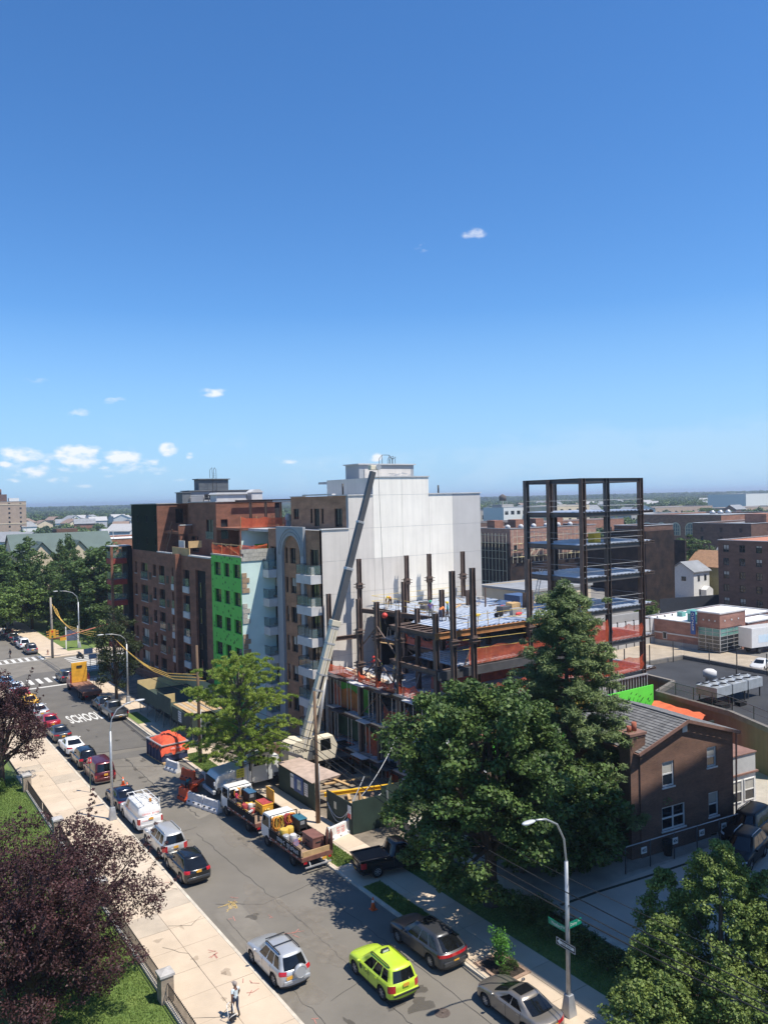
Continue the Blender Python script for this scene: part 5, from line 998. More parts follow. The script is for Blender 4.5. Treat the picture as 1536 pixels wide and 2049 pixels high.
# --- far left group
TW = thing('tan_high_rise', 'tan brick high rise far away at the left edge', 'building', (90, 575, 0)); block(TW, 80, 568, 100.5, 590, -4, 28.7, M_beige, M_roofG, rows=11, cols_x=3, cols_y=3, fh=2.95, wz=1.3, ww=1.2); b = MB(); b.box((84, 574, 28), (90, 582, 33.5)); b.cyl((86.5, 578, 33.5), (86.5, 578, 37), .9, 8); b.build('roof_tank_house', M_b1, TW, True); b = MB(); b.box((91, 572, 28.7), (97, 576, 31)); b.build('roof_unit', M_trimw, TW, True)
for z in (2, 8, 14, 26.5): b = MB(); b.box((79.9, 567.85, z), (100.6, 567.99, z+.6)); b.build('stone_band', M_cream, TW, True)
CHs = thing('green_roofed_hall', 'cream hall with green metal roof and twin gables beyond the trees', 'building', (42, 202, 0)); gable(CHs, 33, 203, 56, 217, 0, 13.2, M_cream, M_roofGr, 'x', 5.0)
for x in (38.2, 46.5): gable(CHs, x-3.4, 198, x+3.4, 204, 0, 12.6, M_cream, M_roofGr, 'y', 4.0)
b = MB(); b.box((41, 197, 0), (47, 199, 7.2)); b.build('porch', M_cream, CHs, True); b = MB(); b.box((44, 210, 17.5), (49, 214, 19.3)); b.build('chimney_block', M_b1, CHs, True)
BR = thing('low_brick_school', 'low red brick building with white roof behind the corner block', 'building', (56, 212, 0)); block(BR, 52.5, 214, 92, 240, 0, 16.0, M_b2, M_roofW, rows=3, cols_x=7, cols_y=3, wz=1.8, ww=1.6); b = MB()
for i in range(7): b.bar((54+i*5, 214.5, 16), (54+i*5, 214.5, 18.2), .15)
b.bar((54, 214.5, 18.2), (88, 214.5, 18.2), .15); b.box((58, 222, 16), (60, 224, 18.5)); b.box((70, 224, 16), (73, 227, 18)); b.build('roof_fence', M_slabw, BR, True)
B5 = thing('brick_house_left', 'small brick building at the left edge under the high rise', 'building', (28, 208, 0)); block(B5, 20, 212, 32.5, 226, 0, 14.4, M_b2, M_roofG, rows=2, cols_x=2)
# --- white works with water tank, tan sheds, white hangar
WK = thing('white_works', 'white factory blocks with rooftop water tank on the horizon side', 'building', (285, 315, 0)); block(WK, 278, 330, 300, 350, 0, 17.5, M_wallgrey, M_roofG, rows=3, cols_x=5, wz=2.2, ww=2.6); block(WK, 285, 310, 302, 326, 0, 19, M_trimw, M_roofW, rows=4, cols_x=4, wz=2, ww=2.4); block(WK, 300, 292, 330, 308, 0, 19.5, M_cream, M_roofW, rows=4, cols_x=5, wz=2, ww=2); b = MB(); b.tube([(290, 316, 22.5), (290, 316, 25), (290, 316, 26)], [1.9, 1.9, .3], 14); b.build('water_tank', pm('tank_brown', (.12, .10, .09), rough=.9), WK, True); b = MB()
for dx in (-1.4, 1.4):
    for dy in (-1.4, 1.4): b.bar((290+dx, 316+dy, 18.8), (290+dx, 316+dy, 22.5), .3)
b.box((286, 312, 18.8), (294, 320, 20.6)); b.build('tank_stand', M_wallgrey, WK, True)
for nm, lb, a, m, r in (('tan_warehouse', 'long tan brick warehouse below the horizon', (560, 425, 640, 455, 0, 12.5), M_beige, M_roofG), ('tan_warehouse', 'second tan warehouse running to the right edge', (600, 385, 690, 410, 0, 11), M_beige, M_roofG), ('white_hangar', 'big white block on the right edge below the horizon', (700, 430, 760, 470, 0, 22), M_trimw, M_roofW), ('dark_shed', 'dark long shed in front of the tan warehouses', (420, 300, 500, 315, 0, 9), M_b1, M_roofG), ('pale_shed', 'pale flat shed beyond the steel tower', (430, 345, 480, 365, 0, 11), M_wallgrey, M_roofW), ('pale_hall', 'long low white roofed hall left of the school', (330, 255, 400, 262, 0, 11), M_wallgrey, M_roofW), ('red_row', 'brick row with stepped roof behind the scaffolded block', (235, 245, 300, 255, 0, 13.5), M_b2, M_roofG), ('brown_row', 'brown row beside the white factory', (215, 255, 250, 268, 0, 14), M_b1, M_roofK)):
    o_ = thing(nm, lb, 'building', (a[0], a[1], 0)); block(o_, *a, m, r, rows=2 if m is not M_trimw else 0, cols_x=10, wz=2, ww=2.5)
# --- sprinkled suburb: little houses among the trees
rs_ = random.Random(21); hp = {}
for i, (m, r) in enumerate(((M_trimw, M_roofG), (M_slabw, pm('light_shingle', (.42, .41, .40), rough=.9)), (M_cream, pm('brown_shingle', (.24, .17, .13), rough=.9)), (M_b2, M_roofG))):
    h_ = thing('suburban_house', 'small gabled house far off among the trees', 'house', (0, 0, 0), 0, 'far suburban houses'); gable(h_, -5, -7, 5, 7, -1, 6.5, m, r, 'y' if i % 2 else 'x', 3.2); hp[i] = h_
k_ = 0
for i in range(210):
    az_ = rs_.uniform(3.5, 61); d_ = rs_.uniform(300, 900)**1.0 if az_ < 20 else rs_.uniform(520, 1300)
    if az_ > 33 and rs_.random() < .6: continue
    if 20 < az_ < 33: continue
    x, y = math.sin(R_(az_))*d_, math.cos(R_(az_))*d_
    if k_ < 4: o_ = hp[k_]; o_.location = (x, y, rs_.uniform(3, 6)); o_.rotation_euler = (0, 0, rs_.uniform(0, 3))
    else: o_ = dup(hp[rs_.randrange(4)], (x, y, rs_.uniform(3, 6.5)), rs_.uniform(0, 3), 'small gabled house far off among the trees', 'far suburban houses')
    k_ += 1
# --- tower block that shades the lot, just outside the view to the right
SH = 45.0; ST = thing('shading_tower', 'tall brown brick apartment tower just right of the view, shading the lot', 'building', (29+.267*SH, 7, 0)); x0 = 29.1+.267*SH; block(ST, x0, 26-.41*SH, x0+21.3, 36.25-.41*SH, 0, SH, M_b1, M_roofG, rows=14, cols_x=0, cols_y=3, fh=3.15, wz=1.5, ww=1.4)
# ================================================================== vehicles
def bev(o, w=.03, seg=2):
    m = o.modifiers.new('bevel', 'BEVEL'); m.width = w; m.segments = seg; m.limit_method = 'ANGLE'; return o
def paint(name, col, metal=.35, rough=.32): return pm('paint_'+name, col, rough=rough, metal=metal, var=.04, scale=1.5, coat=.6)
M_cglass = pm('car_glass', (.008, .009, .010), rough=.05, var=.3, scale=1, spec=.55)
M_tyre = pm('tyre_rubber', (.016, .016, .016), rough=.9, var=.2)
M_rim = pm('alloy_rim', (.42, .42, .43), rough=.35, metal=.7, var=.1)
M_rimD = pm('steel_rim', (.14, .14, .14), rough=.5, metal=.5, var=.1)
M_tail = pm('tail_lamp', (.42, .015, .02), rough=.15, var=.2, scale=6, coat=.5)
M_head = pm('head_lamp', (.55, .56, .58), rough=.1, var=.2, scale=6, coat=.5)
M_trim = pm('black_trim', (.02, .02, .021), rough=.6, var=.2)
M_chrome = pm('chrome', (.62, .62, .64), rough=.12, metal=1, var=.05)
M_plate = pm('orange_plate', (.72, .36, .04), rough=.6, var=.12, scale=14)
def fill(br, n):
    br = sorted(set(round(b, 4) for b in br))
    while len(br) < n+1:
        i = max(range(len(br)-1), key=lambda k: br[k+1]-br[k]); br.insert(i+1, (br[i]+br[i+1])/2)
    return br
WH = {}
def wheel_mesh(r, wd, rim, spokes=7):
    key = (r, wd, rim.name, spokes)
    if key in WH: return WH[key]
    t = MB(); n = 24; prof = [(r*.62, -wd/2), (r*.9, -wd/2), (r*.985, -wd*.36), (r, -wd*.15), (r, wd*.15), (r*.985, wd*.36), (r*.9, wd/2), (r*.62, wd/2)]
    vs = [(x, p*math.cos(2*math.pi*k/n), p*math.sin(2*math.pi*k/n)) for p, x in prof for k in range(n)]
    t.add(vs, [(j*n+k, j*n+(k+1) % n, (j+1)*n+(k+1) % n, (j+1)*n+k) for j in range(len(prof)-1) for k in range(n)], True)
    rm = MB()
    for s in (-1, 1):
        x = s*wd*.40; ring = [(x, r*.63*math.cos(2*math.pi*k/n), r*.63*math.sin(2*math.pi*k/n)) for k in range(n)]+[(x, r*.52*math.cos(2*math.pi*k/n), r*.52*math.sin(2*math.pi*k/n)) for k in range(n)]
        rm.add(ring, [(k, (k+1) % n, n+(k+1) % n, n+k) for k in range(n)])
        for q in range(spokes): a = 2*math.pi*q/spokes; rm.bar((x, 0, 0), (x, r*.55*math.cos(a), r*.55*math.sin(a)), .05 if spokes > 5 else .08, .03, upv=(1, 0, 0))
        rm.cyl((x-.02*s, 0, 0), (x+.02*s, 0, 0), r*.14, 10)
    hb = MB(); hb.cyl((-wd*.34, 0, 0), (wd*.34, 0, 0), r*.6, 16)
    WH[key] = (t.mesh('wheel', M_tyre), rm.mesh('rim', rim), hb.mesh('hub', M_trim)); return WH[key]
def wheels(root, spots, r, wd=.22, rim=None, spokes=7):
    a, b, c = wheel_mesh(r, wd, rim or M_rim, spokes)
    for x, y in spots: o = piece('wheel', a, root, (x, y, r)); piece('rim', b, o); piece('hub', c, o)

def car(name, label, cat, loc, rz, S, group=None):
    """lofted car body: rings of plan outlines from sill to roof, cut into body, doors, glass and lamps"""
    L, W, H = S['L'], S['W'], S['H']; hw = W/2; yF, yR = L/2, -L/2; wr = S.get('wr', .34); yw = (S['wf'], S['wb'])
    root = thing(name, label, cat, loc, rz, group); nf = nr = 10; ns = 34
    sh = S['shoulder']; sy, sz = zip(*sorted(sh)); zs = lambda y: float(np.interp(y, sy, sz))
    cf, cb = S.get('cf', .35), S.get('cb', .22)
    def outline(yf, yr, h, c1, c2, ys):
        pts = []
        tap = lambda y: h*(1-.05*abs((y-(yf+yr)/2)/((yf-yr)/2))**4)
        for i in range(nf): s = -1+2*i/nf; pts.append((tap(yf-c1)*math.copysign(abs(s)**.85, s), yf-c1*abs(s)**2.6))
        for y in ys[:-1]: pts.append((tap(y), y))
        for i in range(nr): s = 1-2*i/nr; pts.append((tap(yr+c2)*math.copysign(abs(s)**.85, s), yr+c2*abs(s)**2.6))
        for y in ys[::-1][:-1]: pts.append((-tap(y), y))
        return pts
    # side stations of the lower body
    A = wr+.07; feats = [yF-cf, yR+cb]
    for w_ in yw: feats += [w_+A*k for k in (-1, -.92, -.75, -.5, -.2, .2, .5, .75, .92, 1)]
    seams = S['seams']
    for s in seams: feats += [s-.012, s+.012]
    ysl = fill([f for f in feats if yR+cb <= f <= yF-cf], ns)[::-1]
    if len(ysl) > ns+1: raise ValueError(name+' too many stations')
    gb, gt = S['glass_base'], S['glass_top']       # (front y, rear y)
    wins = S['windows']
    fr_ = fill([0, 1]+[v for w_ in wins for v in w_], ns)
    def gys(c1, c2, yf, yr): return [yf-c1+(yr+c2-yf+c1)*t for t in fr_]
    def arch(y, z):
        for w_ in yw:
            d = abs(y-w_)
            if d < A: z = max(z, wr+math.sqrt(max(0, A*A-d*d))*1.0)
        return z
    rings = []; zb = S.get('clear', .2)
    def low(z, dh, dF, dR, lim=None):
        r = []
        for x, y in outline(yF-dF, yR+dR, hw-dh, cf, cb, [min(max(v, yR+dR+cb), yF-dF-cf) for v in ysl]):
            zz = z(y) if callable(z) else z
            side = abs(x) > hw*.8
            if side: zz = arch(y, zz) if lim is None else min(max(zz, arch(y, 0)), max(zz, lim))
            r.append((x, y, zz))
        rings.append(r)
    low(zb, .05, .08, .06); low(zb+.12, .015, .02, .01)
    low(lambda y: zb+.12+(zs(y)-zb-.12)*.42, .0, 0, 0); low(lambda y: zb+.12+(zs(y)-zb-.12)*.72, .0, .03, .02); low(lambda y: zs(y)-.045, .02, .09, S.get('tuck', .04)); low(lambda y: zs(y), .07, .16, S.get('tuck', .04)+.06)
    gw = hw-S.get('tumble0', .10)
    def gring(yf, yr, h, z, c1, c2): rings.append([(x, y, z(y) if callable(z) else z) for x, y in outline(yf, yr, h, c1, c2, gys(c1, c2, yf, yr))])
    c1, c2 = .28, .16
    yfm, yrm = (yF-.16+gb[0])/2, (yR+S.get('tuck', .04)+.06+gb[1])/2
    gring(yfm, yrm, hw-.085, lambda y: zs(y)+.025, .3, .18)
    gring(gb[0], gb[1], gw, lambda y: zs(y)+.03, c1, c2)
    rt_ = S.get('roofw', hw-.26); zt = H-.12
    mid = [((x0+x1)/2*1.012, (y0+y1)/2, (z0+z1)/2) for (x0, y0, z0), (x1, y1, z1) in zip(rings[-1], [(x, y, zt) for x, y in outline(gt[0], gt[1], rt_, c1*.8, c2, gys(c1*.8, c2, gt[0], gt[1]))])]
    rings.append(mid); gring(gt[0], gt[1], rt_, zt, c1*.8, c2)
    gring(gt[0]-.10, gt[1]+.05, rt_-.06, H-.035, c1*.7, c2); gring(gt[0]-.35, gt[1]+.3, rt_-.28, H, .15, .1)
    n = len(rings[0]); V = [p for r in rings for p in r]; V.append((0, (gt[0]+gt[1])/2, H+.012)); NR = len(rings)
    G = {k: [] for k in ('body', 'windshield', 'rear_window', 'tail_lamp', 'head_lamp', 'bumper')}; sw = {}; dr = {}; seam = []
    side = lambda c: 'f' if c < nf else 's' if c < nf+ns else 'r' if c < nf+ns+nr else 's2'
    trow, tcol = S.get('tail_rows', (3,)), S.get('tail_cols', 2)
    for r in range(NR-1):
        for c in range(n):
            f = (r*n+c, (r+1)*n+c, (r+1)*n+(c+1) % n, r*n+(c+1) % n)[::-1]; s = side(c)
            if r in (7, 8):      # greenhouse
                if s == 'f' and 1 <= c < nf-1: G['windshield'].append(f); continue
                if s == 'r' and S.get('rearglass', True) and 1 <= c-nf-ns < nr-1: G['rear_window'].append(f); continue
                if s in ('s', 's2'):
                    k = c-nf if s == 's' else (ns-1-(c-nf-ns-nr)); t = (fr_[k]+fr_[k+1])/2; hit = [i for i, (a, b) in enumerate(wins) if a < t < b]
                    if hit: sw.setdefault((s, hit[0]), []).append(f); continue
            if r <= 4 and s in ('s', 's2'):
                k = c-nf if s == 's' else (ns-1-(c-nf-ns-nr)); ym = (ysl[k]+ysl[k+1])/2
                if any(abs(ym-q) < .011 for q in seams) and r >= 1: seam.append(f); continue
                dd = [i for i in range(len(seams)-1) if seams[i+1] < ym < seams[i]] if len(seams) > 1 else []
                if r >= 1 and r <= 3 and dd: dr.setdefault((s, dd[0]), []).append(f); continue
            if s == 'r' and r in trow and (c-nf-ns < tcol or c-nf-ns >= nr-tcol or S.get('lightbar') == r): G['tail_lamp'].append(f); continue
            if r in trow and S.get('tail_wrap', True) and ((s == 's' and c == nf+ns-1) or (s == 's2' and c == nf+ns+nr)): G['tail_lamp'].append(f); continue
            if s == 'f' and r == 3 and (c < 2 or c >= nf-2): G['head_lamp'].append(f); continue
            if r <= 0 and s in ('f', 'r', 's', 's2') or (r == 1 and s in 'fr' and S.get('darkbumper')): G['bumper'].append(f); continue
            G['body'].append(f)
    top = (NR-1)*n
    for c in range(n): G['body'].append((top+c, top+(c+1) % n, len(V)-1)[::-1][::-1])
    def part(nm, faces, m, par):
        if not faces: return None
        used = sorted({i for f in faces for i in f}); mp = {i: k for k, i in enumerate(used)}
        b = MB(); b.add([V[i] for i in used], [tuple(mp[i] for i in f) for f in faces], True); return b.build(nm, m, par)
    pt = S['paint']
    body = part('body', G['body'], pt, root); part('windshield', G['windshield'], M_cglass, root); part('rear_window', G['rear_window'], M_cglass, root)
    for (s_, i_), fs in dr.items():
        d_ = part('door', fs, pt, root); k = -1 if s_ == 's2' else 1; ym = seams[i_+1]+.16
        hb = MB(); hb.cbox((k*(hw+.005), ym, zs(ym)-.12), (.03, .16, .03)); hb.build('handle', S.get('handle', pt), d_)
    part('door_seam', seam, M_trim, root)
    for kk, fs in sw.items(): part('side_window', fs, M_cglass, root)
    tl, hl = G['tail_lamp'], G['head_lamp']
    cx = lambda f: sum(V[i][0] for i in f)/len(f)
    if S.get('lightbar'): part('tail_lamp', tl, M_tail, root)
    else:
        part('tail_lamp', [f for f in tl if cx(f) > 0], M_tail, root); part('tail_lamp', [f for f in tl if cx(f) <= 0], M_tail, root)
    part('head_lamp', [f for f in hl if cx(f) > 0], M_head, root); part('head_lamp', [f for f in hl if cx(f) <= 0], M_head, root)
    part('bumper', G['bumper'], S.get('sill', M_trim), root)
    # underbody, wheels
    u = MB(); u.box((-hw+.16, yR+.25, zb+.02), (hw-.16, yF-.3, zs(0)-.35)); u.build('underbody', M_trim, root)
    wheels(root, [(s*(hw-.125), y) for s in (-1, 1) for y in yw], wr, .21, S.get('rim'), S.get('spokes', 7))
    # rear bumper bar, plate, mirrors
    bz = zb+.12+(zs(yR)-zb-.12)*.30; rb_ = MB(); rb_.box((-hw*.82, yR-.035, bz-.10), (hw*.82, yR+.1, bz+.09)); bev(rb_.build('rear_bumper', S.get('bumpm', pt), root), .04)
    pz = S.get('plate_z', bz+.3); p = MB(); p.cbox((S.get('plate_x', 0), yR+S.get('plate_in', -.022), pz), (.34, .02, .17)); p.build('licence_plate', M_plate, root)
    for s in (-1, 1): mr = MB(); mr.sphere((s*(hw+.09), gb[0]-.42, zs(gb[0])+.12), (.11, .08, .075), 8, 5); mr.bar((s*(hw-.06), gb[0]-.42, zs(gb[0])+.05), (s*(hw+.06), gb[0]-.42, zs(gb[0])+.1), .05); mr.build('mirror', S.get('mirror', pt), root)
    if S.get('rails'):
        for s in (-1, 1): q = MB(); x = s*(rt_-.09); q.tube([(x, gt[0]-.25, H-.03), (x, gt[0]-.4, H+.05), (x, gt[1]+.45, H+.05), (x, gt[1]+.3, H-.03)], .03, 6); q.build('roof_rail', S['rails'], root)
        for y in S.get('cross', ()): q = MB(); q.bar((-rt_+.1, y, H+.055), (rt_-.1, y, H+.055), .06, .03); q.build('crossbar', S['rails'], root)
    if S.get('sunroof'): q = MB(); yc_ = gt[0]-.62; q.box((-.42, yc_-.3, H+.004), (.42, yc_+.3, H+.018)); q.build('sunroof', M_cglass, root)
    if S.get('wiper', True) and S.get('rearglass', True): pass
    return root
def SED(p, **k):
    S = dict(L=4.85, W=1.83, H=1.45, wf=1.42, wb=-1.36, wr=.33, shoulder=[(-2.45, .97), (-1.7, 1.0), (-.9, .97), (.9, .94), (1.4, .9), (2.05, .78), (2.45, .68)], glass_base=(1.15, -1.72), glass_top=(.28, -.95), windows=[(.17, .46), (.49, .80)],
             seams=[.98, -.06, -1.05], cf=.42, cb=.30, paint=p, tail_rows=(3, ), tail_cols=3, plate_z=.72, tuck=.06); S.update(k); return S
def SUV(p, **k):
    S = dict(L=4.55, W=1.82, H=1.70, wf=1.30, wb=-1.32, wr=.36, shoulder=[(-2.3, 1.06), (-.9, 1.03), (.8, 1.0), (1.3, .98), (1.9, .90), (2.3, .78)], glass_base=(1.05, -2.17), glass_top=(.35, -1.82), windows=[(.12, .40), (.43, .68), (.72, .93)],
             seams=[.95, -.08, -.98], cf=.36, cb=.22, paint=p, tail_rows=(3, 4), tail_cols=2, plate_z=.86, tuck=.03, roofw=.66, clear=.25); S.update(k); return S
GR_L, GR_R = 'vehicles parked along the left kerb', 'vehicles parked along the right kerb'
silver = paint('silver', (.46, .47, .48)); silv2 = paint('warm_silver', (.50, .50, .49)); blackp = paint('black', (.012, .013, .015), .2, .2); dgrey = paint('dark_grey', (.06, .062, .066), .4); navy = paint('navy', (.012, .018, .04), .3, .2)
maroon = paint('maroon', (.10, .010, .018), .3); whitep = paint('white', (.74, .73, .70), 0, .35); lime = paint('lime', (.46, .62, .035), 0, .4); tan = paint('tan', (.27, .24, .205), .55, .3); redp = paint('red', (.36, .02, .03), .2); bluep = paint('blue_grey', (.10, .16, .24), .3); yel = paint('taxi_yellow', (.75, .42, .03), 0, .4); grey2 = paint('mid_grey', (.15, .15, .16), .5)
CX = 18.55
# left row, near to far
c = car('silver_suv', 'silver compact SUV with spare wheel on its back door and black roof bars', 'car', (CX, 38.55, 0), R_(.5), SUV(silver, L=4.6, rails=M_trim, cross=(.15, -.75), plate_x=-.45, plate_z=.80, bumpm=silver), GR_L)
sp = MB(); sp.cyl((.12, -2.5, 1.02), (.12, -2.30, 1.02), .36, 28); so = bev(sp.build('spare_wheel_cover', silver, c), .05); q = MB(); q.tube([(.12+.30*math.cos(a*.524), -2.505, 1.02+.30*math.sin(a*.524)) for a in range(13)], .012, 5); q.build('cover_ring', silv2, so)
car('black_crossover', 'black crossover with clear tail lamps and ribbed roof parked behind the silver wagon', 'car', (18.62, 52.3, 0), 0, SUV(blackp, L=4.7, W=1.84, H=1.66, rails=blackp, plate_z=1.0, glass_top=(.3, -1.6), glass_base=(1.1, -2.2), bumpm=dgrey, tail_cols=2), GR_L)
car('silver_wagon', 'large silver SUV with dark rear glass parked behind the white van', 'car', (18.72, 57.0, 0), 0, SUV(silv2, L=4.9, W=1.88, H=1.80, rails=silv2, wf=1.45, wb=-1.5, shoulder=[(-2.45, 1.12), (.8, 1.08), (1.5, 1.05), (2.1, .98), (2.45, .86)], glass_base=(1.15, -2.36), glass_top=(.5, -2.18), tail_rows=(2, 3), plate_z=.95, bumpm=silv2), GR_L)
VAN = dict(L=5.2, W=1.98, H=1.98, wf=1.55, wb=-1.45, wr=.36, shoulder=[(-2.6, 1.14), (1.2, 1.12), (1.75, 1.08), (2.3, .98), (2.6, .85)], glass_base=(1.55, -2.50), glass_top=(.85, -2.36), windows=[(.10, .27)], seams=[1.35, .25], cf=.34, cb=.14, tail_rows=(2, 3), tail_cols=1, plate_z=1.05, tuck=.02, roofw=.84, tumble0=.06)
v = car('white_van', 'white work van with red lettering and a white ladder rack', 'van', (18.85, 63.0, 0), 0, dict(VAN, paint=whitep, rearglass=False, bumpm=M_slabw), GR_L)
rk = MB()
for s in (-.78, .78): rk.tube([(s, 1.0, 1.95), (s, .9, 2.12), (s, -2.3, 2.12), (s, -2.35, 1.95)], .03, 6)
for y in (.9, -.3, -1.4, -2.3): rk.bar((-.78, y, 2.12), (.78, y, 2.12), .05, .05)
rk.bar((-.35, .9, 2.17), (-.35, -2.3, 2.17), .08, .03); rk.bar((.35, .9, 2.17), (.35, -2.3, 2.17), .08, .03); rk.bar((-.2, .2, 2.18), (.6, -2.0, 2.18), .07, .04); rk.tube([(.78, -1.9, 2.12), (.78, -2.2, 2.4), (.78, -2.35, 2.12)], .02, 5); rk.build('ladder_rack', whitep, v)
q = MB(); q.cbox((.25, -1.7, 2.15), (.16, .16, .22)); q.build('beacon', pm('amber_lens', (.55, .22, .03), rough=.3), v)
M_redink = pm('red_ink', (.65, .10, .10), rough=.7, var=.2)
scribble(v, (.0, -2.575, 1.42), (R_(84), 0, 0), 1.3, .12, M_redink, 12, (6,)); scribble(v, (-.45, -2.60, .95), (R_(88), 0, 0), .45, .06, M_redink, 9, (), 3); scribble(v, (-.99, .0, 1.3), (R_(90), 0, R_(-90)), 1.1, .12, M_redink, 10, (5,), 5); q = MB(); q.cyl((.0, -2.61, 1.08), (.0, -2.59, 1.08), .08, 14); q.build('emblem', M_redink, v)
car('navy_sedan', 'dark navy sedan with a pale sunshade parked in front of the white van', 'car', (18.75, 67.7, 0), 0, SED(navy, L=4.7), GR_L)
MV = dict(VAN, L=4.85, W=1.9, H=1.9, wf=1.45, wb=-1.35, rearglass=True, windows=[(.10, .30), (.33, .58), (.62, .94)], seams=[1.3, .2, -.9], paint=maroon, roofw=.78, plate_z=.9, tail_rows=(2,), tuck=.03, cb=.2, glass_base=(1.5, -2.32), glass_top=(.8, -2.14), shoulder=[(-2.45, 1.10), (1.2, 1.08), (1.75, 1.04), (2.2, .95), (2.45, .85)])
mvn = car('maroon_minivan', 'maroon passenger van with beige lower body by the traffic cones', 'van', (18.9, 75.6, 0), 0, dict(MV, sill=pm('beige_cladding', (.40, .33, .26), rough=.6, metal=.2), bumpm=paint('maroon2', (.14, .03, .03))), GR_L)
car('black_suv', 'black SUV with glossy roof in front of the maroon van', 'car', (18.75, 80.6, 0), 0, SUV(blackp, L=4.65), GR_L)
car('white_sedan', 'white sedan parked between a black SUV and a grey sedan', 'car', (18.75, 85.6, 0), 0, SED(whitep, L=4.75), GR_L)
car('grey_sedan', 'dark grey sedan half under the farther purple plum tree', 'car', (18.7, 91.2, 0), 0, SED(dgrey), GR_L)
car('red_sedan', 'dark red sedan glimpsed through the plum branches', 'car', (18.8, 96.8, 0), 0, SED(redp), GR_L)
car('silver_sedan', 'silver sedan mostly behind the plum foliage', 'car', (18.8, 102.6, 0), 0, SED(silv2), GR_L)
tx = car('yellow_taxi', 'yellow taxi sedan parked in the left row near the crossing', 'car', (18.8, 108.6, 0), 0, SED(yel), GR_L)
car('red_hatchback', 'red car in front of the yellow taxi', 'car', (18.7, 113.2, 0), 0, SED(redp, L=4.3), GR_L)
car('pale_sedan', 'pale blue silver sedan second from the crosswalk', 'car', (18.6, 117.6, 0), 0, SED(paint('ice', (.36, .42, .50))), GR_L)
car('blue_sedan', 'blue grey sedan closest to the crosswalk on the left', 'car', (18.3, 122.6, 0), 0, SED(bluep), GR_L)
# moving lane and right row
t = car('lime_taxi', 'lime green taxi SUV driving in the middle of the street', 'car', (22.48, 34.35, 0), R_(-1.5), SUV(lime, L=4.48, W=1.81, H=1.70, rails=M_trim, spokes=6, plate_z=.98, bumpm=lime, darkbumper=False, tail_rows=(2, 3), glass_top=(.35, -1.95), glass_base=(1.1, -2.13), seams=[.95, -.1, -1.0]))
q = MB(); q.prism([(-.26, 0), (.26, 0), (.2, .17), (-.2, .17)], 'y', -.07, .07); o = q.build('roof_sign', M_trim, t); o.location = (0, -.35, 1.70); q = MB(); q.box((-.17, -.075, .03), (.17, -.0705, .14)); q.build('sign_face', M_head, o)
q = MB(); q.box((-.75, -2.33, .56), (.75, -2.26, .64)); q.build('step_pad', M_trim, t)
flat_text('TAXI', .16, M_trim, t, (-.915, .05, .80), (R_(90), 0, R_(-90)), width=.6); q = MB(); q.cyl((-.918, .62, .82), (-.913, .62, .82), .13, 16); q.build('door_emblem', M_trim, t)
car('charcoal_crossover', 'charcoal crossover with full width red tail lamp bar under the maple', 'car', (26.1, 35.3, 0), R_(0), SUV(dgrey, L=5.2, W=1.93, H=1.68, wf=1.5, wb=-1.5, wr=.37, shoulder=[(-2.6, 1.08), (-.9, 1.04), (1.1, 1.0), (1.6, .97), (2.2, .9), (2.6, .78)], glass_base=(1.25, -2.45), glass_top=(.5, -1.75), seams=[1.1, .0, -1.05], lightbar=3, tail_rows=(3,), rim=M_rim, spokes=9, plate_z=.62, sunroof=True, tuck=.05), GR_R)
car('tan_sedan', 'tan sedan with sunroof and red wrap tail lamps at the lower edge', 'car', (26.25, 28.2, 0), R_(-.5), SED(tan, L=4.87, rim=M_rim, sunroof=True, plate_z=.82, tail_rows=(3,), tail_cols=4), GR_R)
car('charcoal_suv', 'dark SUV waiting at the crosswalk ahead of the yellow backed flatbed', 'car', (25.75, 120.4, 0), 0, SUV(dgrey, L=4.8), GR_R)
car('black_hatchback', 'black hatchback between the empty flatbed truck and the grey pickup', 'car', (25.95, 101.2, 0), 0, SUV(blackp, L=4.3, H=1.5, shoulder=[(-2.2, .98), (.9, .95), (1.4, .9), (2.15, .72)], wr=.33, wf=1.25, wb=-1.25, clear=.2, glass_top=(.25, -1.5)), GR_R)
# two dark SUVs in the shaded lot
matte = pm('paint_deep_black', (.006, .006, .007), rough=.35, spec=.3)
car('black_suv', 'black SUV nearest the house in the shaded parking lot', 'car', (51.6, 31.9, LOTZ), R_(100), SUV(matte, L=5.3, W=2.0, H=1.9, wf=1.6, wb=-1.6, wr=.39, shoulder=[(-2.6, 1.2), (1.2, 1.15), (1.7, 1.12), (2.65, .95)], glass_base=(1.3, -2.5), glass_top=(.6, -2.3), rails=M_trim, seams=[1.15, .0, -1.1]))
car('black_wagon', 'black crossover behind the yellow green tree in the shaded lot', 'car', (48.3, 30.2, LOTZ), R_(103), SUV(matte, L=4.9, W=1.9, H=1.72, rails=silver, glass_base=(1.1, -2.3)))
# the lot by the bank and cars beyond the crossing
FARG = 'cars parked beyond the crossing'
f0 = car('parked_suv', 'dark SUV parked first beyond the crossing', 'car', (26.0, 147.2, 0), 0, SUV(grey2, L=4.7, H=1.75), FARG)
car('parked_suv', 'white SUV second in the row beyond the crossing', 'car', (26.0, 153.6, 0), 0, SUV(whitep, L=4.8, H=1.8), FARG)
for i, (y, lb, p) in enumerate(((150.6, 'black car squeezed between the first two SUVs beyond the crossing', blackp), (158.5, 'dark blue car third in the row beyond the crossing', navy), (163.8, 'dark car fourth in the row beyond the crossing', dgrey), (169.2, 'dark maroon car in the row beyond the crossing', maroon), (176, 'white van far up the row beyond the crossing', whitep), (182, 'grey car farthest up the row beyond the crossing', grey2))):
    if i == 0: continue
    car('parked_car', lb, 'car', (25.9, y, 0), 0, SED(p) if p is not whitep else SUV(p, H=1.9), FARG)
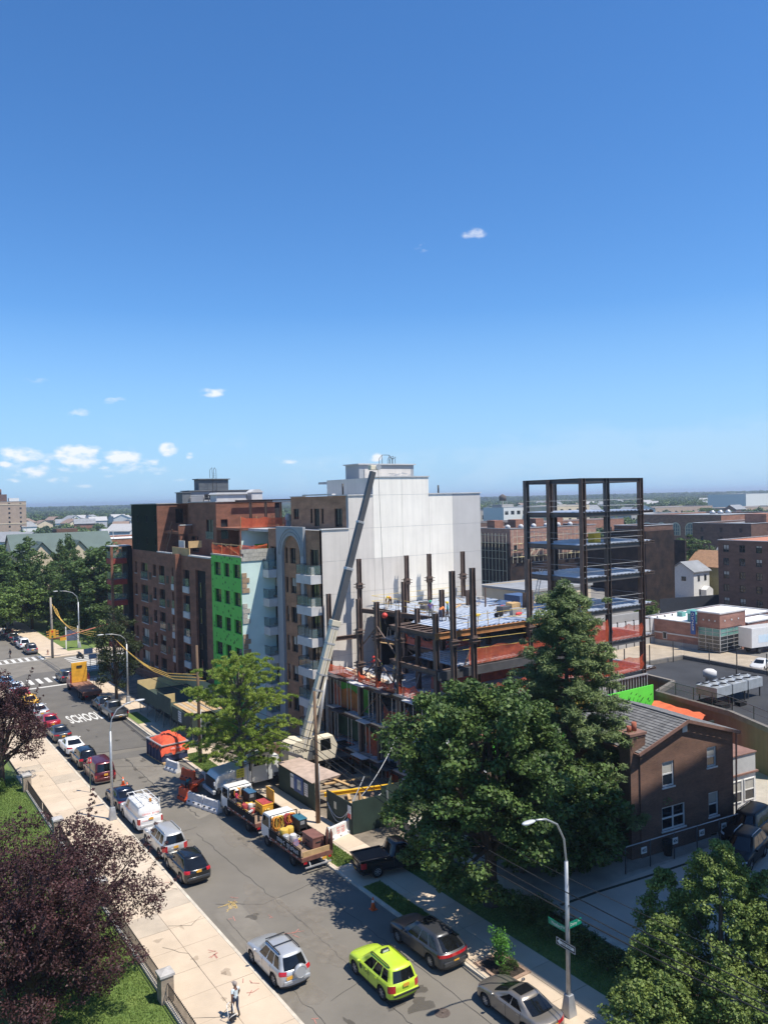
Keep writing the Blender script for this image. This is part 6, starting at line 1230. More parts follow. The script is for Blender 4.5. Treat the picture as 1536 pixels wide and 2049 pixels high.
car('parked_sedan', 'white sedan parked in front of the bank', 'car', (105.5, 63.0, .06), R_(105), SED(whitep))
car('parked_coupe', 'white and pink sedan beside the box truck', 'car', (116, 64.5, .06), R_(80), SED(paint('pinkish', (.62, .5, .55))))

# ---- pickups
def pickup(name, label, loc, rz, p, group=None, rim=None):
    r = car(name, label, 'pickup truck', loc, rz, dict(L=5.7, W=2.0, H=1.88, wf=1.85, wb=-1.65, wr=.40, shoulder=[(-2.9, 1.16), (-.6, 1.16), (-.55, 1.14), (1.3, 1.14), (1.9, 1.12), (2.6, 1.05), (2.85, .95)], glass_base=(1.5, -.62), glass_top=(.75, -.38), windows=[(.18, .50), (.53, .85)], seams=[1.35, .42, -.5], cf=.34, cb=.12, paint=p, tail_rows=(2, 3), tail_cols=1, plate_z=.62, tuck=.0, roofw=.76, clear=.34, rim=rim, bumpm=M_chrome if p is not blackp else M_trim), group)
    b = MB(); b.box((-.78, -2.72, 1.17), (.78, -.72, 1.195)); b.build('bed_floor', M_trim, r)
    for s in (-1, 1): q = MB(); q.box((s*.80, -2.8, 1.16), (s*.95, -.66, 1.27)); bev(q.build('bed_rail', p, r), .03)
    q = MB(); q.box((-.95, -2.86, 1.16), (.95, -2.76, 1.27)); bev(q.build('tailgate_cap', p, r), .03)
    return r
pickup('grey_pickup', 'old grey pickup parked at the right kerb by the scaffold shed', (25.95, 96.3, 0), 0, paint('pewter', (.10, .105, .11)), GR_R, M_rimD)
pk = pickup('black_pickup', 'black pickup backed across the sidewalk under the maple', (30.2, 44.3, .13), R_(-100), blackp)

# ---- cab-over flatbed work trucks
def cyl_part(nm, pts, r, m, par, n=8): b = MB(); b.tube(pts, r, n); return b.build(nm, m, par)
M_bedwood = pm('worn_bed_boards', (.27, .18, .12), rough=.95, var=.25, scale=2.5, stretch=(4, .6, 1)); M_rust = pm('rust_brown', (.17, .07, .05), rough=.85, var=.25, scale=3)
def cabover(name, label, loc, rz, letters=None):
    T_ = thing(name, label, 'truck', loc, rz, 'cab-over flatbed work trucks')
    # cab: front at +y
    b = MB(); b.prism([(1.55, .55), (3.05, .55), (3.12, .9), (3.08, 1.45), (2.78, 2.25), (2.6, 2.36), (1.62, 2.36), (1.5, 2.25)], 'x', -.98, .98); bev(b.build('cab', whitep, T_), .06)
    w_ = MB(); w_.add([(-.86, 3.095, 1.48), (.86, 3.095, 1.48), (.82, 2.83, 2.2), (-.82, 2.83, 2.2)], [(0, 1, 2, 3)]); w_.build('windshield', M_cglass, T_)
    for s in (-1, 1):
        d = MB(); d.add([(s*.985, 1.8, 1.45), (s*.985, 2.9, 1.45), (s*.985, 2.68, 2.18), (s*.985, 1.8, 2.18)], [(0, 1, 2, 3) if s < 0 else (3, 2, 1, 0)]); d.build('side_window', M_cglass, T_)
        m_ = MB(); m_.box((s*1.12, 2.95, 1.6), (s*1.3, 3.0, 2.05)); m_.bar((s*.95, 2.9, 2.05), (s*1.2, 2.97, 2.0), .03); m_.bar((s*.95, 2.9, 1.6), (s*1.2, 2.97, 1.65), .03); m_.build('mirror', M_trim, T_)
        h_ = MB(); h_.box((s*.6, 3.08, .75), (s*.92, 3.13, .95)); h_.build('head_lamp', M_head, T_)
    r_ = MB(); r_.box((-.88, 1.493, 1.5), (.88, 1.499, 2.2)); r_.build('rear_window', M_cglass, T_)
    ch = MB(); ch.box((-.42, -3.0, .62), (-.28, 2.9, .85)); ch.box((.28, -3.0, .62), (.42, 2.9, .85)); ch.box((-.9, -.5, .45), (-.45, .8, .8)); ch.box((.45, -.3, .45), (.9, .9, .8)); ch.build('chassis', M_trim, T_)
    bd = MB(); bd.box((-1.17, -3.35, .95), (1.17, 1.38, 1.10)); bd.build('bed', M_bedwood, T_)
    rim = MB(); rim.box((-1.2, -3.38, .86), (-1.16, 1.4, 1.12)); rim.box((1.16, -3.38, .86), (1.2, 1.4, 1.12)); rim.box((-1.2, -3.42, .84), (1.2, -3.36, 1.12)); rim.build('bed_rim', M_rust, T_)
    for s in (-1, 1): q = MB(); q.box((s*1.205, -3.3, 1.10), (s*1.235, 1.35, 1.62)); q.build('side_board', M_blk, T_)
    for s in (-1, 1):   # reflective tape
        for i in range(12): q = MB(); y = -3.2+i*.38; q.box((s*1.202, y, .98), (s*1.208, y+.2, 1.03)); q.build('reflector', M_white if i % 2 else M_tail, T_)
    hd = MB()
    for x in (-1.05, 1.05): hd.bar((x, 1.35, 1.1), (x, 1.35, 2.45), .07)
    for z in (1.7, 2.1, 2.45): hd.bar((-1.05, 1.35, z), (1.05, 1.35, z), .05)
    for s in (-1, 1):
        for y in (-3.25, -2.2, -1.1, .1): hd.bar((s*1.2, y, 1.1), (s*1.2, y, 1.75 if s > 0 else 1.66), .05)
        hd.bar((s*1.2, -3.25, 1.68), (s*1.2, 1.35, 1.68), .05, .04)
    hd.build('headboard_rack', M_blk, T_)
    wheels(T_, [(-.9, 2.15), (.9, 2.15)], .40, .24, M_rimD, 6); wheels(T_, [(-.86, -1.75), (.86, -1.75)], .40, .42, M_rimD, 6)
    lp = MB()
    for x in (-.95, .95): lp.box((x-.12, -3.44, .68), (x+.12, -3.40, .80))
    lp.build('tail_lamp', M_tail, T_); q = MB(); q.box((.35, -3.44, .66), (.7, -3.41, .82)); q.build('licence_plate', M_plate, T_)
    q = MB(); q.box((-1.0, -3.55, .42), (1.0, -3.45, .50)); q.bar((-.6, -3.5, .45), (-.6, -3.3, .8), .06); q.bar((.6, -3.5, .45), (.6, -3.3, .8), .06); q.build('rear_step', M_stud, T_)
    if letters: scribble(T_, (-1.237, -1.5, 1.38), (R_(90), 0, R_(-90)), 3.1, .26, M_slabw, 13, (5,), 4)
    return T_
t1 = cabover('flatbed_truck', 'white cab flatbed loaded with yellow box, hoses and a man in red', (25.75, 57.75, 0), R_(2))
t2 = cabover('flatbed_truck', 'white cab flatbed with brown steel chest and hose reels, nearest work truck', (25.85, 50.6, 0), R_(1), True)
# ---- loads on the two work trucks (each its own thing, resting on the bed)
M_yel = pm('yellow_paint', (.70, .36, .03), rough=.6, var=.2, scale=2); M_yel2 = pm('yellow_plastic2', (.60, .40, .07), rough=.6, var=.15); M_oran = pm('orange_hose', (.75, .30, .04), rough=.7, var=.2); M_redh = pm('red_hose', (.38, .055, .055), rough=.7, var=.2); M_teal = pm('teal_enclosure', (.03, .13, .18), rough=.45, var=.15); M_bl = pm('blue_enclosure', (.04, .12, .22), rough=.45, var=.15)
BZ = 1.105
def coil(name, label, x, y, z, r, m, k=4, seed=0):
    """hose hung over the rack in loops"""
    rr_ = random.Random(seed); b = MB()
    for i in range(k):
        ph = rr_.uniform(-.12, .12); rx, rz_ = r*rr_.uniform(.6, .9), r*rr_.uniform(1.0, 1.7); b.tube([(x+ph+rx*math.cos(t*.449), y+i*.05+rr_.gauss(0, .01), z-rz_+rz_*math.sin(t*.449)) for t in range(15)], .035, 5, False)
    o = b.build(name, m); o['group'] = 'hose coils on the flatbeds'; return tag(o, label, 'hose', 'hose coils on the flatbeds')
for i, (dx, m, lb) in enumerate(((-.75, M_oran, 'orange yellow hose coil on the rack, leftmost on the truck with the brown chest'), (-.35, M_yel2, 'yellow hose coil on the rack of the truck with the brown chest'), (.22, M_redh, 'red hose coil on the rack of the truck with the brown chest'), (.58, M_oran, 'orange hose coil rightmost on the rack of the truck with the brown chest'))): coil('hose_coil', lb, 25.82+dx, 51.75, 2.35, .33, m, 5, i)
for i, (dx, m, lb) in enumerate(((-.45, M_oran, 'orange hose coil behind the man in red on the flatbed'), (.05, pm('grey_hose', (.4, .36, .28), rough=.7), 'pale hose coil on the rack of the truck with the yellow box'), (.5, M_slabw, 'white cable coil on the rack of the truck with the yellow box'))): coil('hose_coil', lb, 25.7+dx, 58.9, 2.35, .33, m, 4, i+9)
def chest(name, label, loc, d, m, cat='tool chest', rz=0.0, lid=None):
    T_ = thing(name, label, cat, loc, rz); b = MB(); b.box((-d[0]/2, -d[1]/2, .06), (d[0]/2, d[1]/2, d[2]-.1)); bev(b.build('body', m, T_), .015)
    l = MB(); l.box((-d[0]/2-.02, -d[1]/2-.02, d[2]-.1), (d[0]/2+.02, d[1]/2+.02, d[2])); bev(l.build('lid', m, T_), .015)
    f = MB(); f.box((-d[0]/2, -d[1]/2, 0), (-d[0]/2+.12, d[1]/2, .06)); f.box((d[0]/2-.12, -d[1]/2, 0), (d[0]/2, d[1]/2, .06)); f.build('skid', M_trim, T_)
    g = MB(); g.box((-d[0]*.22, -d[1]/2-.03, d[2]*.55), (d[0]*.22, -d[1]/2-.001, d[2]*.62)); g.box((-d[0]/2-.03, -d[1]*.2, d[2]*.5), (-d[0]/2-.001, d[1]*.2, d[2]*.58)); g.build('handle', M_trim, T_)
    return T_
chest('job_box', 'rust brown steel chest standing on the flatbed', (26.35, 48.6, BZ), (.85, 1.5, .85), pm('brown_steel', (.19, .085, .065), rough=.6, var=.15, scale=2))
jb = chest('job_box', 'yellow steel tool box with its lid standing open', (26.2, 56.0, BZ), (.9, 1.3, .85), M_yel); q = MB(); q.box((.5, -.65, .85), (.56, .65, 1.75)); q.build('open_lid', M_yel, jb); q = MB(); q.box((-.4, -.6, .855), (.4, .6, .90)); q.build('red_tray', M_redh, jb)
def welder(label, loc, m, rz=0.0):
    T_ = thing('welding_generator', label, 'generator', loc, rz, 'engine welders on the flatbeds'); b = MB(); b.box((-.32, -.55, .2), (.32, .55, .80)); bev(b.build('case', M_trim, T_), .03); q = MB(); q.box((-.34, -.57, .80), (.34, .57, .90)); bev(q.build('top_cover', m, T_), .04)
    for x in (-.28, .28): f = MB(); f.box((x-.04, -.55, 0), (x+.04, .55, .2)); f.build('skid', M_trim, T_)
    pass; q = MB(); q.box((-.24, -.565, .5), (.1, -.552, .75)); q.build('control_panel', M_stud, T_); q = MB(); q.cyl((.15, .3, .9), (.15, .3, 1.12), .04, 8); q.build('exhaust', M_trim, T_); return T_
welder('blue topped engine welder on the flatbed with the brown chest', (26.55, 50.9, BZ+.35), M_teal); st_ = MB(); 
for x in (26.2, 26.9):
    for y in (50.3, 51.5): st_.bar((x, y, BZ), (x, y, BZ+.3), .06)
st_.box((26.15, 50.2, BZ+.28), (26.95, 51.6, BZ+.34)); tag(st_.build('generator_stand', M_blk), 'low black steel stand under the blue topped welder', 'stand')
welder('blue engine welder behind the yellow tool box', (26.05, 58.3, BZ+.2), M_bl); st_ = MB(); st_.box((25.7, 57.6, BZ), (26.4, 59.0, BZ+.2)); tag(st_.build('timber_block', M_ply), 'timber packing under the blue engine welder', 'timber')
def keg(name, label, x, y, z, r, h, m, cat='drum', grp='drums and buckets on the flatbeds'):
    b = MB(); b.tube([(x, y, z), (x, y, z+h*.05), (x, y, z+h*.5), (x, y, z+h*.95), (x, y, z+h)], [r*.95, r, r*1.02, r, r*.93], 12); return tag(b.build(name, m), label, cat, grp)
keg('bucket', 'grey white bucket on the flatbed beside the brown chest', 25.45, 49.8, BZ, .24, .6, M_slabw); keg('bucket', 'grey drum left of the welder on the nearer flatbed', 25.0, 50.0, BZ, .24, .6, M_stud)
keg('bucket', 'yellow bucket under the hoses of the nearer flatbed', 25.2, 50.7, BZ, .3, .75, M_yel2); keg('bucket', 'second yellow tub under the red hoses', 25.75, 50.9, BZ, .28, .7, M_yel2)
keg('bucket', 'red bucket beside the man on the farther flatbed', 25.15, 57.3, BZ, .22, .5, M_redh); keg('bucket', 'white bucket on the farther flatbed', 25.6, 57.2, BZ, .2, .45, M_slabw); keg('bucket', 'yellow case on the farther flatbed', 25.75, 57.8, BZ, .3, .35, M_yel2); keg('bucket', 'small red can near the yellow tool box', 25.45, 56.5, BZ, .17, .35, M_redh)
for i, (x, y) in enumerate(((27.0, 47.7), (26.85, 47.5), (27.05, 47.3))): b = MB(); b.tube([(x, y, BZ), (x, y, BZ+1.1), (x, y, BZ+1.3), (x, y, BZ+1.42)], [.12, .12, .05, .04], 10); tag(b.build('gas_cylinder', M_rust if i else M_trim), 'tall gas cylinder at the rear corner of the nearer flatbed', 'gas cylinder', 'gas cylinders on the nearer flatbed')
b = MB(); b.prism([(24.85, BZ), (26.95, BZ), (26.95, BZ+.35), (24.85, BZ+.35)], 'y', 47.30, 47.36); tag(b.build('tail_board', M_ply), 'plywood tail board across the rear of the nearer flatbed', 'board')
b = MB(); b.prism([(25.1, BZ), (25.6, BZ), (25.5, BZ+.5), (25.2, BZ+.5)], 'y', 49.2, 49.24); tag(b.build('printed_carton', pm('printed_carton', (.5, .25, .2), rough=.8, var=.6, scale=6, col2=(.1, .2, .5))), 'small printed carton leaning by the grey drums', 'carton')
b = MB(); b.box((25.9, 55.0, BZ), (26.2, 55.3, BZ+.55)); b.bar((26.05, 55.1, BZ+.5), (25.95, 54.7, BZ+.75), .2, .1); tag(b.build('yellow_machine', M_yel2), 'small yellow machine at the tail of the farther flatbed', 'machine')
rr_ = random.Random(77)
for tx_, ty_, rows, lb in ((25.75, 57.0, 3.2, 'small tool or fitting strewn on the flatbed with the yellow box'), (25.7, 49.9, 2.6, 'small tool or fitting strewn on the flatbed with the brown chest')):
    for i in range(16):
        x, y = tx_+rr_.uniform(-.95, .9), ty_+rr_.uniform(-rows*.55, rows*.5); a = rr_.uniform(0, 3.1); L_ = rr_.uniform(.15, .5); m = rr_.choice((M_yel2, M_trim, M_rust, M_oran, M_redh, M_slabw, M_stud, M_trim)); b = MB()
        if i % 3: b.bar((x-L_*math.cos(a), y-L_*math.sin(a), BZ+.06), (x+L_*math.cos(a), y+L_*math.sin(a), BZ+.06+rr_.uniform(0, .25)), rr_.uniform(.05, .16), rr_.uniform(.05, .16))
        else: b.tube([(x+.22*math.cos(t*.6)*rr_.uniform(.8, 1.2), y+.22*math.sin(t*.6), BZ+.05+t*.012) for t in range(18)], .03, 5, False)
        tag(b.build('loose_tool', m), lb, 'tool', 'loose tools on the flatbeds')
# ---- empty flatbed with yellow headboard, far up the street
FT = thing('flatbed_truck', 'empty red flatbed truck with tall yellow headboard', 'truck', (25.85, 110.5, 0), 0)
b = MB(); b.box((-1.2, -5.0, 1.1), (1.2, 1.6, 1.25)); b.build('bed', pm('rusty_bed', (.27, .13, .08), rough=.9, var=.25, scale=2), FT)
b = MB(); b.box((-1.0, 1.62, 1.25), (1.0, 1.8, 3.9)); bev(b.build('headboard', M_yel, FT), .03); b = MB(); b.box((-.35, 1.55, 3.2), (.35, 1.6, 3.5)); b.build('nameplate', M_trim, FT)
b = MB(); b.prism([(1.9, .6), (4.4, .6), (4.4, 1.4), (3.4, 1.55), (3.0, 2.45), (1.95, 2.45)], 'x', -1.1, 1.1); bev(b.build('cab', redp, FT), .06)
for s in (-1, 1): b = MB(); b.bar((s*1.15, 1.2, 1.25), (s*1.15, 1.2, 2.2), .05); b.bar((s*1.15, 1.75, 1.25), (s*1.15, 1.75, 2.3), .05); b.bar((s*1.15, 1.2, 2.2), (s*1.15, 1.75, 2.3), .05); b.build('grab_rail', redp, FT)
b = MB(); b.box((-.5, -4.9, .7), (.5, 4, 1.0)); b.box((-1.2, -5.05, .8), (1.2, -4.95, 1.25)); b.build('chassis', M_rust, FT)
for i in range(5): b = MB(); b.bar((1.15, -4.6+i*.9, 1.25), (1.15, -4.6+i*.9, 2.1), .06); b.build('stake', M_steel, FT)
wheels(FT, [(s*.95, y) for s in (-1, 1) for y in (3.4, -2.4, -3.6)], .48, .35, M_rimD, 6)
b = MB(); b.box((-.9, -5.1, .62), (-.6, -5.02, .75)); b.box((.6, -5.1, .62), (.9, -5.02, .75)); b.build('tail_lamp', M_tail, FT)
# ---- white box truck by the bank
BT = thing('box_truck', 'white box truck with blue picture on its side in the bank lot', 'truck', (117.8, 69.6, .06), R_(-100))
b = MB(); b.box((-1.25, -4.2, 1.0), (1.25, 2.6, 4.0)); bev(b.build('cargo_box', whitep, BT), .04); b = MB(); b.prism([(2.7, .6), (4.6, .6), (4.6, 1.5), (4.1, 2.5), (2.7, 2.5)], 'x', -1.1, 1.1); bev(b.build('cab', whitep, BT), .06)
b = MB(); b.box((1.255, -2.8, 1.7), (1.26, 1.4, 2.9)); b.build('side_picture', pm('blue_graphic', (.55, .70, .78), rough=.6, var=.6, scale=.7, col2=(.75, .78, .80)), BT)
b = MB(); b.box((-.4, -4, .6), (.4, 4, .9)); b.build('chassis', M_trim, BT); wheels(BT, [(s*1.0, y) for s in (-1, 1) for y in (3.5, -2.4)], .48, .35, M_rimD, 6)

# ================================================================== boom truck crane
CR = thing('crane_truck', 'white boom truck crane parked across the sidewalk with its long grey boom raised', 'crane', (31.5, 64.6, 0), 0)
def W(b, nm, m, par=None, bv=0):
    o = b.build(nm, m, par or CR, True)
    return bev(o, bv) if bv else o
crw = paint('truck_white', (.55, .56, .55), .1, .4); cream = pm('cream_paint', (.74, .66, .50), rough=.5, var=.08, scale=1)
# bonnet and cab face the street (-x)
W(MB().prism([(25.3, .9), (25.35, 1.7), (25.7, 2.05), (28.4, 2.35), (28.4, .75), (25.5, .7)], 'y', 63.5, 65.7), 'bonnet', crw, bv=.12)
W(MB().prism([(28.2, .7), (28.2, 2.3), (28.75, 3.1), (29.1, 3.2), (30.5, 3.2), (30.6, .7)], 'y', 63.4, 65.8), 'cab', crw, bv=.08)
W(MB().quad((28.30, 63.6, 2.38), (28.30, 65.6, 2.38), (28.72, 65.55, 3.02), (28.72, 63.65, 3.02)), 'windshield', M_cglass)
for y, n_ in ((63.395, 1), (65.805, -1)): W(MB().quad(*[(x, y, z) for x, z in ((28.75, 2.15), (29.9, 2.15), (29.9, 2.95), (29.0, 2.95))]), 'side_window', M_cglass)
W(MB().box((28.55, 63.36, .8), (28.58, 63.4, 2.9)).box((30.1, 63.36, .8), (30.13, 63.4, 2.9)), 'door_seam', M_trim)
W(MB().prism([(25.7, .75), (25.75, 1.15), (26.1, 1.42), (26.9, 1.45), (27.4, 1.15), (27.5, .75)], 'y', 63.15, 63.6), 'fender', crw, bv=.06); W(MB().prism([(25.7, .75), (25.75, 1.15), (26.1, 1.42), (26.9, 1.45), (27.4, 1.15), (27.5, .75)], 'y', 65.6, 66.05), 'fender', crw, bv=.06)
W(MB().box((25.22, 63.7, .8), (25.32, 65.5, 1.7)), 'grille', M_trim); W(MB().box((25.05, 63.4, .5), (25.3, 65.8, .8)), 'front_bumper', crw, bv=.03)
W(MB().box((25.2, 63.5, 1.2), (25.3, 63.7, 1.5)), 'head_lamp', M_head); W(MB().box((25.2, 65.5, 1.2), (25.3, 65.7, 1.5)), 'head_lamp', M_head)
mi = MB(); mi.box((28.2, 62.9, 2.0), (28.28, 63.1, 2.7)); mi.bar((28.3, 63.4, 2.65), (28.24, 63.0, 2.6), .03); mi.bar((28.3, 63.4, 2.05), (28.24, 63.0, 2.1), .03); W(mi, 'mirror', M_trim)
W(MB().box((25.6, 64.1, .6), (38.5, 65.1, 1.0)), 'chassis', M_trim); W(MB().box((30.7, 63.4, 1.0), (38.6, 65.8, 1.2)), 'flatbed', M_steelD)
W(MB().box((30.62, 63.5, .9), (31.3, 65.7, 2.6)), 'headache_rack', whitep)
wr_ = wheel_mesh(.5, .3, M_rimD, 6)
for x in (26.6, 34.9, 36.2):
    for y in (63.55, 65.65): o = piece('wheel', wr_[0], CR, (x-31.5, y-64.6, .5), (0, 0, R_(90))); piece('rim', wr_[1], o); piece('hub', wr_[2], o)
# turret, control cab, boom
TB = Vector((34.6, 63.6, 0)); 
W(MB().cyl((34.6, 63.9, 1.2), (34.6, 63.9, 1.7), .8, 18), 'turntable', M_steelD)
W(MB().prism([(31.9, 1.7), (31.9, 3.3), (32.9, 3.75), (35.0, 3.4), (35.5, 2.2), (35.3, 1.7)], 'y', 63.0, 64.7), 'turret', cream, bv=.06)
W(MB().prism([(34.3, 1.8), (34.3, 3.9), (35.9, 3.9), (36.4, 2.9), (36.1, 1.8)], 'y', 62.0, 62.95), 'operator_cab', cream, bv=.05); W(MB().quad((34.6, 61.99, 2.7), (35.7, 61.99, 2.7), (35.6, 61.99, 3.7), (34.6, 61.99, 3.7)), 'cab_window', M_cglass)
b0 = Vector((33.6, 63.3, 3.0)); tip = Vector((40.77, 61.7, 27.9)); dv = tip-b0
def seg(t0, t1, w_, h_, nm, m): b = MB(); b.bar(b0+dv*t0, b0+dv*t1, w_, h_, upv=(-.6, 0, .8)); return W(b, nm, m, bv=.03)
M_boomD = pm('boom_grey', (.085, .088, .095), rough=.5, var=.15, scale=.7)
s0 = seg(-.03, .43, .62, .78, 'boom_base', cream); seg(.425, .445, .74, .9, 'boom_collar', cream); seg(.44, .63, .52, .66, 'boom_section', M_boomD); seg(.625, .635, .58, .72, 'boom_collar', M_stud); seg(.63, .80, .46, .58, 'boom_section', M_boomD); seg(.795, .803, .52, .64, 'boom_collar', M_stud); seg(.80, .985, .40, .50, 'boom_section', M_boomD)
hd_ = MB(); hd_.cbox(tuple(tip), (1.0, .5, .45)); W(hd_, 'boom_head', cream, bv=.04); W(MB().cyl((41.1, 61.4, 27.95), (41.1, 62.0, 27.95), .28, 14), 'sheave', M_stud)
hs_b = MB()
for sgn in (-1, 1): hs_b.tube([tuple(b0+dv*t+Vector((.12, sgn*(.36-.16*t), .0))) for t in (0, .1, .2, .3, .41)], .03, 5, False); hs_b.tube([tuple(b0+dv*t+Vector((-.30+.12*t, sgn*.1, .1))) for t in (.43, .6, .8, .97)], .022, 5, False)
W(hs_b, 'boom_hose', M_trim)
for t in np.arange(.03, .42, .055): W(MB().bar(b0+dv*float(t), b0+dv*float(t+.006), .66, .82, upv=(-.6, 0, .8)), 'boom_band', M_cop)
W(MB().bar(b0+dv*.17, b0+dv*.25, .635, .3, upv=(-.6, 0, .8)), 'boom_decal', M_trim)
ed = MB()
for sgn in (-1, 1): a_ = dv.normalized().cross(Vector((0, 1, 0))).normalized()*.2; ed.bar(b0+dv*.0+Vector((0, sgn*.325, 0))+a_*.6, b0+dv*.42+Vector((0, sgn*.325, 0))+a_*.6, .02, .06)
W(ed, 'boom_stripe', M_slabw)
W(MB().cyl(tuple(b0+Vector((1.2, 0, -.6))), tuple(b0+dv*.26+Vector((.35, 0, -.3))), .16, 12), 'lift_cylinder', M_stud)
W(MB().cyl((41.2, 61.65, 27.8), (41.25, 61.2, 14.6), .02, 5), 'hoist_cable', M_steelD); hk = MB(); hk.sphere((41.25, 61.2, 14.2), .27, 12, 8); W(hk, 'hook_ball', pm('red_ball', (.62, .06, .04), rough=.5)); hk = MB(); hk.tube([(41.25, 61.2, 13.9), (41.25, 61.2, 13.5), (41.4, 61.2, 13.3), (41.25, 61.2, 13.15), (41.1, 61.2, 13.3)], .05, 6); W(hk, 'hook', M_trim)
piece('lettering', text_mesh('NATIONAL', .36, M_trim, bold=.02, width=1.7), CR, (32.95-31.5, 62.993-64.6, 2.75), (R_(90), 0, 0)); piece('lettering', text_mesh('CRANE', .2, M_trim, width=.6), CR, (33.0-31.5, 62.993-64.6, 2.3), (R_(90), 0, 0))
for x in (30.95, 37.8): W(MB().box((x-.15, 61.8, .7), (x+.15, 66.9, .95)).box((x-.12, 61.8, .1), (x+.12, 62.1, .9)).box((x-.3, 61.6, .06), (x+.3, 62.3, .13)), 'outrigger', M_blk)
# folded loader arm behind the cab
W(MB().bar((31.0, 62.8, 1.0), (31.2, 62.8, 3.2), .3).bar((31.2, 62.8, 3.2), (32.9, 62.3, 2.4), .26).bar((32.9, 62.3, 2.4), (33.3, 62.0, .9), .2), 'folded_arm', M_boomD)
W(MB().box((30.8, 66.0, 1.2), (34.2, 66.3, 2.9)), 'dump_side', pm('brown_panel', (.17, .11, .075), rough=.85, var=.2, scale=1))
for i in range(4): W(MB().box((31.3, 65.2, 1.25+i*.12), (34.5, 65.9, 1.33+i*.12)), 'timber_mat', pm('timber_mat', (.42, .27, .13), rough=.9, var=.2, scale=2))
# ---- skip
SK = thing('dumpster', 'blue and silver dumpster heaped under an orange debris net', 'dumpster', (25.9, 77.0, 0), R_(4))
M_skb = pm('dumpster_blue', (.025, .035, .09), rough=.6, var=.2); 
b = MB(); b.box((-1.3, -1.6, .2), (-1.22, 2.2, 1.75)); b.box((1.22, -1.6, .2), (1.3, 2.2, 1.75)); b.box((-1.22, -1.6, .2), (1.22, -1.52, 1.75)); b.box((-1.22, 2.12, .2), (1.22, 2.2, 1.75)); b.box((-1.22, -1.52, .2), (1.22, 2.12, .3)); b.build('walls', M_skb, SK)
for y in (-1.2, -.4, .4, 1.2, 2.0):
    for s in (-1, 1): b = MB(); b.box((s*1.3, y-.06, .2), (s*1.38, y+.06, 1.7)); b.build('rib', M_skb, SK)
b = MB(); b.box((-1.4, -1.7, 1.75), (-1.2, 2.25, 1.85)); b.box((1.2, -1.7, 1.75), (1.4, 2.25, 1.85)); b.box((-1.2, -1.7, 1.75), (1.2, -1.55, 1.85)); b.box((-1.2, 2.1, 1.75), (1.2, 2.25, 1.85)); b.build('rim', M_stud, SK)
b = MB(); b.box((-1.2, -1.5, 1.2), (1.2, 2.1, 1.55)); b.build('rubble', M_dirt, SK)
b = MB(); vs = []; n_ = 14
for j in range(n_+1):
    for i in range(n_+1):
        x = -1.42+2.84*i/n_; y = -1.75+3.2*j/n_; e = min(i, n_-i, j)/n_; z = 1.88+1.1*max(0, math.sin(math.pi*i/n_))**1.2*max(0, math.sin(math.pi*min(1, (j+.5)/n_)))**.8*.75+random.gauss(0, .05)
        if i in (0, n_): z = 1.35+random.gauss(0, .12)
        if j == 0: z = 1.0+random.gauss(0, .12)
        vs.append((x, y, z))
b.add(vs, [(j*(n_+1)+i, j*(n_+1)+i+1, (j+1)*(n_+1)+i+1, (j+1)*(n_+1)+i) for j in range(n_) for i in range(n_)], True); b.build('debris_net', pm('orange_cover', (.72, .10, .04), rough=.8, var=.2, scale=3, bump=.5), SK)
b = MB(); b.box((-1.0, -1.615, .75), (1.0, -1.602, 1.0)); b.build('stripe', M_slabw, SK); scribble(SK, (0.1, -1.79, 1.42), (R_(80), 0, 0), 1.1, .16, M_slabw, 8, (3,), 6)
b = MB(); b.box((-1.3, -1.9, .05), (-1.0, 2.3, .2)); b.box((1.0, -1.9, .05), (1.3, 2.3, .2)); b.build('skid', M_ply, SK)
# ================================================================== street furniture
M_galv = pm('galvanised_pole', (.42, .43, .44), rough=.45, metal=.5, var=.15, scale=3); M_wood = pm('pole_wood', (.15, .095, .06), rough=.95, var=.3, scale=2, stretch=(3, 3, .3)); M_woodG = pm('grey_pole_wood', (.30, .26, .22), rough=.95, var=.25, scale=2, stretch=(3, 3, .3))
def lamp(label, x, y, dx, ph=7.3, hh=9.6, grp='curved arm street lamps'):
    T_ = thing('street_lamp', label, 'street lamp', (x, y, .12), 0, grp)
    b = MB(); b.tube([(0, 0, .9), (0, 0, ph)], [.115, .09], 10); b.build('pole', M_galv, T_)
    b = MB(); b.add([(-.28, -.28, 0), (.28, -.28, 0), (.28, .28, 0), (-.28, .28, 0), (-.17, -.17, 1.0), (.17, -.17, 1.0), (.17, .17, 1.0), (-.17, .17, 1.0)], [(0, 3, 2, 1), (4, 5, 6, 7), (0, 1, 5, 4), (1, 2, 6, 5), (2, 3, 7, 6), (3, 0, 4, 7)]); bev(b.build('base', M_galv, T_), .03)
    b = MB(); s = math.copysign(1, dx); L_ = abs(dx); b.tube([(0, 0, ph-.5), (0.0, 0, ph), (s*.05*L_, 0, ph+(hh-ph)*.45), (s*.22*L_, 0, ph+(hh-ph)*.78), (s*.5*L_, 0, ph+(hh-ph)*.95), (s*.75*L_, 0, hh)], .05, 8); b.build('arm', M_galv, T_)
    b = MB(); b.sphere((s*L_*.92, 0, hh), (.42, .17, .08), 12, 6); b.build('lamp_head', pm('lamp_head_grey', (.50, .51, .52), rough=.4), T_); b = MB(); b.sphere((s*L_*.95, 0, hh-.05), (.26, .12, .06), 10, 5); b.build('lens', M_slabw, T_); return T_
lamp('grey street lamp on the left sidewalk beside the navy sedan', 17.05, 64.4, 2.6, 7.0, 9.1)
lr = lamp('grey street lamp carrying green street name signs at the lower right', 28.1, 26.7, -2.6, 7.4, 9.85)
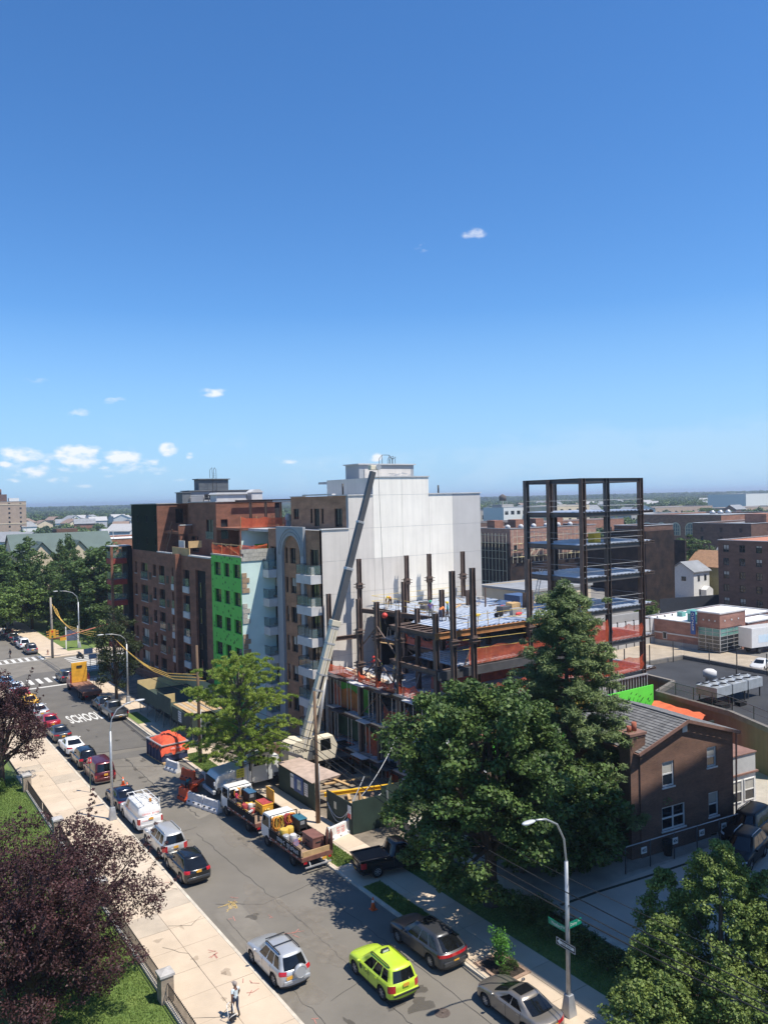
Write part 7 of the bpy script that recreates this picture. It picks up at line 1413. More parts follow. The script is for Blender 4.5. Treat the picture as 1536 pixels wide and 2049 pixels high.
lamp('grey street lamp by the scaffold shed before the brick block', 28.9, 100.5, -3.4, 7.5, 9.0); lamp('street lamp beyond the crossing near the traffic signal', 33.8, 146, -4.0, 8, 10.2); lamp('distant street lamp left of the far park trees', 28.5, 186, -3, 8, 10)
M_sgreen = pm('street_sign_green', (.0, .22, .13), rough=.5, var=.05); M_sw = M_trimw
def blade(par, x0, y0, x1, y1, z, txt, sm, nrm_rot, side):
    b = MB(); b.bar((x0, y0, z), (x1, y1, z), .02, .30); o = b.build('name_blade', M_sgreen, par)
    return o
o = blade(lr, 0, .12, 0, 1.25, 4.05, '', 0, 0, 0); piece('lettering', text_mesh('Wexford', .17, M_sw, width=.68), o, (-.013, .72, 4.05), (R_(90), 0, R_(-90))); piece('lettering', text_mesh('TER', .09, M_sw, width=.2), o, (-.013, .26, 4.09), (R_(90), 0, R_(-90)))
o = blade(lr, .12, 0, .95, 0, 4.25, '', 0, 0, 0); piece('lettering', text_mesh('Dalny', .19, M_sw, width=.45), o, (.42, -.013, 4.25), (R_(90), 0, 0)); piece('lettering', text_mesh('RD', .09, M_sw, width=.14), o, (.79, -.013, 4.31), (R_(90), 0, 0))
b = MB(); b.box((-.14, -.62, 3.2), (-.125, .62, 3.58)); o = b.build('one_way_sign', M_num, lr); b = MB(); b.add([(-.129, .55, 3.39), (-.129, .36, 3.53), (-.129, .36, 3.46), (-.129, -.52, 3.46), (-.129, -.52, 3.32), (-.129, .36, 3.32), (-.129, .36, 3.25)], [(0, 1, 2, 3, 4, 5, 6)])
for v_ in range(len(b.v)): b.v[v_] = (-.143, b.v[v_][1], b.v[v_][2])
b.build('white_arrow', M_sw, o); piece('lettering', text_mesh('ONE WAY', .10, M_num, bold=.02, width=.62), o, (-.147, -.06, 3.39), (R_(90), 0, R_(-90)))
b = MB()
for y0, z0, y1, z1 in ((-.6, 3.22, .6, 3.24), (-.6, 3.54, .6, 3.56), (-.6, 3.24, -.58, 3.54), (.58, 3.24, .6, 3.54)): b.box((-.146, y0, z0), (-.141, y1, z1))
b.build('sign_border', M_sw, o)
# parking rule sign
P_ = thing('parking_sign', 'red and white parking sign on a thin post by the maroon van', 'sign', (17.15, 71.6, .13)); b = MB(); b.bar((0, 0, 0), (0, 0, 3.1), .06); b.build('post', pm('sign_post_green', (.05, .08, .06), rough=.6), P_); b = MB(); b.box((-.02, -.18, 2.55), (0, .18, 3.05)); b.box((-.16, -.035, 2.55), (.16, -.032, 3.05)); so = b.build('sign_plate', pm('sign_red', (.6, .06, .07), rough=.5), P_); b = MB(); b.box((-.10, -.04, 2.7), (.10, -.036, 2.9)); b.build('white_panel', M_sw, so)
# utility poles and wires
def upole(label, x, y, z0, h, m=M_wood, r=.17, arm=True):
    T_ = thing('utility_pole', label, 'utility pole', (x, y, z0), 0, 'wooden utility poles'); b = MB(); b.tube([(0, 0, -.2), (.0, 0, h*.5), (-.05, 0, h)], [r, r*.85, r*.65], 10); b.build('shaft', m, T_); b = MB(); b.box((-.25, -.1, h*.52), (-.12, .1, h*.52+.35)); b.build('cable_box', M_trim, T_)
    b = MB(); b.tube([(.14, -.1, 0), (.14, -.1, h*.45)], .04, 6); b.build('conduit', M_galv, T_); return T_
upole('tall brown utility pole standing by the green hoarding', 29.7, 53.9, .12, 10.2); upole('brown utility pole beside the orange netted dumpster', 27.7, 73.2, .12, 11.3); cp = upole('grey utility pole carrying the traffic signal at the crossing', 28.1, 139.9, .09, 9.9, M_woodG, .22); upole('utility pole just outside the lower right edge', 27.6, 14, .12, 10)
# traffic signal head and mast
for dy in (0, ):
    b = MB(); b.box((-.5, -.45, 3.2), (.5, -.25, 4.6)); b.build('signal_head', pm('signal_yellow', (.65, .33, .03), rough=.6), cp)
    for k, m in enumerate((pm('signal_red', (.55, .03, .02), rough=.4), pm('signal_amber', (.5, .2, .02), rough=.4), pm('signal_green', (.02, .12, .06), rough=.4))): b = MB(); b.cyl((-.02, -.47, 4.3-k*.42), (-.02, -.45, 4.3-k*.42), .17, 12); b.build('signal_lens', m, cp)
    b = MB()
    for k in range(3):
        for s in (-1, 1): b.box((s*.55, -.5, 3.42+k*.4), (s*.95, -.46, 3.62+k*.4))
    b.build('back_plate_bars', pm('orange_bars', (.7, .32, .05), rough=.6), cp)
b = MB(); b.tube([(.3, 0, 3.0), (4, 0, 3.6), (9.5, 0, 4.6)], [.12, .1, .07], 8); b.build('mast_arm', pm('mast_red', (.40, .12, .08), rough=.6), cp); b = MB(); b.box((1.2, -.2, 2.6), (2.2, 0, 3.1)); b.build('signal_head', MATS['signal_yellow'], cp)
M_wire = pm('wire_black', (.012, .012, .012), rough=.7)
def cat_(p, q, sag, n=16): return [tuple(Vector(p).lerp(Vector(q), i/n)-Vector((0, 0, sag*4*(i/n)*(1-i/n)))) for i in range(n+1)]
def wire(pts, r, m, label, name='overhead_cable', cat='cable', grp='overhead cables'): b = MB(); b.tube(pts, r, 5, False); return tag(b.build(name, m), label, cat, grp)
for k, (z, s, r) in enumerate(((6.6, .55, .05), (6.0, .6, .045), (7.2, .5, .03), (5.6, .7, .06))):
    wire(cat_((29.55, 53.9, z), (27.3+k*.12, 14, z+.3), s+.3, 24), r*.55, M_wire, 'dark overhead cable running past the street lamp to the lower right')
    wire(cat_((27.6, 73.2, z+.4), (29.55, 53.9, z), s*.5), r*.6, M_wire, 'dark overhead cable between the two brown utility poles'); 
    if k < 2: wire(cat_((28.1, 139.9, z+.6), (27.6, 73.2, z+.6), 1.2, 24), .03, M_wire, 'thin dark cable before the corner brick block')
M_ysl = pm('yellow_sleeve', (.70, .42, .08), rough=.6, var=.25, scale=1.5)
for k in range(3):
    o_ = k*.35; wire([(28.0+o_*.9, y, z-o_*1.1) for y, z in ((138.6, 9.0), (136, 7.75), (132, 7.0), (128.3, 6.75), (122, 7.0), (115.9, 7.4), (110, 8.0), (104.7, 8.45))], .04, M_ysl, 'yellow sleeved power line sagging near the traffic signal', 'power_line', 'power line', 'yellow sleeved power lines'); wire([(28.0+o_*.9, y, z-o_*1.0) for y, z in ((104.7, 8.45), (101, 7.9), (97.6, 7.4), (93, 6.95), (89.2, 6.8), (82.9, 7.05), (78, 7.8), (73.6, 8.5))], .04, M_ysl, 'yellow sleeved power line sagging before the brick block', 'power_line', 'power line', 'yellow sleeved power lines')
wire(cat_((31.8, 50.9, 2.6), (41.5, 56.3, 9.6), 1.2), .03, M_galv, 'white cable rising from the hoarding to the steel deck'); 
# ---- hoarding round the site
M_hoard = pm('hoarding_green', (.022, .042, .032), rough=.75, var=.25, scale=.8)
HO = thing('site_hoarding', 'dark green plywood hoarding along the sidewalk with posters', 'hoarding', (30.7, 50, 0))
def panel(x0, y0, x1, y1, h, m=M_hoard, z=.1): b = MB(); b.bar((x0, y0, z+h/2), (x1, y1, z+h/2), .05, h); return b.build('hoarding_panel', m, HO, True)
for i in range(5): panel(30.7, 62.5-i*1.28, 30.7, 62.5-(i+1)*1.28+.02, 2.2)
for i in range(3): panel(30.7, 54.2-i*1.22, 30.72, 54.2-(i+1)*1.22+.02, 2.3)
panel(30.75, 50.5, 33.6, 50.3, 2.45); panel(33.6, 50.3, 36, 53.0, 2.6); panel(34, 51.5, 39, 51.2, 2.6); panel(30.9, 62.6, 33.3, 62.2, 2.2) 
b = MB(); b.add([(30.5, 62.4, 2.4), (30.5, 56.2, 2.36), (33.2, 56.2, 2.5), (32.6, 62.2, 2.5)], [(0, 1, 2, 3)]); b.add([(30.5, 62.4, 2.34), (30.5, 56.2, 2.31), (33.2, 56.2, 2.44), (32.6, 62.2, 2.44)], [(3, 2, 1, 0)]); b.build('plywood_roof', pm('weathered_ply', (.42, .32, .26), rough=.95, var=.2, scale=1.5), HO, True)
for y in (50.6, 54.2, 56.1, 62.4): b = MB(); b.bar((30.8, y, 0), (30.8, y, 2.3), .09); b.build('hoarding_post', M_galv, HO, True)
b = MB(); b.bar((33.7, 50.2, 0), (33.7, 50.2, 2.9), .09); b.bar((30.85, 50.7, 2.3), (33.7, 53.4, 3.0), .06); b.build('brace', M_galv, HO, True)
M_post1 = pm('poster_blue', (.05, .12, .30), rough=.6, var=.5, scale=2.2, col2=(.03, .06, .18))
b = MB(); b.box((30.63, 58.0, .8), (30.66, 59.6, 2.15)); po = b.build('poster', M_post1, HO, True); b = MB(); b.box((30.61, 58.35, 1.1), (30.628, 58.95, 1.9)); b.build('poster_picture', pm('poster_pale', (.45, .48, .45), rough=.6, var=.5, scale=4), po, True); b = MB(); b.box((30.63, 59.62, .9), (30.66, 60.2, 2.1)); po = b.build('poster', M_sw, HO, True); scribble(po, (30.625-30.7, 59.9-50, 1.85), (R_(90), 0, R_(-90)), .45, .12, M_num, 6, (), 8)
b = MB(); b.box((30.63, 57.2, .9), (30.66, 57.8, 1.95)); po = b.build('poster', M_sw, HO, True)
for k in range(5): scribble(po, (30.627-30.7, 57.5-50, 1.82-k*.18), (R_(90), 0, R_(-90)), .45, .06, M_num, 8, (3,), k+20)
b = MB(); b.box((30.66, 52.7, 1.3), (30.69, 53.05, 1.85)); b.build('notice', pm('notice_cream', (.6, .56, .4), rough=.8), HO, True); b = MB(); b.box((30.64, 50.55, 1.25), (30.66, 51.0, 2.2)); po = b.build('danger_sign', M_sw, HO, True); b = MB(); b.box((30.63, 50.55, 1.25), (30.64, 51.0, 1.6)); b.build('sign_red_band', MATS['sign_red'], po, True)
b = MB()
for s in (.9, 1.25): b.tube(cat_((30.63, 54.0, 1.5), (30.63, 50.8, 1.9), s), .025, 5, False)
b.build('hanging_rope', M_sw, HO, True)
# yellow beams and stock in the site yard
M_yb = pm('yellow_beam', (.72, .42, .02), rough=.6, var=.15)
def loose(nm, lb, cat, fn, m, grp=None): b = MB(); fn(b); o = b.build(nm, m); return tag(o, lb, cat, grp)
loose('yellow_beam', 'long yellow steel beam lying across the site behind the hoarding', 'beam', lambda b: hbeam(b, (31.6, 56.2, 1.2), (37.0, 54.0, 1.4), .3, .25), M_yb); None
loose('beam_trestle', 'timber trestle under the yellow beams', 'trestle', lambda b: [b.bar((x, y, 0), (x, y, z), .2) for x, y, z in ((31.9, 56.1, 1.05), (34.3, 55.1, 1.12), (36.7, 54.1, 1.2))], M_ply)
rr_ = random.Random(31)
for i in range(16):
    x, y = rr_.uniform(33, 37.5), rr_.uniform(52.5, 61); a = rr_.uniform(0, 3.1); L_ = rr_.uniform(.8, 2.2); m, lb = rr_.choice(((M_ply, 'loose plywood board lying in the site yard'), (M_steel, 'rusty steel member lying in the site yard'), (M_slabw, 'pale board lying in the site yard')))
    loose('loose_member', lb, 'building material', lambda b: b.bar((x-L_*math.cos(a), y-L_*math.sin(a), .15+i*.03), (x+L_*math.cos(a), y+L_*math.sin(a), .2+i*.03), .25, .1), m, 'material lying in the site yard')
# white signboard barrier beside pole
def jersey(name, label, x, y, rz, m, L_=1.9, h=.95, grp='plastic road barriers'):
    T_ = thing(name, label, 'barrier', (x, y, .0), rz, grp); b = MB(); b.prism([(-.3, 0), (.3, 0), (.3, .2), (.14, .45), (.11, h), (-.11, h), (-.14, .45), (-.3, .2)], 'x', -L_/2, L_/2)
    b.v = [(v[0], v[1], v[2]) for v in b.v]; bev(b.build('body', m, T_), .03); b = MB()
    for i in range(3): b.box((-L_*.33+i*L_*.33-.09, -.32, .3), (-L_*.33+i*L_*.33+.09, .32, .36))
    b.build('fork_slot', M_trim if m is not M_sw else M_slabw, T_); b = MB(); b.cyl((-L_/2+.15, 0, h), (-L_/2+.15, 0, h+.08), .09, 10); b.cyl((L_/2-.15, 0, h), (L_/2-.15, 0, h+.08), .09, 10); b.build('filler_cap', m, T_); return T_
M_barr = pm('barrier_orange', (.72, .10, .03), rough=.55, var=.12); M_barw = pm('barrier_white', (.62, .60, .58), rough=.6, var=.15, scale=2)
jersey('water_barrier', 'white barrier by the corner of the orange netted dumpster', 24.9, 72.9, R_(-75), M_barw); jersey('water_barrier', 'upright orange barrier between the dumpster and the crane truck', 25.2, 69.6, R_(-72), M_barr, 1.8)
jersey('water_barrier', 'orange barrier at the end of the white pair beside the crane truck', 23.2, 65.3, R_(-80), M_barr, 1.3); jersey('water_barrier', 'farther of two white barriers in front of the work truck', 23.55, 63.4, R_(-72), M_barw); jersey('water_barrier', 'nearer of two white barriers in front of the work truck', 24.15, 61.5, R_(-72), M_barw)
wbq = jersey('water_barrier', 'white barrier with red lettering beside the utility pole', 29.7, 50.8, R_(14), M_sw, 2.4, 1.05); 
for k in range(3): scribble(wbq, (.1, -.135-.03*k, .85-k*.18), (R_(75), 0, 0), .8, .1, M_redink, 7, (3,), k+40)
T_ = thing('fallen_barriers', 'heap of broken orange barriers and netting in front of the crane truck', 'barrier', (24.6, 67.2, 0)); b = MB(); b.prism([(-.3, 0), (.3, 0), (.15, .5), (.1, .9), (-.1, .9), (-.15, .5)], 'x', -.8, .8); o = b.build('broken_barrier', M_barr, T_); o.rotation_euler = (R_(60), 0, R_(40)); o.location = (0, 0, .25); net(T_, (24.2, 66.6), (25.4, 68.1), .02, .8, sag=.4, m=MATS['orange_cover'], fold=.25); net(T_, (24.8, 66.2), (23.9, 67.6), .02, .6, sag=.4, m=MATS['orange_cover'], fold=.25)
def cone(x, y, label, z=0.0):
    T_ = thing('traffic_cone', label, 'traffic cone', (x, y, z), 0, 'orange traffic cones'); b = MB(); b.tube([(0, 0, .04), (0, 0, .75)], [.16, .035], 14); b.build('cone_body', pm('cone_orange', (.80, .14, .03), rough=.5, var=.1), T_); b = MB(); b.tube([(0, 0, .42), (0, 0, .58)], [.092, .070], 14, False); b.build('reflective_collar', M_sw, T_); b = MB(); b.box((-.2, -.2, 0), (.2, .2, .045)); bev(b.build('base', MATS['cone_orange'], T_), .01)
cone(20.05, 72.0, 'orange traffic cone touching the maroon van'); cone(19.95, 70.4, 'orange traffic cone in front of the navy sedan'); cone(26.1, 40.7, 'lone traffic cone in the maple shade on the road'); cone(27.4, 66.6, 'orange traffic cone by the crane truck bonnet', .13)
# ---- sidewalk shed
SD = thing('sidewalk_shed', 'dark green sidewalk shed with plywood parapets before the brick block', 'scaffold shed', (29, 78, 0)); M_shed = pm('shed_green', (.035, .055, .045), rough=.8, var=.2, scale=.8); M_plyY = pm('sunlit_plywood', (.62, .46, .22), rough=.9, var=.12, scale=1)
def sb(nm, a, c, m): return MB().box(a, c).build(nm, m, SD, True)
for i in range(4): sb('shed_panel', (28.65, 88.0+i*1.95, 2.0), (28.72, 89.93+i*1.95, 3.6), M_shed)
for i in range(2): sb('shed_panel', (28.5, 83.6+i*2.2, 2.3), (28.57, 85.78+i*2.2, 4.1), M_shed)
for i in range(3): sb('shed_panel', (28.6, 77.9+i*1.9, 2.0), (28.67, 79.78+i*1.9, 3.4), M_shed)
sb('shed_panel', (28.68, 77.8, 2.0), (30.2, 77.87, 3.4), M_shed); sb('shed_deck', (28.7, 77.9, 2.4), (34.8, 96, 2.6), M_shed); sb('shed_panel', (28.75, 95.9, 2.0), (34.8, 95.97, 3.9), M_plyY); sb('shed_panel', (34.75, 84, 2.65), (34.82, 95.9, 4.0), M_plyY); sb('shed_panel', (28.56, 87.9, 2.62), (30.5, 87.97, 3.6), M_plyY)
for i in range(9): sb('roof_board', (28.75+i*.42, 78.4, 3.52), (29.13+i*.42, 83.5, 3.56), pm('grey_boards', (.42, .34, .25), rough=.95, var=.25, scale=2) if i % 2 else M_ply)
for x in (28.9, 31.0):
    for y in (78.2, 80.3, 82.6, 84.8, 87.2, 90.0, 92.8, 95.6): MB().bar((x, y, .1), (x, y, 2.42), .07).build('shed_post', pm('shed_post', (.14, .15, .14), rough=.6), SD, True)
for y in (78.2, 82.6, 87.2, 92.8): MB().bar((28.9, y, .4), (31, y, 2.3), .04).bar((28.9, y, 2.3), (28.9, y+2.1, .5), .04).build('shed_brace', MATS['shed_post'], SD, True)
po = sb('poster', (28.57, 80.6, 2.2), (28.595, 81.5, 3.3), M_sw)
for k in range(4): scribble(po, (28.565-29, 81.05-78, 3.1-k*.24), (R_(90), 0, R_(-90)), .7, .09, M_num, 9, (4,), k+60)
# ---- iron fence with stone pillars, left
M_iron = pm('fence_iron', (.035, .028, .024), rough=.6, var=.2); M_stone = pm('pillar_stone', (.34, .27, .20), rough=.95, var=.25, scale=2.5, bump=.4)
FE = thing('iron_fence', 'dark iron picket fence between stone pillars along the lawn', 'fence', (12.75, 27, .1)); pk_me = MB().bar((0, 0, .12), (0, 0, 1.05), .028).mesh('picket', M_iron)
MB().box((12.62, 25, .1), (12.9, 80, .26)).build('fence_kerb', M_conc2, FE, True); PILL = (39.3, 51.4, 63.5, 75.6)
for i in range(262):
    y = 27+i*.16
    if any(abs(y-p) < .42 for p in PILL): continue
    piece('picket', pk_me, FE, (0, y-27, .06))
for a, c in ((27, 38.95), (39.65, 51.0), (51.8, 63.1), (63.9, 75.2)):
    for z in (.42, 1.08): MB().bar((12.75, a, z+.05), (12.75, c, z+.05), .04, .03).build('fence_rail', M_iron, FE, True)
if True:
    q = MB()
    for i in range(40): q.bar((12.75, 69.1+i*.155, .2), (12.75, 69.1+i*.155, 1.15), .024)
    q.build('far_pickets', M_iron, FE, True, kind='stuff')
for i, y in enumerate(PILL):
    p = thing('stone_pillar', ('stone gate pillar at the lower left beside the iron fence', 'stone pillar hidden in the plum foliage, second from the bottom', 'stone pillar third from the bottom behind plum leaves', 'stone pillar at the far end of the iron fence')[i], 'pillar', (12.75, y, .1), 0, 'stone fence pillars'); b = MB(); b.box((-.33, -.33, 0), (.33, .33, 1.35)); bev(b.build('shaft', M_stone, p), .02); b = MB(); b.box((-.38, -.38, 1.35), (.38, .38, 1.47)); b.add([(-.38, -.38, 1.47), (.38, -.38, 1.47), (.38, .38, 1.47), (-.38, .38, 1.47), (0, 0, 1.62)], [(0, 1, 4), (1, 2, 4), (2, 3, 4), (3, 0, 4)]); b.build('cap', pm('pillar_cap', (.40, .38, .36), rough=.9, var=.2, scale=3), p)
# ---- small things round the crossing
T_ = thing('notice_board', 'blue notice board on two white posts on the corner lawn', 'sign', (32.6, 146, .1)); MB().box((-1.0, -.05, 1.4), (1.0, .05, 3.3)).build('board', pm('board_blue', (.08, .10, .15), rough=.6, var=.3), T_)
for s in (-1, 1): MB().box((s*1.0-.08, -.1, 0), (s*1.0+.08, .1, 3.9)).build('post', M_sw, T_)
T_ = thing('fire_hydrant', 'small fire hydrant on the corner sidewalk beyond the crossing', 'hydrant', (28.0, 143.0, .09)); MB().tube([(0, 0, 0), (0, 0, .1), (0, 0, .12), (0, 0, .6), (0, 0, .75), (0, 0, .85)], [.2, .2, .13, .13, .15, .04], 10).build('barrel', pm('hydrant_paint', (.35, .22, .16), rough=.6), T_); MB().cyl((-.22, 0, .5), (.22, 0, .5), .07, 8).build('outlet', M_galv, T_)
T_ = thing('motorcycle', 'parked motorcycle beyond the crossing', 'motorcycle', (31.6, 136.2, 0), R_(20)); a_, b_, c_ = wheel_mesh(.32, .14, M_rimD, 5)
for y in (-.7, .7): o = piece('wheel', a_, T_, (0, y, .32)); piece('rim', b_, o)
MB().tube([(0, -.6, .6), (0, -.2, .75), (0, .3, .85), (0, .55, .75)], [.14, .18, .22, .1], 8).build('tank_and_seat', blackp, T_); MB().bar((-.35, .5, 1.1), (.35, .5, 1.1), .05).bar((0, .7, .32), (0, .45, 1.1), .07).build('handlebar', M_rail, T_); MB().box((-.18, -.3, .3), (.18, .35, .65)).build('engine', M_trim, T_)
T_ = thing('street_sign_stand', 'pair of blue grey sign plates on posts at the near corner of the crossing', 'sign', (30.2, 124, .1)); MB().bar((0, 0, 0), (0, 0, 3.6), .08).bar((1.0, .3, 0), (1.0, .3, 2.6), .07).build('post', M_galv, T_); MB().box((-.9, -.06, 2.7), (.4, -.02, 3.5)).box((-.2, -.06, 1.9), (.9, -.02, 2.6)).build('plate', pm('plate_grey', (.30, .36, .45), rough=.5), T_)
# ---- planted tree pit with young bush
T_ = thing('tree_pit', 'square tree pit with dark mulch in the right sidewalk', 'tree pit', (28.1, 31.4, .13)); MB().box((-.75, -1.0, 0), (.75, 1.0, .03)).build('mulch', M_soil, T_); MB().box((-.95, -1.2, 0), (-.75, 1.2, .05)).box((.75, -1.2, 0), (.95, 1.2, .05)).box((-.75, -1.2, 0), (.75, -1.0, .05)).box((-.75, 1.0, 0), (.75, 1.2, .05)).build('brick_edging', pm('pit_brick', (.30, .20, .14), rough=.9, var=.3, scale=6), T_)
# ================================================================== people
def person(label, loc, rz, pose, col, hat=None, hatcol=None, name='person'):
    """one continuous skinned body; clothing by material on the same surface"""
    J = dict(pelvis=(0, 0, .95), chest=(0, 0, 1.28), neck=(0, 0, 1.47), head=(0, .02, 1.60), top=(0, .02, 1.72),
             shl=(-.19, 0, 1.42), ell=(-.27, -.02, 1.14), wrl=(-.27, .08, .90), hal=(-.27, .11, .80), shr=(.19, 0, 1.42), elr=(.27, -.02, 1.14), wrr=(.27, .08, .90), har=(.27, .11, .80),
             hil=(-.10, 0, .90), knl=(-.11, .03, .50), anl=(-.11, 0, .09), tol=(-.12, .17, .04), hir=(.10, 0, .90), knr=(.11, .03, .50), anr=(.11, 0, .09), tor=(.12, .17, .04))
    J.update(pose); R0 = dict(pelvis=.145, chest=.15, neck=.06, head=.098, top=.06, shl=.07, ell=.048, wrl=.034, hal=.042, shr=.07, elr=.048, wrr=.034, har=.042, hil=.095, knl=.062, anl=.042, tol=.045, hir=.095, knr=.062, anr=.042, tor=.045)
    E = [('pelvis', 'chest'), ('chest', 'neck'), ('neck', 'head'), ('head', 'top'), ('chest', 'shl'), ('shl', 'ell'), ('ell', 'wrl'), ('wrl', 'hal'), ('chest', 'shr'), ('shr', 'elr'), ('elr', 'wrr'), ('wrr', 'har'), ('pelvis', 'hil'), ('hil', 'knl'), ('knl', 'anl'), ('anl', 'tol'), ('pelvis', 'hir'), ('hir', 'knr'), ('knr', 'anr'), ('anr', 'tor')]
    ks = list(J); me = bpy.data.meshes.new('body'); me.from_pydata([J[k] for k in ks], [(ks.index(a), ks.index(b)) for a, b in E], [])
    t = bpy.data.objects.new('tmp', me); COL.objects.link(t); sk = t.modifiers.new('skin', 'SKIN'); t.modifiers.new('sub', 'SUBSURF').levels = 1
    for i, k in enumerate(ks): d = me.skin_vertices[0].data[i]; d.radius = (R0[k], R0[k]*(.72 if k in ('pelvis', 'chest') else 1)); d.use_root = k == 'pelvis'
    bpy.context.view_layer.update(); dg = bpy.context.evaluated_depsgraph_get(); bm_ = bpy.data.meshes.new_from_object(t.evaluated_get(dg)); bpy.data.objects.remove(t)
    bm_.materials.clear(); ms = [pm('skin_dark', (.16, .075, .045), rough=.6), col['top'], col['legs'], pm('boots', (.05, .035, .025), rough=.8), pm('hair_black', (.01, .009, .008), rough=.8)]
    for m in ms: bm_.materials.append(m)
    reg = dict(pelvis=2, chest=1, neck=0, head=0, top=4, shl=1, shr=1, ell=1 if col.get('sleeve') else 0, elr=1 if col.get('sleeve') else 0, wrl=0, wrr=0, hal=0, har=0, hil=2, hir=2, knl=2, knr=2, anl=3, anr=3, tol=3, tor=3)
    P = np.array([J[k] for k in ks])
    for f in bm_.polygons:
        c = np.array(f.center); d = ((P-c)**2).sum(1); k = ks[int(d.argmin())]; f.material_index = reg[k]; f.use_smooth = True
        if k == 'pelvis' and c[2] > J['pelvis'][2]+.06: f.material_index = 1
    T_ = thing(name, label, 'person', loc, rz); piece('body', bm_, T_)
    h = Vector(J['head']); b = MB(); b.sphere((h.x, h.y+.09, h.z-.02), (.016, .022, .02), 6, 4)
    for s in (-1, 1): b.sphere((h.x+s*.095, h.y, h.z), (.014, .025, .032), 6, 4)
    b.build('nose_and_ears', ms[0], T_); b = MB()
    for s in (-1, 1): b.sphere((h.x+s*.036, h.y+.088, h.z+.025), (.013, .008, .009), 6, 4)
    b.build('eyes', ms[4], T_)
    for sd in 'lr':   # fingers: short chains rooted in the palm
        q, wv = Vector(J['ha'+sd]), Vector(J['wr'+sd]); d = (q-wv).normalized(); a = d.cross(Vector((0, 1, 0))); a = a.normalized() if a.length > .1 else Vector((1, 0, 0)); b = MB()
        for k, (off, ln) in enumerate(((-.027, .065), (-.009, .078), (.009, .073), (.027, .055))): p0 = q+a*off; b.tube([p0, p0+d*ln*.55+Vector((0, .012, 0)), p0+d*ln+Vector((0, .035, 0))], [.011, .010, .008], 5)
        sgn = 1 if sd == 'l' else -1; p0 = wv.lerp(q, .5); b.tube([p0, p0+a*.045*sgn+d*.02, p0+a*.055*sgn+d*.06], [.013, .011, .009], 5); b.build('fingers', ms[0], T_)
    if hat:
        b = MB(); c = (h.x, h.y, h.z+.05); b.sphere(c, (.125, .14, .125), 12, 6) if hat == 'helmet' else b.sphere((h.x, h.y, h.z+.04), (.108, .118, .105), 12, 6); ho = b.build('hard_hat' if hat == 'helmet' else 'cap', hatcol, T_); b = MB()
        if hat == 'helmet': b.cyl((h.x, h.y+.02, h.z+.035), (h.x, h.y+.02, h.z+.05), .165, 14)
        else: b.box((h.x-.08, h.y+.08, h.z+.045), (h.x+.08, h.y+.2, h.z+.06))
        b.build('brim', hatcol, ho)
    return T_
def cl(n, c): return pm('cloth_'+n, c, rough=.9, var=.2, scale=9)
den, drk = cl('denim', (.035, .05, .09)), cl('dark', (.02, .02, .024)); WH_, YH_, GH_ = pm('hat_white', (.7, .68, .62), rough=.4), pm('hat_yellow', (.75, .55, .03), rough=.4), pm('hat_green', (.02, .30, .16), rough=.4)
walk = dict(knl=(-.11, .14, .52), anl=(-.11, .16, .10), tol=(-.12, .33, .05), knr=(.11, .02, .50), anr=(.11, -.16, .12), tor=(.12, -.02, .045), ell=(-.26, -.1, 1.14), wrl=(-.24, -.04, .90), hal=(-.24, -.02, .80), elr=(.26, .04, 1.15), wrr=(.26, .16, .93), har=(.26, .2, .84))
wp = person('man in grey cap and blue white tank top walking on the left sidewalk', (15.05, 35.95, .135), R_(12), walk, dict(top=pm('cloth_print', (.42, .55, .62), rough=.9, var=.5, scale=14, col2=(.65, .68, .68)), legs=den), 'cap', pm('cap_grey', (.26, .22, .20), rough=.9))
T_ = thing('folding_trolley', 'white framed folding trolley held by the man in the tank top', 'trolley', (14.72, 35.9, .135), R_(12)); b = MB()
for s in (-.16, .16): b.tube([(s, .0, .82), (s, -.12, .3), (s, -.15, .08)], .016, 6); b.tube([(s, -.4, .45), (s, -.05, .1)], .016, 6)
b.tube([(-.16, 0, .82), (0, .02, .87), (.16, 0, .82)], .016, 6); b.tube([(-.16, -.4, .45), (.16, -.4, .45)], .016, 6); b.build('tube_frame', M_sw, T_); MB().box((-.14, -.34, .12), (.14, -.12, .36)).build('black_bag', drk, T_)
bend = dict(chest=(0, .28, 1.12), neck=(0, .45, 1.10), head=(0, .58, 1.08), top=(0, .68, 1.05), shl=(-.18, .40, 1.10), shr=(.18, .40, 1.10), ell=(-.22, .45, .82), elr=(.22, .45, .82), wrl=(-.15, .55, .62), wrr=(.15, .55, .62), hal=(-.13, .57, .52), har=(.13, .57, .52))
sit = dict(hil=(-.12, .05, .9), hir=(.12, .05, .9), knl=(-.14, .42, .78), knr=(.14, .42, .78), anl=(-.14, .42, .38), anr=(.14, .42, .38), tol=(-.14, .58, .34), tor=(.14, .58, .34), wrl=(-.2, .3, .98), wrr=(.2, .3, .98), hal=(-.15, .38, .96), har=(.15, .38, .96), ell=(-.27, .06, 1.14), elr=(.27, .06, 1.14))
L4 = LV[4]+.08
person('worker in orange shirt bending over on the upper deck by the white wall', (45.2, 66.0, L4), R_(120), bend, dict(top=cl('orange', (.75, .28, .03)), legs=drk), 'helmet', YH_)
person('worker in purple shirt and green hard hat on the deck edge', (43.3, 56.9, L4), R_(-30), {}, dict(top=cl('purple', (.16, .10, .30)), legs=cl('greyj', (.16, .16, .15))), 'helmet', GH_)
person('worker in teal shirt and yellow hard hat on the deck edge', (43.9, 55.2, L4), R_(40), walk, dict(top=cl('teal', (.06, .26, .28)), legs=drk, sleeve=True), 'helmet', YH_)
person('worker in orange vest crouching close to the teal shirted worker', (43.4, 55.6, L4), R_(-60), bend, dict(top=cl('vest', (.72, .2, .05)), legs=den), 'helmet', pm('hat_orange', (.7, .2, .03), rough=.4))
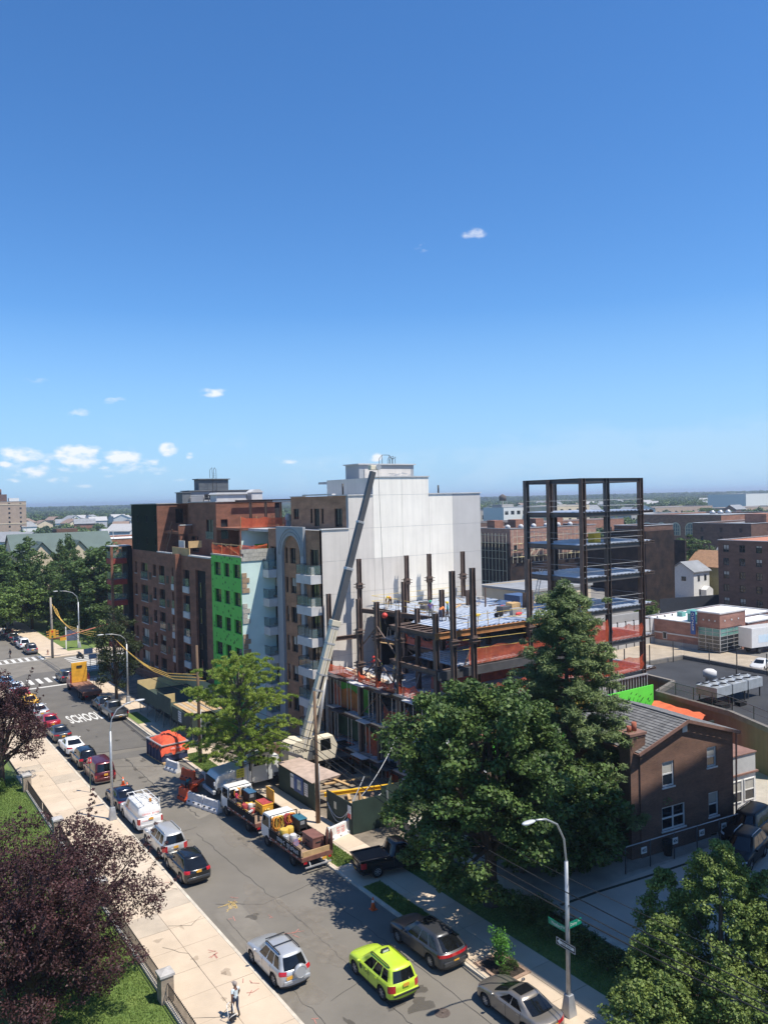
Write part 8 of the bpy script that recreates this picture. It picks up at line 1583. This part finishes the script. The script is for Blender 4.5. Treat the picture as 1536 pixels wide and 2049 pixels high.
person('worker in red at the far right of the upper deck', (53.9, 63.5, L4), R_(150), {}, dict(top=cl('red', (.5, .03, .03)), legs=cl('red2', (.3, .03, .03)), sleeve=True), 'helmet', pm('hat_red', (.55, .04, .03), rough=.4))
person('worker in red shirt on the lower deck beside the orange net', (41.8, 64.0, LV[2]+.1), R_(60), dict(har=(.2, .5, 1.1), wrr=(.2, .42, 1.1), elr=(.27, .2, 1.15)), dict(top=cl('red', (.5, .03, .03)), legs=cl('lightden', (.2, .24, .32)), sleeve=True), 'helmet', pm('hat_red', (.55, .04, .03), rough=.4))
person('worker in yellow vest on the lower deck behind a column', (41.2, 62.2, LV[2]+.1), R_(-40), {}, dict(top=cl('hivis', (.5, .6, .04)), legs=drk), 'helmet', pm('hat_red', (.55, .04, .03), rough=.4))
person('worker in white hard hat leaning at the lower deck edge', (40.6, 59.0, LV[2]+.1), R_(-100), dict(chest=(0, .10, 1.24), neck=(0, .2, 1.4), head=(0, .26, 1.52), top=(0, .28, 1.64)), dict(top=cl('greyw', (.22, .2, .18)), legs=cl('khaki', (.25, .21, .14)), sleeve=True), 'helmet', WH_)
person('worker in white hard hat deep inside the frame', (46.8, 62.4, LV[3]-.9), R_(180), {}, dict(top=drk, legs=drk, sleeve=True), 'helmet', WH_)
person('worker in white hard hat near the ladders under the deck', (42.8, 53.6, LV[2]+.1), R_(180), bend, dict(top=cl('greyw', (.22, .2, .18)), legs=drk), 'helmet', WH_)
person('man in red with white hard hat sitting on the loaded flatbed', (25.0, 58.5, BZ-.35), R_(-120), sit, dict(top=cl('crimson', (.45, .03, .08)), legs=drk, sleeve=True), 'helmet', WH_)
person('worker in teal shirt bending among the orange barriers', (23.9, 66.4, 0), R_(-40), bend, dict(top=cl('teal2', (.05, .17, .17)), legs=drk, sleeve=True), 'cap', drk)
person('pedestrian in dark clothes walking over the far crossing', (22.3, 143.6, .02), R_(100), walk, dict(top=drk, legs=drk, sleeve=True)); person('person in red top standing beside the blue sedan at the left edge', (17.0, 116.9, .135), R_(0), {}, dict(top=cl('red', (.5, .03, .03)), legs=drk)); person('person in pale clothes crossing the bank lot', (107, 60.5, .06), R_(60), walk, dict(top=cl('greyw', (.22, .2, .18)), legs=drk))
# ================================================================== trees
def leaf_mesh(name, C, Rc, n_each, size, mat, flat=.7, aspect=.6, droop=0.0, up=.5, center=None, rng=None, jitter=.35, elong=1.0):
    """thousands of small leaf faces gathered in clumps (C centres, Rc radii)"""
    rng = rng or RNG; C = np.asarray(C, float); Rc = np.broadcast_to(np.asarray(Rc, float), (len(C),)); n_each = np.broadcast_to(np.asarray(n_each, int), (len(C),))
    idx = np.repeat(np.arange(len(C)), n_each); n = len(idx)
    d = rng.normal(size=(n, 3)); d /= np.linalg.norm(d, axis=1)[:, None]; r = rng.uniform(.25, 1, n)**.55; off = d*r[:, None]*Rc[idx][:, None]; off[:, 2] *= flat
    p = C[idx]+off; cen = np.asarray(center if center is not None else C.mean(0))
    nrm = rng.normal(size=(n, 3))*.75+d*.6+np.array([0, 0, up]); nrm /= np.linalg.norm(nrm, axis=1)[:, None]
    a = np.cross(nrm, rng.normal(size=(n, 3))); a /= np.linalg.norm(a, axis=1)[:, None]; a[:, 2] -= droop; b = np.cross(nrm, a); b /= np.linalg.norm(b, axis=1)[:, None]
    s = size*rng.uniform(1-jitter, 1+jitter, n)[:, None]; a *= s*.5*elong; b *= s*.5*aspect; fold = nrm*s*.10
    V = np.stack([p-a, p+b-fold, p+a, p-b-fold], 1).reshape(-1, 3).astype(np.float32)
    me = bpy.data.meshes.new(name); me.vertices.add(4*n); me.vertices.foreach_set('co', V.ravel()); me.loops.add(4*n); me.loops.foreach_set('vertex_index', np.arange(4*n, dtype=np.int32)); me.polygons.add(n); me.polygons.foreach_set('loop_start', np.arange(0, 4*n, 4, dtype=np.int32)); me.polygons.foreach_set('loop_total', np.full(n, 4, np.int32)); me.update(); me.materials.append(mat); return me
M_bark = pm('bark', (.085, .062, .046), rough=.95, var=.3, scale=3, stretch=(3, 3, .5), bump=.6); M_barkG = pm('grey_bark', (.13, .115, .10), rough=.95, var=.3, scale=3, stretch=(3, 3, .5), bump=.6)
def leafm(name, c, c2, isl=.3, tr=.28, rough=.55, spec=.35): return pm('leaf_'+name, c, rough=rough, col2=c2, scale=.55, island=isl, transl=tr, spec=spec, detail=3)
M_maple = leafm('maple', (.115, .175, .042), (.048, .095, .024), .5); M_plum = leafm('plum', (.092, .038, .038), (.046, .021, .023), .5, .28); M_lind = leafm('linden', (.22, .28, .07), (.11, .17, .04), .35, .3); M_loc = leafm('locust', (.32, .40, .075), (.20, .30, .045), .25, .35); M_pine = leafm('pine', (.19, .25, .09), (.10, .15, .055), .35, .2); M_dark = leafm('dark_tree', (.105, .16, .042), (.055, .10, .026)); M_mid = leafm('mid_tree', (.14, .21, .045), (.085, .14, .03)); M_shrub = leafm('shrub', (.07, .13, .02), (.035, .07, .012), .4)
def lobes(rng, k=9): return rng.normal(size=(k, 3))
def broad(rng, R, Rz, zc, n, lob=.25, lo=-.75, shell=.5):
    """cluster centres filling a lobed crown"""
    L_ = lobes(rng); L_ /= np.linalg.norm(L_, axis=1)[:, None]; out = []
    while len(out) < n:
        d = rng.normal(size=3); d /= np.linalg.norm(d)
        if d[2] < lo: continue
        f = 1-lob+lob*2*max(0, max(float(d@l) for l in L_)-.55)/.45*.8; r = rng.uniform(shell, 1)**.7*f; out.append((d[0]*R*r, d[1]*R*r, zc+d[2]*Rz*r))
    return np.array(out)
def limbs(mb, tips, zfork, rb, rng, n=14, base=(0, 0)):
    for i in rng.choice(len(tips), min(n, len(tips)), replace=False):
        t = tips[i]; z0 = zfork*rng.uniform(.75, 1.25); p0 = Vector((base[0], base[1], z0)); p2 = Vector(t); m = p0.lerp(p2, .5)+Vector((rng.normal()*.3, rng.normal()*.3, .35)); mb.tube([p0, p0.lerp(m, .5), m, m.lerp(p2, .6), p2], [rb*.55, rb*.42, rb*.3, rb*.17, rb*.06], 6, False)
def tree(name, label, loc, crown, trunk, barkm, rz=0.0, cat='tree', grp=None):
    T_ = thing(name, label, cat, loc, rz, grp); piece('trunk', trunk, T_); piece('crown', crown, T_); return T_
def trunk_mesh(h, r, tips=None, zf=None, rng=None, m=None, n=14, lean=(0, 0)):
    b = MB(); b.tube([(0, 0, -.1), (0, 0, .25), (lean[0]*.3, lean[1]*.3, h*.4), (lean[0]*.7, lean[1]*.7, h*.75), (lean[0], lean[1], h)], [r*1.35, r, r*.8, r*.5, r*.2], 10)
    if tips is not None: limbs(b, tips, zf or h*.5, r, rng or RNG, n)
    return b.mesh('trunk', m or M_bark)
# ---- foreground purple plum (long shoots standing out of the crown)
rg = np.random.default_rng(11); C = broad(rg, 5.7, 4.4, 4.7, 330, .30, -.9, .3); Rr = rg.uniform(.55, 1.0, len(C)); ne = rg.integers(190, 280, len(C))
SC_, SR, SN = [], [], []
for i in range(95):
    c = C[rg.integers(len(C))]; d = (c-np.array([0, 0, 3.5])); d /= np.linalg.norm(d); d = d*.8+np.array([0, 0, .55])+rg.normal(size=3)*.2
    if c[2] < 3: continue
    for k in range(8): SC_.append(c+d*(.25+k*.24)); SR.append(.20-.014*k); SN.append(17)
cr_ = leaf_mesh('crown', np.vstack([C, SC_]), np.concatenate([Rr, SR]), np.concatenate([ne, SN]), .13, M_plum, .75, .5, rng=rg, elong=1.2)
tree('purple_plum_tree', 'large purple leaved plum tree at the lower left over the iron fence', (6.9, 41.6, .1), cr_, trunk_mesh(6.5, .26, C, 2.0, rg, n=40), M_bark)
C = broad(rg, 4.2, 3.8, 5.9, 210, .3, -.8, .3); SC_, SR, SN = [], [], []
for i in range(45):
    c = C[rg.integers(len(C))]; d = (c-np.array([0, 0, 3.5])); d /= np.linalg.norm(d); d = d+np.array([0, 0, .3])+rg.normal(size=3)*.2
    for k in range(6): SC_.append(c+d*(.25+k*.22)); SR.append(.2-.016*k); SN.append(12)
cr_ = leaf_mesh('crown', np.vstack([C, SC_]), np.concatenate([rg.uniform(.5, .95, len(C)), SR]), np.concatenate([rg.integers(100, 150, len(C)), SN]), .17, M_plum, .75, .5, rng=rg, elong=1.2)
tree('purple_plum_tree', 'smaller purple leaved plum tree farther up the left sidewalk', (11.2, 78.6, .1), cr_, trunk_mesh(6, .28, C, 2.0, rg, n=16), M_bark)
# ---- big maple and its lower neighbour
rg = np.random.default_rng(5); C = broad(rg, 6.1, 6.6, 8.4, 330, .30, -.85, .45); cr_ = leaf_mesh('crown', C, rg.uniform(.6, 1.15, len(C)), rg.integers(185, 265, len(C)), .215, M_maple, .6, .85, rng=rg, up=.8)
tree('maple_tree', 'big dark green maple shading the right side of the street', (32.1, 36.7, .1), cr_, trunk_mesh(9, .42, C, 3.6, rg, n=30), M_bark)
C = broad(rg, 4.2, 3.4, 4.4, 130, .25, -.8, .4); mp2 = leaf_mesh('crown', C, rg.uniform(.6, 1.0, len(C)), rg.integers(80, 130, len(C)), .26, M_maple, .6, .85, rng=rg, up=.8); tk2 = trunk_mesh(5, .25, C, 2.2, rg, n=20)
tree('maple_tree', 'dark leafy tree against the left wall of the brick house', (38.9, 36.4, .1), mp2, tk2, M_bark, 2.2); tree('maple_tree', 'low leafy tree in the shade between the maple and the lot', (35.6, 37.6, .4), mp2, tk2, M_bark, 1.0)
# ---- layered pine
rg = np.random.default_rng(9); C = []; Rr = []; tips = []
for i in range(72):
    h = 3.2+15.0*(i/72)**.92; L_ = max(.6, 5.1*(1-((h-3)/15.6))**.55) if h < 18 else .6*rg.uniform(.6, 1.12); a = i*2.39996+rg.normal()*.25; el_ = .12-.25*(1-h/18)+rg.normal()*.06; ca, sa = math.cos(a), math.sin(a)
    tips.append((ca*L_, sa*L_, h+L_*el_))
    for k in range(max(3, int(L_*2.1))):
        t = .25+.75*(k+1)/max(3, int(L_*2.1)); sp = .55*t
        for q in range(3): C.append((ca*L_*t+rg.normal()*sp*.82, sa*L_*t+rg.normal()*sp*.82, h+L_*t*el_+rg.normal()*.22+.1)); Rr.append(rg.uniform(.34, .6))
for k in range(14): C.append((rg.normal()*.35, rg.normal()*.35, 17.2+k*.14)); Rr.append(.45)
C = np.array(C); cr_ = leaf_mesh('crown', C, Rr, rg.integers(60, 95, len(C)), .32, M_pine, .5, .2, rng=rg, up=.9, elong=1.1); b = MB(); b.tube([(0, 0, 0), (0, 0, 5), (0, 0, 11), (0, 0, 18.6)], [.36, .28, .17, .04], 10)
for t in tips: p2 = Vector(t); b.tube([Vector((0, 0, t[2]-.3)), Vector((t[0]*.5, t[1]*.5, t[2]-.18)), p2], [.09, .06, .02], 5, False)
tree('pine_tree', 'tall layered pine tree in front of the steel tower', (41.0, 38.6, .0), cr_, b.mesh('trunk', M_bark), M_bark)
# ---- feathery light green street tree
rg = np.random.default_rng(3); C = []; Rr = []; tips = []
for i in range(84):
    h = 2.6+9.0*(i/84); L_ = max(.6, 4.5*math.sin(math.pi*min(1, .28+.72*(h-2.6)/9.6))**.8)*rg.uniform(.65, 1.1); a = i*2.39996+rg.normal()*.3; ca, sa = math.cos(a), math.sin(a); el_ = .45 if h > 6 else .18; tips.append((ca*L_, sa*L_, h+L_*el_*.8))
    for k in range(max(4, int(L_*2.8))):
        t = .2+.8*(k+1)/max(4, int(L_*2.8)); C.append((ca*L_*t+rg.normal()*.22*t, sa*L_*t+rg.normal()*.22*t, h+L_*el_*t*(1.15-.45*t)+rg.normal()*.08)); Rr.append(.34-.16*t)
        if t > .45: C.append((C[-1][0]+rg.normal()*.35, C[-1][1]+rg.normal()*.35, C[-1][2]-.25)); Rr.append(.2)
for t in tips:
    dv_ = np.array((t[0], t[1], .15)); dv_ = dv_/np.linalg.norm(dv_)
    for k in range(6): C.append(tuple(np.array(t)+dv_*(.12+.16*k)+np.array((rg.normal()*.04, rg.normal()*.04, -.02*k*k*.4)))); Rr.append(.17-.015*k)
C = np.array(C); cr_ = leaf_mesh('crown', C, Rr, rg.integers(34, 56, len(C)), .18, M_loc, .6, .26, droop=.5, rng=rg, elong=1.2); b = MB(); b.tube([(0, 0, 0), (.05, 0, 4), (0, .1, 8), (0, 0, 11.6)], [.24, .19, .12, .03], 10)
for t in tips: p2 = Vector(t); b.tube([Vector((0, 0, t[2]*.75)), Vector((t[0]*.55, t[1]*.55, t[2]*.92)), p2], [.06, .04, .012], 5, False)
LT = tree('feathery_street_tree', 'feathery light green street tree over the white crane truck', (27.75, 63.7, .12), cr_, b.mesh('trunk', M_barkG), M_barkG)
T_ = thing('tree_sign', 'small yellow sign tied to the trunk of the feathery tree', 'sign', (27.5, 63.35, 1.5)); MB().box((-.35, -.02, 0), (.35, 0, .75)).build('plate', pm('sign_yellow', (.62, .55, .05), rough=.6), T_)
for k in range(3): scribble(T_, (0, -.025, .58-k*.2), (R_(90), 0, 0), .55, .1, M_num, 6, (2,) if k else (), k+80)
# ---- slim street tree by the lamp
rg = np.random.default_rng(13); C = broad(rg, 2.9, 5.4, 6.4, 120, .3, -.9, .4); cr_ = leaf_mesh('crown', C, rg.uniform(.5, .85, len(C)), rg.integers(60, 95, len(C)), .27, leafm('olive_tree', (.055, .075, .025), (.03, .045, .016)), .8, .5, rng=rg)
tree('street_tree', 'slim dark street tree beside the lamp near the brick block', (28.3, 103.5, .1), cr_, trunk_mesh(8, .2, C, 2.2, rg, n=20), M_bark)
# ---- yellow green tree, lower right
rg = np.random.default_rng(17); C = []; Rr = []
for cx_, cy_, R_c, top, n_ in ((0, 0, 3.2, 8.9, 210), (-4.6, 1.0, 1.8, 3.6, 80), (-2.3, 1.3, 2.3, 5.6, 140), (1.6, -1.4, 2.6, 7.6, 150), (-.6, 2.6, 1.9, 6.9, 100), (2.6, 1.5, 2.5, 7.2, 120), (-3.6, .2, 1.8, 3.9, 80), (.8, -2.8, 2.2, 5.0, 80), (-2.2, -1.8, 1.9, 4.6, 80)):
    for k in range(n_):
        h = rg.uniform(.02, 1)**.8; r_c = R_c*(1-h)**.5*math.sqrt(rg.uniform(.25, 1)); a = rg.uniform(0, 6.28); C.append((cx_+r_c*math.cos(a), cy_+r_c*math.sin(a), 1.4+(top-1.4)*h)); Rr.append(rg.uniform(.32, .55)*(1.1-.5*h))
C = np.array(C); cr_ = leaf_mesh('crown', C, Rr, rg.integers(80, 120, len(C)), .125, M_lind, .85, .75, rng=rg, up=.6)
tree('linden_tree', 'yellow green tree with pointed lobes at the lower right corner', (32.5, 21.5, .1), cr_, trunk_mesh(7, .2, C, 1.8, rg, n=14), M_bark)
# ---- shrubs
rg = np.random.default_rng(23); C = broad(rg, .9, .75, .8, 26, .3, -.6, .3); sh_me = leaf_mesh('foliage', C, .32, 60, .14, M_shrub, .8, .6, rng=rg); shd_me = leaf_mesh('foliage', C, .32, 60, .14, M_dark, .8, .6, rng=rg); st_me = MB().tube([(0, 0, 0), (.05, 0, .5), (0, .05, .9)], [.05, .04, .01], 6).mesh('stem', M_bark)
C = np.array([(rg.normal()*.22, rg.normal()*.22, z) for z in np.linspace(.5, 2.3, 34)]); yb_me = leaf_mesh('foliage', C, .3, 46, .13, leafm('young_bush', (.09, .24, .03), (.05, .15, .02)), 1, .5, rng=rg)
def shrub(label, x, y, z, s, me=None, name='shrub', grp=None, sz=None): T_ = thing(name, label, 'shrub', (x, y, z), random.uniform(0, 6), grp); o = piece('foliage', me or sh_me, T_, (0, 0, 0), (0, 0, 0), (s, s, sz or s)); piece('stem', st_me, T_, (0, 0, 0), (0, 0, 0), (s, s, s)); return T_
shrub('young bright green bush in the sidewalk tree pit', 28.15, 31.5, .16, 1, yb_me, 'young_bush', sz=.8)
for x, y in ((27.8, 30.8), (28.5, 31.0)): shrub('small yellow green plant beside the young bush', x, y, .16, .32, grp='little plants in the tree pit')
for i in range(11): shrub('dark bedding shrub below the parking lot wall', 32.6+random.uniform(-.4, .5), 24+i*1.0, .1, random.uniform(.6, 1.0), shd_me, grp='bedding shrubs along the lot wall')
for x, y, s in ((37.2, 39.5, 1.6), (38.5, 36.5, 1.5), (39.8, 35.6, 1.4), (40.2, 37.2, 1.9), (38.3, 42, 2.0), (35, 46, 1.6), (33.6, 49, 1.2)): shrub('dark undergrowth shrub between the maple and the house', x, y, .4, s, shd_me, grp='undergrowth by the house')
for x, y, s in ((36.5, 149, 1.6), (38, 151, 1.7), (40.5, 150.5, 1.5), (34.5, 158, 2.2), (39, 163, 2.6), (33.8, 164, 2.0), (44, 153, 1.8)): shrub('clipped shrub on the corner lawn beyond the crossing', x, y, .1, s, grp='shrubs on the corner lawn')
for x, y, s in ((9.5, 76, 1.0), (8.6, 76.6, .9), (10.6, 76.4, .8)): shrub('low green bed shrub at the foot of the farther plum', x, y, .1, s, grp='bed shrubs by the far plum')
for x, y, s in ((70.5, 66, 2.2), (90, 80, 2.5)): shrub('green bush behind the steel tower', x, y, .1, s, grp='bushes behind the tower')
# ---- park trees and trees told apart behind
PT = []
for i, (mt, R_c, Rz) in enumerate(((M_dark, 5.2, 6.2), (M_mid, 5.0, 4.6), (M_dark, 4.2, 6.8))):
    rg = np.random.default_rng(40+i); zc = Rz*1.05+1.4; C = broad(rg, R_c, Rz, zc, 170, .3, -.85, .45); PT.append((leaf_mesh('crown', C, rg.uniform(.7, 1.25, len(C)), rg.integers(48, 72, len(C)), .42, mt, .6, .75, rng=rg, up=.7), trunk_mesh(zc*1.1, .35, C, zc*.5, rg, n=16), zc+Rz))
def ptree(px, top, dep, k, label, hw=None, grp='park trees beyond the crossing'):
    """one tree standing at a bearing and distance; its top sits on the line of sight found in the photo"""
    u = (px-768)/1600; d_ = fw+cr*u-cu*((top-1024.5)/1600); p = Vector((0, 0, EYE))+d_*dep; c, t, H0 = PT[k]; s = max(.35, p.z/H0); T_ = thing('tree', label, 'tree', (p.x, p.y, 0), random.uniform(0, 6), grp); sx = s*(hw or 1); piece('trunk', t, T_, (0, 0, 0), (0, 0, 0), (s, s, s)); piece('crown', c, T_, (0, 0, 0), (0, 0, 0), (sx, sx, s)); return T_
for px, top, dep, k, lb, hw in ((40, 1082, 172, 0, 'tall dark tree left of the green roofed hall', 1.1), (-20, 1100, 165, 0, 'dark tree at the left edge', 1.2), (95, 1128, 166, 0, 'dark tree in front of the hall gables', 1.0), (190, 1088, 158, 2, 'tall dark tree next to the red banded balconies', 1.25), (160, 1120, 160, 2, 'dark tree left of the tall one by the balconies', 1.2), (225, 1105, 178, 0, 'dark tree behind the corner block', 1.1), (212, 1140, 152, 2, 'dark tree low beside the corner block', 1.3), (132, 1072, 182, 2, 'thin crowned tree before the twin gables', .6), (20, 1150, 168, 1, 'light green tree at the left over the parked row', 1.3), (62, 1160, 163, 1, 'light green tree over the far parked cars', 1.3), (105, 1195, 166, 1, 'light green tree behind the signal pole', 1.2), (140, 1218, 172, 1, 'small light green tree right of the signal pole', 1.1), (-30, 1170, 150, 1, 'light green tree cut by the left edge', 1.3), (185, 1200, 168, 0, 'dark lower tree behind the slim street tree', 1.2)): ptree(px, top, dep, k, lb, hw)
for px, top, dep, k, lb, hw in ((1378, 1075, 200, 0, 'round dark tree left of the brown flats', 1.3), (1345, 1085, 255, 1, 'green tree beside the school', 1.0), (1292, 1200, 150, 1, 'small tree by the foot of the netted block', .9), (1365, 1022, 480, 1, 'wide green tree above the school roof', 1.8), (1480, 1028, 500, 1, 'green tree above the brown flats', 1.5), (1420, 1015, 640, 1, 'tree before the tan warehouses', 1.6), (1250, 1108, 205, 1, 'tree showing through the steel tower', 1.0)): ptree(px, top, dep, k, lb, hw, 'trees behind on the right')
# ---- far wood reaching to the horizon: one mass
rg = np.random.default_rng(77); C = broad(rg, 5.0, 4.2, 4.6, 42, .3, -.6, .6); crown_far = []
for i, mt in enumerate((leafm('far_a', (.10, .16, .045), (.055, .10, .028), .3, .15), leafm('far_b', (.13, .19, .05), (.08, .125, .03), .3, .15), leafm('far_c', (.07, .12, .04), (.045, .08, .03), .3, .15))):
    crown_far.append(bpy.data.objects.new('far_crown_source', leaf_mesh('far_crown', C, rg.uniform(1.1, 1.9, len(C)), 16, 1.25, mt, .65, .8, rng=rg, up=.9)))
KEEP = [(20, 195, 110, 250), (70, 560, 110, 600), (270, 285, 335, 355), (150, 100, 305, 205), (550, 380, 770, 475), (415, 295, 505, 320), (425, 340, 485, 370), (325, 250, 405, 266), (210, 240, 305, 272), (130, 60, 200, 170), (205, 105, 270, 150)]
def wood(k, n, d0, d1, smin, smax, power):
    A = R_(1)+rg.uniform(0, 1, n)*R_(63); D = d0+(d1-d0)*rg.uniform(0, 1, n)**power; X, Y = np.sin(A)*D, np.cos(A)*D; ok = np.ones(n, bool)
    for x0, y0, x1, y1 in KEEP: ok &= ~((X > x0-8) & (X < x1+8) & (Y > y0-14) & (Y < y1+6))
    ok &= ~((A < R_(9.2)) & (D < 330)&(np.abs(X-22) < 7)); gap = np.sin(X*.021+1.3)*np.cos(Y*.017)+rg.normal(size=n)*.35; ok &= (gap > -.55) | (D > 1500)
    X, Y, D = X[ok], Y[ok], D[ok]; m = len(X); me = bpy.data.meshes.new('far_wood'); me.from_pydata(np.stack([X, Y, rg.uniform(-1, 1.5, m)], 1).tolist(), [], [])
    s = me.attributes.new('sc', 'FLOAT', 'POINT'); s.data.foreach_set('value', (rg.uniform(smin, smax, m)).astype(np.float32)); r = me.attributes.new('rz', 'FLOAT', 'POINT'); r.data.foreach_set('value', rg.uniform(0, 6.28, m).astype(np.float32))
    o = bpy.data.objects.new('far_wood', me); COL.objects.link(o); o['kind'] = 'stuff'; tag(o, 'far green tree canopy stretching to the horizon', 'trees')
    gt_ = bpy.data.node_groups.new('wood', 'GeometryNodeTree'); gt_.interface.new_socket('Geometry', in_out='INPUT', socket_type='NodeSocketGeometry'); gt_.interface.new_socket('Geometry', in_out='OUTPUT', socket_type='NodeSocketGeometry')
    gi, go = gt_.nodes.new('NodeGroupInput'), gt_.nodes.new('NodeGroupOutput'); ip = gt_.nodes.new('GeometryNodeInstanceOnPoints'); oi = gt_.nodes.new('GeometryNodeObjectInfo'); oi.inputs['Object'].default_value = crown_far[k]
    a1 = gt_.nodes.new('GeometryNodeInputNamedAttribute'); a1.data_type = 'FLOAT'; a1.inputs['Name'].default_value = 'sc'; a2 = gt_.nodes.new('GeometryNodeInputNamedAttribute'); a2.data_type = 'FLOAT'; a2.inputs['Name'].default_value = 'rz'; cb = gt_.nodes.new('ShaderNodeCombineXYZ')
    gt_.links.new(gi.outputs[0], ip.inputs['Points']); gt_.links.new(oi.outputs['Geometry'], ip.inputs['Instance']); gt_.links.new(a1.outputs['Attribute'], ip.inputs['Scale']); gt_.links.new(a2.outputs['Attribute'], cb.inputs[2]); gt_.links.new(cb.outputs[0], ip.inputs['Rotation']); gt_.links.new(ip.outputs[0], go.inputs[0])
    o.modifiers.new('wood', 'NODES').node_group = gt_
for k in range(3): wood(k, 1250, 225, 900, .6, 1.15, .75); wood(k, 4200, 800, 2600, .9, 1.5, .8); wood(k, 5200, 2400, 7500, 1.3, 2.4, 1.0)
# ================================================================== air
hz = MB(); hz.box((-9200, -9200, -1.2), (9200, 9200, 47.5)); ho = hz.build('haze', None); ho['kind'] = 'stuff'; tag(ho, 'thin bluish summer haze over the whole place', 'haze')
hm = bpy.data.materials.new('haze'); hm.use_nodes = True; hn = hm.node_tree; hn.nodes.remove(hn.nodes['Principled BSDF']); pv = hn.nodes.new('ShaderNodeVolumePrincipled'); pv.inputs['Color'].default_value = (.74, .84, 1.0, 1); pv.inputs['Density'].default_value = .00022; pv.inputs['Anisotropy'].default_value = .3; hn.links.new(pv.outputs[0], hn.nodes['Material Output'].inputs['Volume']); ho.data.materials.append(hm)
